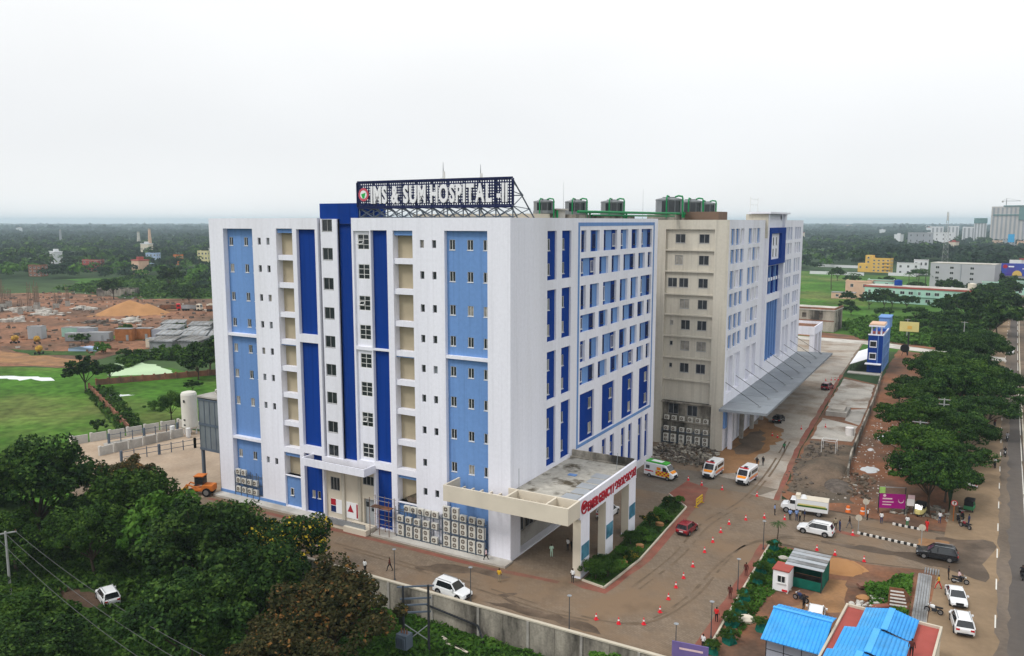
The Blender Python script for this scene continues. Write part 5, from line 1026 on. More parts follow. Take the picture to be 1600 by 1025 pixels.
# telecom tower
t = thing('telecom_tower', 'tapering steel lattice telecom tower above the trees', 'tower', (23.4, 860, 0)); t.scale = (.62, .62, .64); b = MB(); hs = [0, 8, 16, 24, 32, 40, 48, 56, 64, 72, 80]
wd = lambda z: 3.6 * (1 - z / 80) + .9
for z0, z1 in zip(hs[:-1], hs[1:]):
    c0 = [(s * wd(z0), q * wd(z0), z0) for s, q in ((-1, -1), (1, -1), (1, 1), (-1, 1))]; c1 = [(s * wd(z1), q * wd(z1), z1) for s, q in ((-1, -1), (1, -1), (1, 1), (-1, 1))]
    for k in range(4): b.bar(c0[k], c1[k], .34); b.bar(c0[k], c1[(k + 1) % 4], .2); b.bar(c0[(k + 1) % 4], c1[k], .2); b.bar(c1[k], c1[(k + 1) % 4], .2)
b.build('lattice', 'pole_concrete', t); MB().cyl(0, 0, 66, 78, 1.5, n=8).build('antennas', 'frame_white', t)
# high-rise blocks on the horizon
def tower(x, y, w_, d_, h_, label, m1, m2, cap=None, fl=3.4, name='apartment_tower', strips=5):
    t = thing(name, label, 'tower block', (x, y, 0)); MB().box(-w_ / 2, w_ / 2, -d_ / 2, d_ / 2, 0, h_).build('wall', m1, t)
    for k in range(strips):
        u = -w_ / 2 + (k + .5) * w_ / strips; MB().box(u - w_ / strips * .22, u + w_ / strips * .22, -d_ / 2 - .6, -d_ / 2 - .02, 0, h_ - 2).build('recess_shade', m2, t)  # raised dark strips; the shade of recesses is put into their colour
        fo, po = wmesh(w_ / strips * .3, 1.9, 'two', 'frame_grey', 'glass_dark')
        for f_ in range(int(h_ / fl) - 1): o = link('window', fo, t, (u + (w_ / strips * .5 if f_ % 2 and k < strips - 1 and 0 else 0), -d_ / 2 - .72, fl * (f_ + .8)))
    if cap: MB().box(-w_ / 2 - .8, w_ / 2 + .8, -d_ / 2 - .9, d_ / 2 + .8, h_ - 7, h_ + 2.5).build('safety_net', cap, t)
    return t
tower(-16, 1760, 22, 18, 31, 'leftmost white apartment tower on the right horizon', 'tower_white', 'tower_shade_grey', strips=3); tower(12, 1770, 20, 18, 32, 'second white apartment tower, behind the telecom tower', 'tower_white', 'tower_shade_grey', strips=3)
tower(40, 1700, 22, 18, 31, 'dark-striped white tower left of the netted block', 'tower_white', 'tower_shade_grey', strips=3)
tower(58, 1660, 20, 22, 45, 'unfinished tower wrapped in green netting at the top', 'tower_white', 'tower_shade_grey', 'teal_net', strips=4)
t = tower(104, 1640, 60, 30, 68, 'tallest beige unfinished tower block with a crane on top', 'tower_stone', 'tower_shade_grey', None, strips=9); MB().box(-27.5, 27.5, -16.5, -15.8, 52, 54).build('safety_net', 'teal_net', t); MB().box(-12, 24, -16.4, 14, 68.02, 70).build('top_net', 'teal_net', t); MB().box(12, 22, -16.8, -16.2, 44, 67).build('net_curtain', 'teal_net', t); MB().box(30.1, 46, -10, 12, 0, 71).build('side_tower', 'tower_stone', t)
c = thing('tower_crane', 'small tower crane on the tallest beige block', 'crane', (96, 1640, 70)); MB().bar((0, 0, 0), (0, 0, 10), 1.4).bar((-7, 0, 8), (22, 0, 8), .9).bar((0, 0, 13), (22, 0, 8.3), .3).bar((0, 0, 13), (-7, 0, 8.3), .3).bar((0, 0, 10), (0, 0, 13), .8).build('boom', 'frame_grey', c); MB().box(-7.5, -4.5, -1, 1, 5.5, 7.8).build('counterweight', 'concrete', c)
for i, (x, y, w_, d_, h_, c_, lb) in enumerate([(100, 1500, 18, 10, 13, 'tower_shade_grey', 'brown low block under the tallest tower'), (124, 1480, 26, 10, 9, 'wall_peach', 'orange-roofed market row under the tallest tower'), (82, 1440, 14, 9, 10, 'wall_peach', 'pink house under the netted tower'), (-22, 1290, 34, 12, 24, 'tower_shade_grey', 'grey-brown flats left of the white towers'), (-2, 1500, 40, 12, 22, 'tower_white', 'long white block before the white towers'), (28, 1130, 24, 6, 5, 'tower_white', 'white shed right of the telecom tower')]): house('town_block', x, y, w_, d_, h_, lb, c_, 'roof_red' if i == 1 else 'concrete_pale', floors=3, nw=4)
t = thing('billboard', 'cyan hoarding at the foot of the tallest tower', 'billboard', (101, 1450, 0)); MB().box(-4.5, 4.5, -.4, .4, 8, 21).build('board', 'billboard_cyan', t); MB().bar((-3, .6, 0), (-3, .6, 12), .6).bar((3, .6, 0), (3, .6, 12), .6).build('legs', 'steel_dark', t)
# scattered distant houses
rnd = random.Random(5); SPK = [('tower_white', 22), ('cream_paint', 10), ('wall_peach', 6)]
spots = []
for k in range(70):
    a = R(rnd.uniform(-64, 7)); d_ = rnd.choice((rnd.uniform(700, 1300), rnd.uniform(1300, 3000), rnd.uniform(2500, 5000))); spots.append((46 + d_ * math.sin(a), -81 + d_ * math.cos(a), d_))
for x, y, d_ in spots:
    s = .6 + d_ / 2800; h_ = rnd.uniform(9, 13) + d_ / 700; m_ = rnd.choice(['tower_white', 'tower_white', 'cream_paint', 'wall_peach', 'tower_white'])
    t = thing('distant_house', 'small pale house far off among the woods', 'house', (x, y, 0), rnd.uniform(-.5, .5), 'distant houses in the woods'); w_, q = rnd.uniform(9, 16) * s, rnd.uniform(7, 11) * s
    MB().box(-w_ / 2, w_ / 2, -q / 2, q / 2, 0, h_).build('wall', m_, t); MB().box(-w_ / 2 - .4, w_ / 2 + .4, -q / 2 - .4, q / 2 + .4, h_ + .01, h_ + .8).box(-w_ * .2, w_ * .1, -q * .2, q * .3, h_ + .8, h_ + 3).build('roof', rnd.choice(['tower_white', 'concrete_pale', 'roof_red']), t)
    if d_ < 1400:
        for k in range(3): wadd(t, Face((0, -q / 2, 0), 0), -w_ / 3 + k * w_ / 3, h_ * .6, w_ * .12, h_ * .2)
for (x, y, w_, d_, h_, c_, rf, lb) in [(-594, 330, 14, 9, 9, 'roof_red', 'concrete_pale', 'red house with white roof cabin in the left wood'), (-655, 432, 11, 8, 10, 'pale_blue_wall', 'pale_blue_wall', 'pale blue house among palms left of the chimney'), (-590, 440, 10, 8, 13, 'cream_yellow', 'cream_paint', 'pale yellow house nearest the hospital edge'), (-615, 430, 7, 6, 9, 'orange_paint', 'orange_paint', 'orange house left of the pale yellow house'), (-565, 450, 8, 8, 10, 'wall_mint', 'wall_mint', 'mint house touching the hospital edge'), (-570, 270, 10, 8, 8, 'brick_red', 'rust', 'brown house at the left picture edge before the wood')]:
    house('wood_house', x, y, w_, d_, h_, lb, c_, rf, floors=3, nw=3, rz=R(25))
for i, (x, y, h_, r_, lb) in enumerate([(-1005, 684, 31, 3, 'tall pale brick kiln chimney rising over the left wood'), (-1180, 790, 24, 3.4, 'shorter far chimney left of the tall kiln chimney'), (-1420, 800, 26, 2.6, 'slim dark chimney far off over the left wood')]):
    t = thing('kiln_chimney', lb, 'chimney', (x, y, 0)); MB().tube([(0, 0, 0), (0, 0, h_)], [r_, r_ * .55], 14).build('stack', ('wall_peach', 'concrete_pale', 'tower_shade_grey')[i], t); MB().tube([(0, 0, h_ - 1.5), (0, 0, h_ + .4)], r_ * .62, 14).build('rim', 'concrete', t)
# long white walls on the meadow
for i, (x0, y0, x1, y1) in enumerate([(-75, 700, -32, 690), (-64, 590, -24, 588), (-8, 600, 12, 596)]): tag(MB().bar((x0, y0, 1.2), (x1, y1, 1.2), .4, 2.4).build('field_wall', 'tower_white'), ('white wall stretch far on the meadow left of the yellow house', 'white wall along the meadow before the yellow house', 'white wall right of the yellow house')[i], 'wall')
# roofless brick house beyond the wing
t = thing('ruin_house', 'unfinished brick and concrete house beyond the wing porch', 'house', (-5, 246, 0), R(-4)); F0, F1 = Face((0, -7, 0), 0), Face((9, 0, 0), R(90))
o1 = [op(u, z, 1.6, 1.8, .3) for u in (-6, -1) for z in (2.2, 6)]; o2 = [op(u, z, 1.5, 1.8, .3) for u in (-4, 0, 4) for z in (2.4, 6.2)]
b = facade(MB(), Face((0, -7, 0), 0), -16, 9, 0, 8, [op(u, z, 1.6, 1.8, .3) for u in (-12, -7, -2, 4) for z in (2.2, 6)]); facade(b, F1, -7, 7, 0, 8, o2); b.box(-16, 9, 6.8, 7, 0, 8).box(-16, -15.8, -7, 7, 0, 8); b.build('wall', 'concrete_stained', t)
MB().box(-15.9, 8.9, -6.6, 6.7, .1, 7.7).build('room_shade', 'dark_rubble', t); MB().box(-16.3, 9.3, -7.3, 7.3, 8.01, 8.4).build('roof_slab', 'concrete_pale', t); MB().box(-16, 9, -7.06, -7.005, 3.9, 4.3).build('ledge', 'brick_red', t); MB().box(-16.2, 9.2, -7.2, -6.9, 8.4, 9.1).box(8.9, 9.2, -6.9, 7.2, 8.4, 9.1).build('parapet', 'brick_red', t)  # solid dark block behind the openings, room shade put into its colour
# narrow blue building
t = thing('blue_office', 'narrow deep blue three-storey office with white lean-to', 'building', (25.4, 165, 0)); t.scale = (1, 1, .8); a_ = (-25.4, -165, 0)
def bo(mb, n, m, par=None): return mb.build(n, m, par or t, loc=a_ if par is None else None)
BF2, BR2 = Face((0, 156, 0), 0), Face((27.3, 0, 0), R(90))
b = facade(MB(), BF2, 23.6, 27.3, 0, 13.2, [op(24.9, 6.0, 1.5, 1.7, .2), op(24.9, 10.2, 1.5, 1.7, .2)]); b.box(23.6, 23.62, 156, 178, 0, 13.2).box(23.62, 27.3, 177.9, 178, 0, 13.2).poly([(23.6, 156, 13.2), (27.3, 156, 13.2), (27.3, 178, 13.2), (23.6, 178, 13.2)]); bo(b, 'wall', 'deep_blue_paint')
for z in (6.0, 10.2): win(t, BF2, 24.9, z, 1.5, 1.7, .1, 'two', 'frame_dark', 'glass_dark'); s_ = MB(); BF2.box(s_, 24.0, 25.8, -.12, -.002, z + .87, z + 1.2); BF2.box(s_, 24.0, 25.8, -.12, -.002, z - 1.2, z - .87); BF2.box(s_, 24.0, 24.14, -.12, -.002, z - .87, z + .87); BF2.box(s_, 25.66, 25.8, -.12, -.002, z - .87, z + .87); bo(s_, 'window_surround', 'white_paint')
bo(BF2.box(MB(), 26.0, 26.2, -.1, -.002, 3, 13.2), 'fin', 'light_blue_paint'); bo(MB().box(23.5, 27.4, 155.9, 156.3, 13.2, 13.6).box(27.1, 27.4, 156.3, 178, 13.2, 13.6), 'cornice', 'white_paint'); bo(MB().box(23.2, 27.2, 153.8, 155.95, 3.4, 3.65), 'entrance_hood', 'white_paint')
b = facade(MB(), BR2, 156, 178, 0, 13.2, [(158 + k * 3.3, 160.2 + k * 3.3, 1 + f_ * 4.1, 4.2 + f_ * 4.1, .3) for k in range(6) for f_ in range(3)]); bo(b, 'side_wall', 'light_blue_paint'); bo(facade(MB(), BR2, 156, 178, 0, 13.2, [], .3), 'side_back', 'white_paint_bright')
bo(MB().box(23.7, 27.2, 159, 165, 13.22, 13.3), 'terrace', 'roof_red'); 
for x in (24.2, 25.4, 26.6): bo(MB().cyl(x, 158, 13.2, 16.0, .22, n=8), 'terrace_column', 'white_paint')
bo(MB().box(23.5, 27.4, 157, 165, 16.0, 16.5), 'terrace_roof', 'white_paint'); bo(MB().box(23.6, 27.3, 157.1, 164.9, 16.51, 16.9), 'terrace_tiles', 'wall_peach'); bo(MB().box(24.6, 27.5, 172, 180, 13.2, 17.2).box(24.4, 27.7, 171.8, 180.2, 17.2, 17.5), 'stair_head', 'light_blue_paint')
b = MB().poly([(23.58, 156.5, 4.9), (23.58, 176, 6.0), (19.2, 176, 3.6), (19.2, 156.5, 2.6)]).poly([(19.2, 156.5, 2.45), (19.2, 176, 3.45), (23.58, 176, 5.85), (23.58, 156.5, 4.75)]).poly([(19.2, 156.5, 2.45), (23.58, 156.5, 4.75), (23.58, 156.5, 4.9), (19.2, 156.5, 2.6)]); bo(b, 'lean_to_roof', 'white_paint_bright')
for y in (157, 163, 169, 175): bo(MB().cyl(19.5, y, 0, 2.6, .08, n=6), 'lean_to_post', 'steel_dark')
bo(MB().box(19.0, 27.2, 153, 156, 0, .35), 'terrace_step', 'concrete_pale')
# yellow hoarding
t = thing('yellow_hoarding', 'plain yellow hoarding on a pole by the cross road', 'billboard', (31.3, 195, 0)); MB().cyl(0, 0, 0, 7.2, .22, n=10).build('pole', 'steel_dark', t); MB().box(-2.7, 2.7, -.25, .25, 7.4, 10.4).build('board', 'print_yellow', t); MB().box(-.5, .8, -.3, -.26, 8.2, 9.2).build('print_block', 'wall_yellow', t)
t2 = thing('satellite_dish', 'black round tank below the yellow hoarding', 'tank', (30.6, 192.6, 0)); MB().tube([(0, -.2, 2.4), (0, .5, 2.4)], [1.3, 1.1], 16).build('drum', 'tyre', t2); MB().bar((-.8, .2, 0), (-.5, .2, 1.2), .15).bar((.8, .2, 0), (.5, .2, 1.2), .15).build('legs', 'steel_dark', t2); t2.name = 'round_tank'
# ================================================================ left: construction site, walls, tank, shanties
t = thing('sand_mound', 'big orange sand mound on the construction site', 'mound', (-283, 148, 0)); n = 40; V = [(0, 0, 0)]; rng = np.random.default_rng(8); G_ = []
for i_ in range(25):
    for j_ in range(25):
        x, y = (i_ / 24 - .5) * 44, (j_ / 24 - .5) * 34; r_ = math.hypot((x + 2) / 19, y / 14); r2 = math.hypot((x - 9) / 12, (y + 2) / 11); z = max(8.2 * max(0, 1 - r_) ** .85, 6.2 * max(0, 1 - r2) ** .9) + rng.uniform(-.15, .25); G_.append((x, y, max(z, -.4 if max(1 - r_, 1 - r2) < 0 else 0)))
Fm = [(a * 25 + b, (a + 1) * 25 + b, (a + 1) * 25 + b + 1, a * 25 + b + 1) for a in range(24) for b in range(24)]; o = link('heap', npmesh('heap', G_, Fm, 'sand', smooth=True), t); t.rotation_euler = (0, 0, R(40)); t.scale = (.72, .75, .74)
t = thing('brick_ruin', 'low roofless brick house behind the sand mound', 'house', (-369, 199, 0), R(30)); b = MB(); b.box(-10, 10, -4, -3.6, 0, 4).box(-10, -9.6, -3.6, 4, 0, 4.4).box(9.6, 10, -3.6, 4, 0, 3.6).box(-10, 10, 4, 4.4, 0, 4.2).box(-.2, .2, -3.6, 4, 0, 4); b.build('wall', 'concrete_stained', t)
for i, (x, y) in enumerate([(-323, 120), (-335, 134), (-331, 141), (-338, 151), (-330, 128), (-345, 140), (-352, 128), (-362, 136), (-342, 120)]):
    t = thing('rebar_column', ordn(i) + ' rusty rebar column of the half-built frame', 'column', (x, y, 0), random.uniform(0, 1), 'rebar columns on the site'); h_ = random.uniform(7, 14); b = MB()
    for s_, q_ in ((-1, -1), (1, -1), (1, 1), (-1, 1), (0, 1), (0, -1)): b.bar((s_ * .7, q_ * .7, 0), (s_ * .7 + random.uniform(-.3, .3), q_ * .7, h_ * random.uniform(.7, 1.05)), .15)
    for z in np.arange(1, h_ * .85, 1.6): b.box(-.75, .75, -.75, .75, z, z + .12)
    b.build('rebar', 'roof_brown', t); MB().box(-1, 1, -1, 1, 0, 2.6).build('footing', 'concrete', t)
mat('net_brown', (.13, .075, .055), .9, .3, .5)
for i, (x, y, s_, c_) in enumerate([(-340, 128, 9, 'concrete_pale'), (-325, 132, 7, 'concrete_pale'), (-352, 122, 9, 'dark_rubble'), (-318, 146, 6, 'concrete_pale'), (-312, 126, 8, 'concrete_pale'), (-262, 118, 9, 'dark_rubble'), (-300, 104, 7, 'concrete_pale'), (-258, 128, 6, 'concrete_pale')]):
    b = MB(); 
    for k in range(26): x_, y_ = random.gauss(0, s_ * .55), random.gauss(0, s_ * .4); a = random.uniform(.4, 1.7); b.box(x_ - a, x_ + a, y_ - a * .6, y_ + a * .6, 0, random.uniform(.4, 2.0) * max(.2, 1 - math.hypot(x_, y_) / s_ / 1.6))
    o = b.build('rubble_heap', c_, loc=(x, y, 0)); tag(o, ordn(i) + ' rubble heap counted across the construction site', 'rubble', 'rubble heaps on the site'); o['kind'] = 'stuff'
rg = random.Random(77)
for m_, n_, lb_, hh in (('concrete_pale', 170, 'pale debris strewn over the construction site', .5), ('dark_rubble', 380, 'dark debris strewn over the construction site', 1.1), ('roof_brown', 120, 'rusty steel and timber strewn over the site', .6), ('site_soil', 220, 'clods of red earth over the construction site', .8)):
    b = MB()
    for k in range(n_):
        x_, y_ = rg.uniform(-420, -190), rg.uniform(50, 205)
        if y_ < 62 + (-190 - x_) * -.05 or x_ > -200 - (y_ - 90) * .35 and y_ > 90: continue
        a = rg.uniform(.2, 1.0); i0 = len(b.v); b.box(-a, a, -a * rg.uniform(.3, 1), a * .5, 0, rg.uniform(.15, hh)); b.xf(Matrix.Translation((x_, y_, .02)) @ Matrix.Rotation(rg.uniform(0, 3), 4, 'Z') @ Matrix.Rotation(rg.uniform(-.2, .2), 4, 'X'), i0)
    o = b.build('site_debris', m_); o['kind'] = 'stuff'; o['label'] = lb_; o['category'] = 'debris'
# containers, cabins, mixers, trucks
def container(x, y, w_, d_, h_, rz, m, label, cat='cabin'):
    t = thing('site_cabin', label, cat, (x, y, 0), rz, 'cabins on the site'); b = MB().box(-w_ / 2, w_ / 2, -d_ / 2, d_ / 2, .15, h_); b.build('body', m, t); r_ = MB()
    for k in range(int(w_ / .5)): r_.box(-w_ / 2 + .2 + k * .5, -w_ / 2 + .38 + k * .5, -d_ / 2 - .05, -d_ / 2 - .002, .3, h_ - .2)
    r_.build('ribs', m, t); MB().box(-w_ / 2 - .05, w_ / 2 + .05, -d_ / 2 - .06, d_ / 2 + .05, h_ + .002, h_ + .14).build('roof', 'tin_grey', t); MB().box(w_ * .15, w_ * .15 + .9, -d_ / 2 - .08, -d_ / 2 - .052, .2, 2.2).build('door', 'steel_grey', t)
for a in [(-240, 80, 5, 3, 4.5, .5, 'sheet_grey', 'grey upright cabin at the left end of the site huts'), (-233, 90, 9, 3, 3.4, .5, 'wall_mint', 'pale green site hut, second from left'), (-226, 90, 6, 3, 3.6, .5, 'cabin_grey', 'dark grey site hut right of the pale green one'), (-222, 84, 8, 3, 2.8, .5, 'tin_grey', 'grey low site hut in the middle of the row'), (-216, 88, 8, 3, 3, .5, 'sheet_grey', 'light grey site hut left of the orange cabins'), (-209, 93, 6, 3, 4.2, .5, 'site_orange', 'orange site cabin, left of the pair'), (-205.5, 98, 5.5, 3, 4.0, .5, 'site_orange', 'orange site cabin, right of the pair'), (-201, 101, 5, 3, 3.6, .5, 'cabin_grey', 'blue-grey site cabin right of the orange pair'), (-187, 88, 4, 3, 3, .5, 'cream_paint', 'cream site cabin left of the tin shanties')]: container(*a)
for i, (x, y) in enumerate([(-243, 66), (-236, 70), (-228, 73), (-206, 61)]):
    t = thing('concrete_mixer', ordn(i) + ' yellow concrete mixer from the left edge of the site', 'mixer', (x, y, 0), random.uniform(0, 3), 'concrete mixers'); t.scale = (.75,) * 3; MB().tube([(-1.6, 0, 2.0), (-.6, 0, 2.2), (.6, 0, 2.6), (1.6, 0, 3.1)], [.5, 1.35, 1.3, .6], 14).build('drum', mat('mixer_yellow', (.42, .24, .03), .7, .25, 2, col2=(.25, .14, .04)) if 'mixer_yellow' not in MATS else 'mixer_yellow', t); MB().bar((-1.8, -.9, .5), (1.8, -.9, .5), .25).bar((-1.8, .9, .5), (1.8, .9, .5), .25).bar((-1, -.9, .5), (-1, 0, 2), .2).bar((1, .9, .5), (1, 0, 2.4), .2).build('frame', 'steel_dark', t)
    for s_ in (-1, 1): MB().tube([(s_ * 1.2, -1.1, .5), (s_ * 1.2, -.85, .5)], .5, 12).build('wheel', 'tyre', t); MB().tube([(s_ * 1.2, .85, .5), (s_ * 1.2, 1.1, .5)], .5, 12).build('wheel', 'tyre', t)
tag(MB().poly([(-5, -2, .9), (-1, -2.4, 1.6), (4, -1.8, .8), (5, 1.5, .6), (0, 2, 1.2), (-5, 1.6, .5)]).poly([(-5, -2, 0), (4, -1.8, 0), (4, -1.8, .8), (-1, -2.4, 1.6), (-5, -2, .9)]).build('tarpaulin', 'pale_blue_wall', loc=(-200, 73, .05), rz=.5), 'bright blue tarpaulin below the site huts', 'tarpaulin')
# tin shanties
rnd = random.Random(3); i = 0
for r_ in range(4):
    for c_ in range(4):
        x, y = -178 + c_ * 8.2 - r_ * 11.5 + rnd.uniform(-1, 1), 86 + c_ * 5.0 + r_ * 9.5 + rnd.uniform(-1, 1)
        t = thing('tin_shanty', ('first', 'second', 'third', 'fourth')[c_] + ' tin shanty from the left in ' + ('the front', 'the second', 'the third', 'the back')[r_] + ' row', 'shanty', (x, y, 0), R(28) + rnd.uniform(-.3, .3), 'tin shanties'); w_, d_, h_ = 8.2, 6.5, rnd.uniform(3.4, 4.2); MB().box(-w_ / 2 + .3, w_ / 2 - .3, -d_ / 2 + .4, d_ / 2 - .4, 0, h_ - .3).build('wall', 'tin_grey', t)
        b = MB(); b.poly([(-w_ / 2, -d_ / 2, h_ - .6), (w_ / 2, -d_ / 2, h_ - .6), (w_ / 2, d_ / 2, h_ + .3), (-w_ / 2, d_ / 2, h_ + .3)]).poly([(-w_ / 2, -d_ / 2, h_ - .68), (-w_ / 2, d_ / 2, h_ + .22), (w_ / 2, d_ / 2, h_ + .22), (w_ / 2, -d_ / 2, h_ - .68)]); b.build('roof', 'tin_grey', t); s_ = MB()
        for k in range(4): xx = -w_ / 2 + 1 + k * 2.1; s_.bar((xx, -d_ / 2, h_ - .52), (xx, d_ / 2, h_ + .38), .16, .12)
        s_.build('roof_battens', 'concrete', t); MB().box(-.5, .5, -d_ / 2 + .36, -d_ / 2 + .395, 0, 2).build('door', 'steel_dark', t)
# parked site trucks
def lorry(x, y, rz, cab, bed, label, s=1.0, group=None):
    t = thing('lorry', label, 'truck', (x, y, 0), rz, group); t.scale = (s,) * 3
    c = MB().prism([(2.3, .6), (4.0, .6), (4.05, 1.5), (3.75, 2.7), (2.3, 2.8)], -1.1, 1.1); c.v = [(a, z_, b_) for a, b_, z_ in c.v]; c.build('cab', cab, t); MB().poly([(4.06, -.95, 1.55), (4.06, .95, 1.55), (3.8, .9, 2.55), (3.8, -.9, 2.55)]).box(2.5, 3.6, -1.12, -1.105, 1.6, 2.4).box(2.5, 3.6, 1.105, 1.12, 1.6, 2.4).build('cab_glass', 'car_glass', t)
    MB().box(-4, 2.2, -1.15, 1.15, .95, 1.15).box(-4, 2.2, -1.15, -1.07, 1.15, 2.3).box(-4, 2.2, 1.07, 1.15, 1.15, 2.3).box(2.1, 2.2, -1.07, 1.07, 1.15, 2.6).box(-4, -3.92, -1.07, 1.07, 1.15, 2.2).build('cargo_bed', bed, t); MB().box(-3.9, 3.9, -.45, .45, .55, .93).build('chassis', 'steel_dark', t)
    for px, py in ((3.2, 1), (3.2, -1), (-2.2, 1), (-2.2, -1), (-3.3, 1), (-3.3, -1)): MB().tube([(px, py - .15, .48), (px, py + .15, .48)], .48, 14).build('wheel', 'tyre', t)
    return t
for i, a in enumerate([(-268, 168, .4, 'cream_paint', 'tin_grey', 'white site lorry, left of the three by the hospital edge'), (-263, 178, .4, 'frame_white', 'cream_paint', 'white site lorry in the middle by the hospital edge'), (-256, 172, .4, 'orange_paint', 'rust', 'orange site lorry, right of the three by the hospital edge'), (-277, 163, .9, 'amb_red', 'rust', 'red lorry against the right foot of the sand mound')]): lorry(*a, s=1.15, group='site lorries')
# brick field walls
for (p, q, lb) in [((-145, 40.5), (-128, 68), 'brown field wall in front of the algae pond'), ((-141, 36), (-96, 15.5), 'red brick field wall running toward the compound')]:
    t = thing('field_wall', lb, 'wall', (*p, 0)); n = 12; d = Vector((q[0] - p[0], q[1] - p[1], 0))
    for k in range(n):
        a, b_ = d * (k / n), d * ((k + .93) / n); MB().bar((a.x, a.y, .75), (b_.x, b_.y, .75), .22, 1.5).build('wall_panel', 'brick_red', t); MB().box(a.x - .2, a.x + .2, a.y - .2, a.y + .2, 0, 1.75).build('pier', 'brick_red', t)
# compound wall round the tank yard
for (pts, lb, m) in [([(-97, 4.5), (-94, 13.8), (-91, 23), (-84, 24.5)], 'grey concrete wall at the back of the tank yard', 'concrete_pale'), ([(-97, 4.2), (-88, -1.5), (-78.8, -6.8)], 'white compound wall at the near side of the tank yard', 'cream_paint'), ([(-86, 2.8), (-85, 11), (-84.2, 19.4)], 'low grey inner wall before the tank yard', 'concrete_pale')]:
    t = thing('compound_wall', lb, 'wall', (*pts[0], 0)); o0 = pts[0]
    for p, q in zip(pts[:-1], pts[1:]):
        L_ = math.dist(p, q); n = max(1, int(L_ / 2.6))
        for k in range(n):
            f0, f1 = k / n, (k + 1) / n - .06; A = (p[0] + (q[0] - p[0]) * f0 - o0[0], p[1] + (q[1] - p[1]) * f0 - o0[1]); B = (p[0] + (q[0] - p[0]) * f1 - o0[0], p[1] + (q[1] - p[1]) * f1 - o0[1]); MB().bar((*A, .8), (*B, .8), .2, 1.6).build('wall_panel', m, t); MB().box(A[0] - .22, A[0] + .22, A[1] - .22, A[1] + .22, 0, 1.75).build('pier', m, t)
t = thing('oxygen_tank', 'tall white vertical oxygen tank in the side yard', 'tank', (-84.4, 20.7, 0)); MB().tube([(0, 0, 1.2), (0, 0, 1.6), (0, 0, 8.0), (0, 0, 8.4), (0, 0, 8.6)], [1.2, 1.5, 1.5, 1.3, .5], 24).build('vessel', 'tank_white', t, smooth=False)
for a in (45, 135, 225, 315): MB().bar((1.1 * math.cos(R(a)), 1.1 * math.sin(R(a)), 0), (1.1 * math.cos(R(a)), 1.1 * math.sin(R(a)), 1.5), .18).build('leg', 'frame_white', t)
MB().box(.2, .6, -1.54, -1.46, 6.6, 7.1).box(.1, .5, -1.54, -1.46, 3.0, 3.3).box(.1, .5, -1.54, -1.46, 2.0, 2.3).build('marking', 'steel_dark', t)
for i, (x, y) in enumerate([(-86.5, 18.2), (-82.4, 18.6)]): tag(MB().tube([(0, 0, .3), (0, 0, 1.9)], .45, 12).tube([(0, 0, 0), (0, 0, .3)], .3, 8).build('gas_vessel', 'frame_white', loc=(x, y, 0)), ('small white vessel left of the oxygen tank', 'small white vessel right of the oxygen tank')[i], 'vessel')
for i, (p, q) in enumerate([((-79.5, 2.5), (-75.4, 14.5)), ((-75.4, 14.5), (-72, 21)), ((-92, 8.5), (-88, 20.5))]):
    t = thing('pipe_fence', ('dark pipe fence with a gate before the oxygen yard', 'dark pipe fence continuing to the glass block', 'thin pipe fence in the back yard')[i], 'fence', (*p, 0)); d = Vector((q[0] - p[0], q[1] - p[1], 0)); n = 6
    for k in range(n + 1): c_ = d * (k / n); MB().bar((c_.x, c_.y, 0), (c_.x, c_.y, 1.9), .12 if k % 3 else .35).build('post', 'truss_paint', t)
    for z in (.7, 1.6): MB().bar((0, 0, z), (d.x, d.y, z), .08).build('rail', 'truss_paint', t)
# glass side block and blue back block at the left edge of the hospital
t = thing('glass_block', 'grey glazed annex on stilts at the left edge of the hospital', 'annex', (-57, 4, 0)); a_ = (57, -4, 0)
GF = Face((0, .6, 0), 0)
MB().box(-56.4, -51.4, .75, 9, 6.0, 14.2).build('core', 'steel_grey', t, loc=a_); MB().box(-56.6, -51.35, .5, 9.2, 14.2, 14.6).build('roof', 'concrete', t, loc=a_)
for k in range(4):
    for f_ in range(2):
        u = -56.3 + k * 1.19; MB().box(u + .06, u + 1.13, .62, .74, 6.35 + f_ * 4, 9.9 + f_ * 4).build('pane', 'glass_grey', t, loc=a_)
b = MB()
for k in range(5): u = -56.3 + k * 1.19; b.box(u - .05, u + .05, .56, .745, 6.0, 14.2)
for z in (6.0, 9.95, 13.95): b.box(-56.4, -51.4, .5, .55, z, z + .4)
for y in range(1, 9, 2): b.box(-56.5, -56.41, y, y + .1, 6, 14.2)
b.build('mullions', 'truss_paint', t, loc=a_)
for x in (-56.2, -52): MB().box(x - .2, x + .2, .7, 1.1, 0, 6.0).build('stilt', 'truss_paint', t, loc=a_)
tag(MB().box(-58.5, -51.35, 10, 30, 0, 27).box(-58.7, -51.35, 9.8, 30.2, 27, 27.4).build('back_block', 'light_blue_paint'), 'light blue rear block peeking past the left edge of the hospital', 'building')
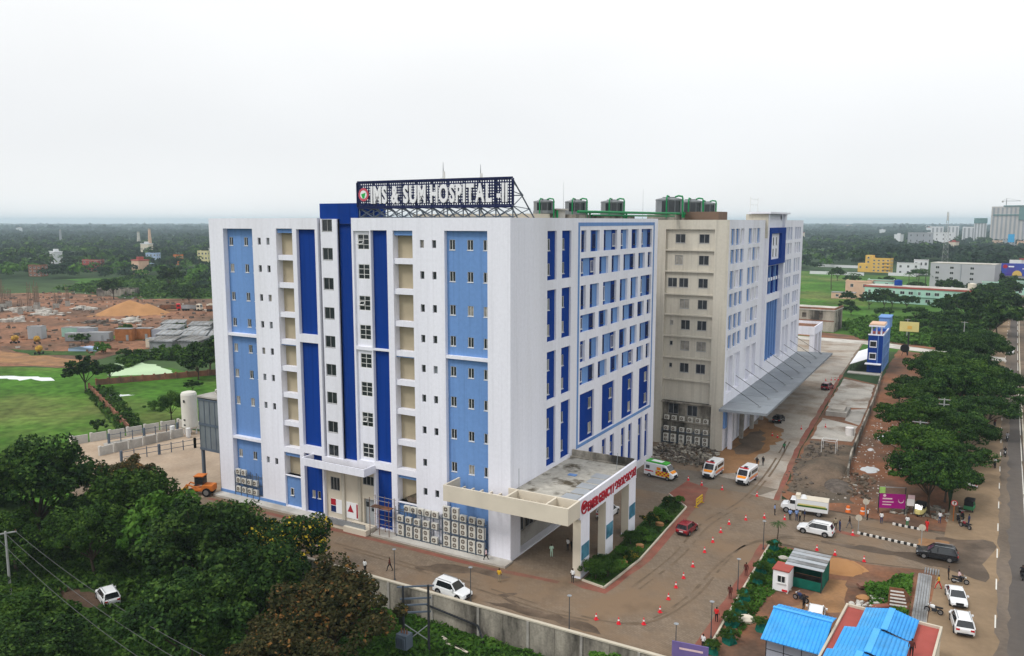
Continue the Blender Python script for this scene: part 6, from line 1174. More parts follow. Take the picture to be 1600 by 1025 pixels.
# ================================================================ wall plant: air conditioners on racks
def ac_proto(name, w_, h_, d_, fans):
    t = link(name, None); b = MB().box(-w_ / 2, w_ / 2, 0, d_, 0, h_).box(-w_ / 2 + .05, -w_ / 2 + .15, .02, d_ - .02, -.06, -.001).box(w_ / 2 - .15, w_ / 2 - .05, .02, d_ - .02, -.06, -.001); c = b.build('casing', 'ac_white', t); kids = [c]
    for k in range(fans):
        z = h_ * (k + .5) / fans; r_ = min(h_ / fans, w_) * .39; g = MB().poly([(-.06 * w_ + r_ * math.cos(a), -.012, z + r_ * math.sin(a)) for a in np.linspace(0, -2 * math.pi, 16, endpoint=False)]); o = g.build('fan_grille', 'ac_grille', t); kids.append(o)
        h = MB().poly([(-.06 * w_ + r_ * .28 * math.cos(a), -.02, z + r_ * .28 * math.sin(a)) for a in np.linspace(0, -2 * math.pi, 10, endpoint=False)]); h.bar((-.06 * w_ - r_, -.018, z), (-.06 * w_ + r_, -.018, z), .02).bar((-.06 * w_, -.018, z - r_), (-.06 * w_, -.018, z + r_), .02); h.build('fan_hub', 'ac_white', o)
    return t
ACP = {'small': ac_proto('air_conditioner', .92, .78, .36, 1), 'tall': ac_proto('air_conditioner', 1.0, 1.5, .38, 2)}; AC0 = set()
def ac(kd, fc, u, d, z, label, group):
    p = ACP[kd]; o = p if kd not in AC0 else copy_tree(p); AC0.add(kd); o.location = fc.P(u + random.uniform(-.05, .05), d - random.uniform(0, .06), z); o.rotation_euler = (0, random.uniform(-.012, .012), fc.rz + random.uniform(-.06, .06)); tag(o, label, 'air conditioner', group); return o
def rack(fc, u0, u1, levels, d0, d1, label, cols=4):
    t = thing('air_conditioner_rack', label, 'rack', fc.P((u0 + u1) / 2, d0, 0)); L_ = Vector(t.location); top = max(levels) + .45
    def add(n, p, q, wd=.07): a, b_ = Vector(fc.P(*p)) - L_, Vector(fc.P(*q)) - L_; MB().bar(a, b_, wd).build(n, 'truss_paint', t)
    for k in range(cols + 1):
        u = u0 + (u1 - u0) * k / cols; add('post', (u, d0, 0), (u, d0, top)); add('post', (u, d1, 0), (u, d1, top))
    for z in levels: add('shelf_rail', (u0, d0 + .05, z - .1), (u1, d0 + .05, z - .1), .08); add('shelf_rail', (u0, d1 - .05, z - .1), (u1, d1 - .05, z - .1), .08)
rack(LF, -17.0, -10.0, (.45, 2.35, 3.85), -.75, -.08, 'dark steel rack left of the near light blue panel', 5); rack(LF, -9.6, -3.3, (.45, 2.35, 4.2), -.75, -.08, 'dark steel rack under the porch pergola at the hospital corner', 5)
for k in range(5):
    ac('tall' if k < 4 else 'small', LF, -16.3 + k * 1.36, -.7, .45, ordn(k) + ' air conditioner in the bottom row of the left near rack', 'air conditioners on the near racks')
    ac('small', LF, -16.3 + k * 1.36, -.7, 2.35, ordn(k) + ' air conditioner in the middle row of the left near rack', 'air conditioners on the near racks')
    ac('small', LF, -15.2 + k * 1.1, -.7, 3.85, ordn(k) + ' air conditioner in the top row of the left near rack', 'air conditioners on the near racks')
    for r_, z in enumerate((.45, 2.35, 4.2)):
        ac('tall' if not (r_ == 2 and k > 1) else 'small', LF, -8.95 + k * 1.27, -.7, z, ordn(k) + ' air conditioner in the ' + ('bottom', 'middle', 'top')[r_] + ' row of the corner rack', 'air conditioners on the near racks')
rack(LF, -48.1, -43.0, (.9, 2.3, 3.6), -.1, .62, 'steel rack on the far light blue panel', 4)
for r_, (n, z) in enumerate(((4, .9), (4, 2.3), (2, 3.6))):
    for k in range(n): ac('small', LF, -47.4 + k * 1.15, -.05, z, ordn(k) + ' air conditioner in the ' + ('bottom', 'middle', 'top')[r_] + ' row of the far left rack', 'air conditioners on the far left rack')
for r_, z in enumerate((.5, 2.65, 4.66)):
    for k in range(6): ac('tall' if r_ == 0 else 'small', BF, -1.1 + k * 1.5, -.1 if r_ < 2 else .2, z, ordn(k) + ' air conditioner in the ' + ('bottom', 'middle', 'top')[r_] + ' row below the beige end wall', 'air conditioners on the beige wall')
rack(BF, -1.9, 7.2, (.5, 2.65), -.15, .55, 'rack of air conditioners at the foot of the beige end wall', 6)
tag(ac('small', Face((0, 2.5, 14.6), 0), -54.2, 0, .05, 'air conditioner on top of the glazed annex', None), 'air conditioner on top of the glazed annex', 'air conditioner')
# scaffold by the side door
t = thing('scaffold', 'thin pipe scaffold around the blue panel by the side entrance', 'scaffold', (-19, -1, 0))
for x in (-1.6, 0, 1.6):
    for y in (-.7, .5): MB().bar((x, y, 0), (x, y, 5.2), .06).build('standard', 'rust', t)
for z in (1.2, 2.5, 3.8, 5.0):
    for y in (-.7, .5): MB().bar((-1.9, y, z), (1.9, y, z), .05).build('ledger', 'frame_grey', t)
MB().bar((-1.6, -.7, 0), (1.6, -.7, 2.5), .05).build('brace', 'rust', t); MB().box(-1.6, 1.6, -.6, .4, 3.85, 3.9).build('plank', 'rust', t)
# rubble at the beige wall
def rubble(name, cx_, cy_, sx, sy, n, h, m, label, seed, q=1.0):
    r = random.Random(seed); b = MB()
    for k in range(n):
        x, y = cx_ + r.uniform(-sx, sx), cy_ + r.uniform(-sy, sy); a = r.uniform(.1, .42) * q * r.choice((.5, .7, 1)); i0 = len(b.v); b.box(-a, a, -a * .7, a * .7, -a * .4, a * .4); M = Matrix.Translation((x, y, r.uniform(.02, h) * max(.15, 1 - abs(x - cx_) / sx * .6))) @ Matrix.Rotation(r.uniform(0, 3), 4, 'Z') @ Matrix.Rotation(r.uniform(-.7, .7), 4, 'X'); b.xf(M, i0)
    o = b.build(name, m); kind(o, 'stuff'); o['label'] = label; o['category'] = 'rubble'; return o
rubble('rubble', 4, 54, 5.8, 5.6, 420, 1.1, 'concrete_stained', 'rubble heap at the foot of the beige end wall', 1); rubble('rubble', 4, 55, 5.6, 5.0, 260, 1.0, 'dark_rubble', 'dark debris mixed in the heap by the beige wall', 2)
rubble('rubble', 26.5, 46, 3.4, 4, 40, .25, 'brown_soil', 'scattered stones on the mud by the truck', 3, .6); rubble('rubble', 34, 75, 3.2, 34, 300, .12, 'concrete_pale', 'pale litter scattered along the red soil strip', 4, .5); rubble('rubble', 33, 52, 2.6, 6, 160, .5, 'brown_soil', 'brown clods beside the low site wall', 5); rubble('rubble', 42.6, 44.5, 3.6, 3, 140, .3, 'concrete_stained', 'litter behind the magenta hoarding', 6)
rubble('rubble', 40, 8.2, 2.4, 2.2, 150, .4, 'concrete_pale', 'broken stones beside the red-roofed cabin', 7, .7); rubble('rubble', 29.5, 8, 2.0, 8, 36, .1, 'cream_paint', 'litter on the plot near the guard cabin', 8, .4); rubble('rubble', 25.5, 62, 3, 13, 160, .4, 'dark_rubble', 'dark debris on the mud strip beside the drive', 9)
def mound(name, x, y, a, b_, h, m, label, rz=0, seed=0):
    rg = np.random.default_rng(seed); G2 = []
    for i_ in range(17):
        for j_ in range(17):
            u, v = i_ / 8 - 1, j_ / 8 - 1; r_ = math.hypot(u, v); G2.append((u * a, v * b_, (h * max(0, 1 - r_ * r_) + rg.uniform(-.06, .06) * h) if r_ < 1 else -.15))
    o = link(name, npmesh(name, G2, [(p * 17 + q, (p + 1) * 17 + q, (p + 1) * 17 + q + 1, p * 17 + q + 1) for p in range(16) for q in range(16)], m, smooth=True), None, (x, y, .01), rz); return tag(o, label, 'mound')
mound('soil_mound', 27.3, 58, 3.6, 9, 1.1, 'brown_soil', 'long dark soil mound on the mud strip beside the drive', 0, 1); mound('sand_heap', 35.4, 18.6, 2.6, 2.2, .9, 'sand', 'low sand heap behind the green shed', 0, 2); mound('soil_mound', 30.8, 50, 2.2, 4, .8, 'dark_rubble', 'dark soil mound at the near end of the low site wall', .3, 3)
# ================================================================ vehicles
def tube_y(x, z, y0, y1, r, n=16): return MB().tube([(x, y0, z), (x, y1, z)], r, n)
def wheel(par, x, y, r, s, w_=.2):
    o = tube_y(0, 0, -w_ / 2, w_ / 2, r).build('wheel', 'tyre', par, (x, y, r)); MB().poly([(r * .62 * math.cos(a), s * (w_ / 2 + .006), r * .62 * math.sin(a)) for a in (np.linspace(0, 2 * math.pi, 12, endpoint=False) * -s)]).build('rim', 'rim', o); return o
def loft(st):
    """stations (x, z0, z1, hw, top half width) -> closed body shell"""
    b = MB(); n = 10; rings = []
    for x, z0, z1, hw, ht in st:
        zm = z0 + (z1 - z0) * .45
        rings.append([(x, -hw * .9, z0), (x, -hw, z0 + .1), (x, -hw, zm), (x, -hw * .985, z1 - .1), (x, -ht, z1), (x, ht, z1), (x, hw * .985, z1 - .1), (x, hw, zm), (x, hw, z0 + .1), (x, hw * .9, z0)])
    for r_ in rings: b.v += r_
    for k in range(len(st) - 1):
        for j in range(n): j2 = (j + 1) % n; b.f.append((k * n + j2, k * n + j, (k + 1) * n + j, (k + 1) * n + j2)); b.m.append(0)
    b.f.append(tuple(range(n))); b.m.append(0); b.f.append(tuple(reversed(range((len(st) - 1) * n, len(st) * n)))); b.m.append(0); return b
def car(name, label, x, y, rz, paint, kd='suv', z=0, group=None):
    t = thing(name, label, {'suv': 'car', 'sedan': 'car', 'hatch': 'car'}[kd], (x, y, z), rz, group)
    L_, W_, H = {'suv': (4.6, 1.86, 1.74), 'sedan': (4.4, 1.75, 1.48), 'hatch': (3.9, 1.74, 1.58)}[kd]; h = L_ / 2; w = W_ / 2; zb = {'suv': 1.06, 'sedan': .92, 'hatch': .98}[kd]; wr = .36 if kd == 'suv' else .31
    rear = zb - (.05 if kd == 'sedan' else 0)
    st = [(-h, .42, rear - .18, w * .82, w * .72), (-h + .12, .3, rear, w * .96, w * .86), (-h * .45, .24, zb, w, w * .92), (h * .3, .24, zb, w, w * .92), (h * .45, .25, zb - .03, w, w * .88), (h * .8, .27, zb - .13, w * .97, w * .78), (h - .1, .32, zb - .24, w * .9, w * .66), (h, .4, zb - .38, w * .78, w * .6)]
    loft(st).build('body', paint, t, smooth=False)
    if kd == 'sedan': xr0, xr1, xf1, xf0 = -h * .72, -h * .36, h * .16, h * .47
    else: xr0, xr1, xf1, xf0 = -h * .95, -h * .80, h * .16, h * .46
    wb, wt = w * .93, w * .74; B = [(xr0, -wb, zb - .02), (xf0, -wb, zb - .02), (xf0, wb, zb - .02), (xr0, wb, zb - .02)]; T = [(xr1, -wt, H - .07), (xf1, -wt, H - .07), (xf1, wt, H - .07), (xr1, wt, H - .07)]
    g = MB()
    for k in range(4): k2 = (k + 1) % 4; g.poly([B[k], B[k2], T[k2], T[k]])
    g.build('windows', 'car_glass', t); r_ = MB(); xm = (xr1 + xf1) / 2
    r_.poly([(xr1 - .06, -wt, H - .07), (xm, -wt, H - .03), (xm, -wt * .6, H), (xr1 - .05, -wt * .6, H - .035)]); r_.v = []; r_.f = []; r_.m = []
    for i_, (xx, zz) in enumerate(((xr1 - .1, H - .085), (xr1 + .25, H - .02), (xm, H), (xf1 - .3, H - .02), (xf1 + .03, H - .085))):
        r_.v += [(xx, -wt - .035, zz - .06), (xx, -wt * .85, zz + .015), (xx, 0, zz + .03), (xx, wt * .85, zz + .015), (xx, wt + .035, zz - .06)]
    for i_ in range(4):
        for j in range(4): a = i_ * 5 + j; r_.f.append((a, a + 5, a + 6, a + 1)); r_.m.append(0)
    r_.build('roof', paint, t)
    for s in (0, 1, 2, 3):
        MB().bar(B[s], T[s], .1 if kd != 'sedan' else .08).build('pillar', paint, t)
    for s in (-1, 1):
        MB().bar((xf0 * .05 - .1, s * wb * 1.004, zb), (xf0 * .05 - .12, s * (wt + .01), H - .08), .09, .04).build('pillar', paint if kd == 'sedan' else 'plastic_dark', t)
        if kd == 'suv': MB().poly([(xr0 + .02, s * (wb + .012), zb), (xr0 + .5, s * (wb + .012), zb), (xr1 + .28, s * (wt + .022), H - .1), (xr1 + .02, s * (wt + .022), H - .1)][::s]).build('rear_quarter', paint, t); MB().bar((xr1 + .1, s * wt * .86, H + .06), (xf1 - .1, s * wt * .86, H + .06), .05).build('roof_rail', 'steel_grey', t)
        for wx in (-h * .60, h * .62):
            MB().poly([(wx + (wr + .09) * math.cos(a), s * (w + .006), wr + (wr + .09) * math.sin(a)) for a in np.linspace(0, math.pi, 12)][::s]).build('wheel_arch', 'plastic_dark', t); wheel(t, wx, s * (w - .08), wr, s)
        MB().box(h - .22, h - .06, s * w * .42, s * w * .84, zb - .42, zb - .27).build('headlight', 'lamp_clear', t); MB().box(-h - .015, -h + .12, s * w * .52, s * w * .88, zb - .3, zb - .12).build('tail_light', 'lamp_red', t)
        MB().box(xf0 - .42, xf0 - .22, s * (w + .02), s * (w + .2), zb + .02, zb + .16).build('mirror', paint, t)
    MB().box(h - .1, h + .03, -w * .42, w * .42, .5, .74).build('grille', 'plastic_dark', t); MB().box(h - .16, h + .015, -w * .72, w * .72, .32, .46).build('bumper', 'plastic_dark', t); MB().box(-h - .03, -h + .14, -w * .76, w * .76, .34, .52).build('bumper', 'plastic_dark', t); MB().box(-h - .035, -h - .02, -.26, .26, .62, .74).build('number_plate', 'frame_white', t)
    return t
WH = 'car_white'
car('parked_car', 'white SUV on the side road behind the boundary wall', -1.3, -10.75, R(-6), WH, 'suv'); car('parked_car', 'dark red hatchback on the plaza beside the planting bed', 15.8, 20.2, R(84), 'car_red', 'hatch')
car('moving_car', 'white SUV turning in at the plaza entrance', 30.9, 28.2, R(176), WH, 'suv'); car('moving_car', 'black SUV leaving across the wet patch onto the highway', 45.3, 27.3, R(182), 'car_black', 'suv')
car('parked_car', 'white sedan parked on the highway shoulder before a second white car', 47.6, 15.6, R(-80), WH, 'sedan'); car('parked_car', 'white SUV parked nearest the bottom right corner', 48.2, 9.2, R(98), WH, 'suv')
car('parked_car', 'white car parked among the trees at the left', -39.4, -27.0, R(160), WH, 'suv', -3.03); car('parked_car', 'white car half hidden behind the green shed cabin', 34.9, 3.6, R(95), WH, 'hatch')
car('parked_car', 'white car under the roadside trees by the no-parking sign', 48.9, 61.5, R(92), WH, 'sedan'); car('moving_car', 'silver car far up the highway', 59.3, 214, R(-88), 'car_white', 'sedan'); car('parked_car', 'white car beside the power pole under the rain trees', 39.6, 65.5, R(60), WH, 'suv')
car('parked_car', 'dark red car at the far end under the wing canopy', 17.6, 128, R(80), 'car_red', 'suv'); car('parked_car', 'white car parked behind the emergency porch columns', 4.2, 20.5, R(90), WH, 'suv'); car('parked_car', 'black car in the shade under the wing canopy', 14.0, 88, R(85), 'car_black', 'hatch')
def ambulance(label, x, y, rz, green=False):
    t = thing('ambulance', label, 'ambulance', (x, y, 0), rz, 'ambulances'); w = .95; H = 2.45
    st = [(-2.65, .42, H - .06, w * .97, w * .8), (-2.5, .35, H, w, w * .84), (1.0, .33, H, w, w * .84), (1.35, .33, H - .12, w, w * .8), (1.95, .35, 1.45, w * .97, w * .84), (2.4, .38, 1.2, w * .92, w * .75), (2.62, .45, 1.0, w * .82, w * .66)]
    loft(st).build('body', WH, t); MB().poly([(1.40, -w * .74, H - .16), (1.93, -w * .8, 1.52), (1.93, w * .8, 1.52), (1.40, w * .74, H - .16)][::-1]).xf(Matrix.Translation((.03, 0, .03))).build('windscreen', 'car_glass', t)
    for s in (-1, 1):
        MB().box(.75, 1.45, s * (w + .006), s * (w + .012), 1.4, 2.05).build('window', 'car_glass', t); MB().box(-2.3, -1.6 if green else .4, s * (w + .006), s * (w + .012), 1.45, 2.0).build('window', 'car_glass', t)
        if green:
            for i_ in range(7):
                for j in range(3): MB().box(-.5 + i_ * .36, -.14 + i_ * .36, s * (w + .013), s * (w + .018), .55 + j * .28, .83 + j * .28).build('check', 'amb_red' if (i_ + j) % 2 else 'amb_yellow', t)
            MB().box(-.3, .45, s * (w + .013), s * (w + .018), 1.5, 1.95).build('panel_mark', 'amb_orange', t); MB().box(-2.5, -.9, s * (w + .013), s * (w + .018), 1.0, 1.2).build('stripe', 'amb_red', t)
        else: MB().box(-2.4, 1.3, s * (w + .013), s * (w + .018), .9, 1.12).build('stripe', 'amb_orange', t); MB().box(-2.4, 1.2, s * (w + .013), s * (w + .018), .72, .84).build('stripe', 'amb_red', t)
        for wx in (-1.65, 1.65): wheel(t, wx, s * (w - .08), .34, s)
        MB().box(2.45, 2.56, s * .42, s * .76, .78, 1.0).build('headlight', 'lamp_clear', t); MB().box(-2.67, -2.6, s * .7, s * .9, .9, 1.3).build('tail_light', 'lamp_red', t); MB().box(1.6, 1.72, s * (w + .03), s * (w + .22), 1.45, 1.75).build('mirror', 'plastic_dark', t)
    MB().poly([(1.98, -w * .78, 1.48), (2.44, -w * .7, 1.235), (2.44, w * .7, 1.235), (1.98, w * .78, 1.48)]).build('bonnet_stripe', 'amb_orange', t); MB().box(2.5, 2.68, -.8, .8, .4, .62).build('bumper', 'plastic_dark', t); MB().box(2.5, 2.66, -.5, .5, .64, .95).build('grille', 'plastic_dark', t)
    if green:
        b = loft([(-2.4, H - .02, H + .22, .8, .72), (1.05, H - .02, H + .22, .8, .72), (1.3, H - .04, H + .08, .72, .6)]); b.build('roof_pod', 'amb_green', t); MB().box(-1.6, .4, -.5, .5, H + .222, H + .23).build('roof_print', 'letter_white', t)
    else: MB().box(1.05, 1.2, -.7, .7, H + .01, H + .16).build('light_bar', 'amb_red', t); MB().box(.1, .6, -.25, .25, H + .01, H + .14).build('roof_vent', 'plastic_dark', t)
ambulance('ambulance with green roof and red-yellow checks beside the porch', 5.0, 40.6, R(-10), True); ambulance('white ambulance with orange bonnet, left of the front-facing pair', 12.0, 45.9, R(-95)); ambulance('white ambulance with orange bonnet, right of the front-facing pair', 17.6, 45.4, R(-97))
# white bonneted truck
t = thing('police_truck', 'white bonneted truck with leafy stripe beside the police group', 'truck', (28.3, 35.4, 0), R(184)); w = 1.0
loft([(1.2, .5, 2.15, w * .92, w * .8), (1.9, .5, 2.1, w * .92, w * .78), (2.3, .5, 1.4, w * .88, w * .7), (3.0, .52, 1.28, w * .82, w * .6), (3.25, .6, 1.0, w * .7, w * .5)]).build('cab', WH, t); MB().poly([(1.95, -.72, 2.05), (2.32, -.78, 1.45), (2.32, .78, 1.45), (1.95, .72, 2.05)]).build('windscreen', 'car_glass', t)
for s in (-1, 1): MB().box(1.3, 2.0, s * .925, s * .935, 1.45, 2.0).build('window', 'car_glass', t); MB().box(-3.0, 1.0, s * 1.01, s * 1.02, 1.25, 1.5).build('leaf_stripe', 'leaf_bright', t); MB().box(-2.8, .9, s * 1.021, s * 1.026, 1.5, 1.7).build('leaf_stripe', 'print_yellow', t)
MB().box(-3.1, 1.15, -1.0, 1.0, .7, 2.3).build('box_body', WH, t); MB().box(-3.12, 1.1, -1.02, 1.02, 2.302, 2.34).build('roof', 'cream_paint', t); MB().box(.7, 1.3, -.6, .6, 2.36, 2.75).build('roof_box', 'cream_paint', t); MB().tube([(.2, .4, 2.36), (.2, .4, 2.8)], [.5, .25], 12).build('roof_tank', WH, t); MB().box(-3, 3.0, -.4, .4, .45, .69).build('chassis', 'steel_dark', t)
for wx in (2.45, -1.9):
    for s in (-1, 1): wheel(t, wx, s * .85, .42, s, .25)
# auto rickshaws
def rickshaw(label, x, y, rz, m, top):
    t = thing('auto_rickshaw', label, 'rickshaw', (x, y, 0), rz, 'auto rickshaws'); loft([(-1.25, .4, .95, .62, .58), (-.2, .35, .9, .65, .6), (.55, .35, .95, .6, .5), (1.1, .4, 1.1, .38, .3), (1.3, .45, .95, .28, .2)]).build('body', m, t); loft([(-1.28, 1.6, 1.74, .62, .5), (-.3, 1.66, 1.84, .64, .55), (.55, 1.6, 1.76, .58, .48)]).build('hood', top, t); MB().poly([(.6, -.5, 1.66), (.98, -.42, 1.1), (.98, .42, 1.1), (.6, .5, 1.66)]).build('windscreen', 'car_glass', t); MB().box(-1.27, -1.2, -.58, .58, .95, 1.62).build('back_panel', top, t)
    for s in (-1, 1): MB().bar((-.1, s * .6, .9), (-.1, s * .58, 1.7), .05).build('post', 'steel_dark', t); wheel(t, -.75, s * .52, .24, s, .12)
    wheel(t, 1.0, 0, .24, 1, .1); MB().box(-1.0, -.4, -.55, .55, .95, 1.15).build('seat', 'plastic_dark', t)
rickshaw('yellow and black auto rickshaw parked beside the magenta hoarding', 42.6, 42.8, R(-100), 'print_yellow', 'plastic_dark'); rickshaw('dark auto rickshaw parked with motorbikes under the trees', 48.8, 48.5, R(80), 'shirt_green', 'plastic_dark'); rickshaw('brown three-wheeler driving on the highway', 50.6, 75.2, R(92), 'rust', 'brown_soil')
# motorcycles
def bike_proto():
    t = link('motorcycle', None)
    for x in (-.62, .66): o = tube_y(0, 0, -.06, .06, .3, 14).build('wheel', 'tyre', t, (x, 0, .3)); MB().poly([(.2 * math.cos(a), -.064, .2 * math.sin(a)) for a in np.linspace(0, 6.28, 10, endpoint=False)]).poly([(.2 * math.cos(-a), .064, .2 * math.sin(-a)) for a in np.linspace(0, 6.28, 10, endpoint=False)]).build('rim', 'rim', o)
    MB().tube([(-.62, 0, .3), (-.2, 0, .45), (.1, 0, .4), (.4, 0, .7)], .09, 6).box(-.25, .2, -.16, .16, .25, .55).build('engine_frame', 'steel_dark', t); loft([(-.1, .62, .82, .12, .1), (.15, .62, .92, .17, .12), (.42, .68, .86, .1, .08)]).build('tank', 'car_black', t); loft([(-.85, .72, .86, .09, .08), (-.4, .68, .82, .14, .12), (-.08, .7, .84, .12, .1)]).build('seat', 'plastic_dark', t)
    MB().tube([(.66, 0, .3), (.5, 0, .75), (.42, 0, 1.0)], .04, 6).tube([(.38, -.33, 1.02), (.44, 0, .98), (.38, .33, 1.02)], .025, 6).build('fork', 'chrome', t); MB().tube([(.52, 0, .82), (.62, 0, .82)], [.08, .1], 10).build('headlamp', 'lamp_clear', t); MB().tube([(-.1, -.18, .3), (-.8, -.2, .38)], [.04, .06], 6).build('exhaust', 'chrome', t); return t
BP = bike_proto(); BN = [0]
def bike(label, x, y, rz, m='car_black', group='motorcycles'):
    o = BP if not BN[0] else copy_tree(BP); BN[0] = 1; o.location = (x, y, .03); o.rotation_euler = (0, 0, rz); tag(o, label, 'motorcycle', group)
    for c in o.children:
        if c.name.startswith('tank'): setmat(c, 0, m)
    return o
# ================================================================ people
def person_mesh(pose):
    """one continuous body grown from a joint skeleton; materials: 0 trousers 1 shirt 2 skin 3 hair 4 shoes"""
    J = dict(pel=(0, 0, .95, .135), waist=(0, 0, 1.08, .125), chest=(0, 0, 1.32, .155), neck=(0, 0, 1.49, .055), head0=(.01, 0, 1.57, .075), head=(.015, 0, 1.65, .092), top=(0, 0, 1.72, .065))
    f = pose
    for s, n in ((-1, 'r'), (1, 'l')):
        st_ = {'stand': .02, 'walk': .28 * s, 'sit': 0}[f]; J['sh' + n] = (0, s * .19, 1.42, .065)
        if f == 'sit': J['el' + n] = (.16, s * .26, 1.2, .047); J['ha' + n] = (.42, s * .27, 1.12, .036); J['fi' + n] = (.5, s * .25, 1.12, .026); J['hip' + n] = (.02, s * .1, .9, .095); J['kn' + n] = (.42, s * .17, .82, .065); J['an' + n] = (.3, s * .17, .42, .045); J['to' + n] = (.46, s * .18, .37, .035)
        else: J['el' + n] = (-st_ * .35, s * .25, 1.15, .047); J['ha' + n] = (-st_ * .6 + .06, s * .27, .92, .036); J['fi' + n] = (-st_ * .65 + .08, s * .27, .83, .028); J['hip' + n] = (st_ * .1, s * .095, .88, .092); J['kn' + n] = (st_ * .75 + .03, s * .1, .5, .062); J['an' + n] = (st_ * 1.1 - (.06 if st_ < 0 else 0), s * .1, .1, .043); J['to' + n] = (st_ * 1.1 + .14, s * .12, .045, .04)
    ks = list(J); E_ = [('pel', 'waist'), ('waist', 'chest'), ('chest', 'neck'), ('neck', 'head0'), ('head0', 'head'), ('head', 'top')]
    for n in 'rl': E_ += [('chest', 'sh' + n), ('sh' + n, 'el' + n), ('el' + n, 'ha' + n), ('ha' + n, 'fi' + n), ('pel', 'hip' + n), ('hip' + n, 'kn' + n), ('kn' + n, 'an' + n), ('an' + n, 'to' + n)]
    me = bpy.data.meshes.new('p'); me.from_pydata([J[k][:3] for k in ks], [(ks.index(a), ks.index(b_)) for a, b_ in E_], []); o = bpy.data.objects.new('p', me); COL.objects.link(o); o.modifiers.new('s', 'SKIN')
    for i_, k in enumerate(ks): v = me.skin_vertices[0].data[i_]; v.radius = (J[k][3], J[k][3] * (1.25 if k in ('chest', 'waist', 'pel') else 1)); v.use_root = (k == 'pel')
    sb = o.modifiers.new('u', 'SUBSURF'); sb.levels = 1; sb.render_levels = 1; bpy.context.view_layer.update(); r_ = bpy.data.meshes.new_from_object(o.evaluated_get(bpy.context.evaluated_depsgraph_get())); bpy.data.objects.remove(o); r_.name = 'person'; r_.materials.clear()
    for m in ('trouser_dark', 'shirt_white', 'skin', 'hair', 'shoe'): r_.materials.append(MATS[m])
    lo = min(v.co.z for v in r_.vertices)
    for v in r_.vertices:
        if f != 'sit': v.co.z -= lo
    for p in r_.polygons:
        c = p.center; m = 0; zt = c.z + (lo if f != 'sit' else 0); arm = abs(c.y) > .215 or (f == 'sit' and c.x > .12 and c.z > .98)
        if zt > 1.63 or (zt > 1.52 and c.x < -.02 and abs(c.y) < .12): m = 3
        elif zt > 1.46 and abs(c.y) < .11: m = 2
        elif arm and ((f != 'sit' and zt < 1.13 and zt > .7) or (f == 'sit' and c.x > .24)): m = 2
        elif zt > (1.0 if f != 'sit' else .99): m = 1
        elif zt < (.1 if f != 'sit' else .45): m = 4
        p.material_index = m; p.use_smooth = True
    return r_
PM = {k: person_mesh(k) for k in ('stand', 'walk', 'sit')}
def person(label, x, y, rz, pose='stand', shirt='shirt_white', tr='trouser_dark', z=0, s=1.0, group=None):
    o = link('person', PM[pose], None, (x, y, z), rz); o.scale = (s,) * 3; tag(o, label, 'person', group); setmat(o, 0, tr); setmat(o, 1, shirt); return o
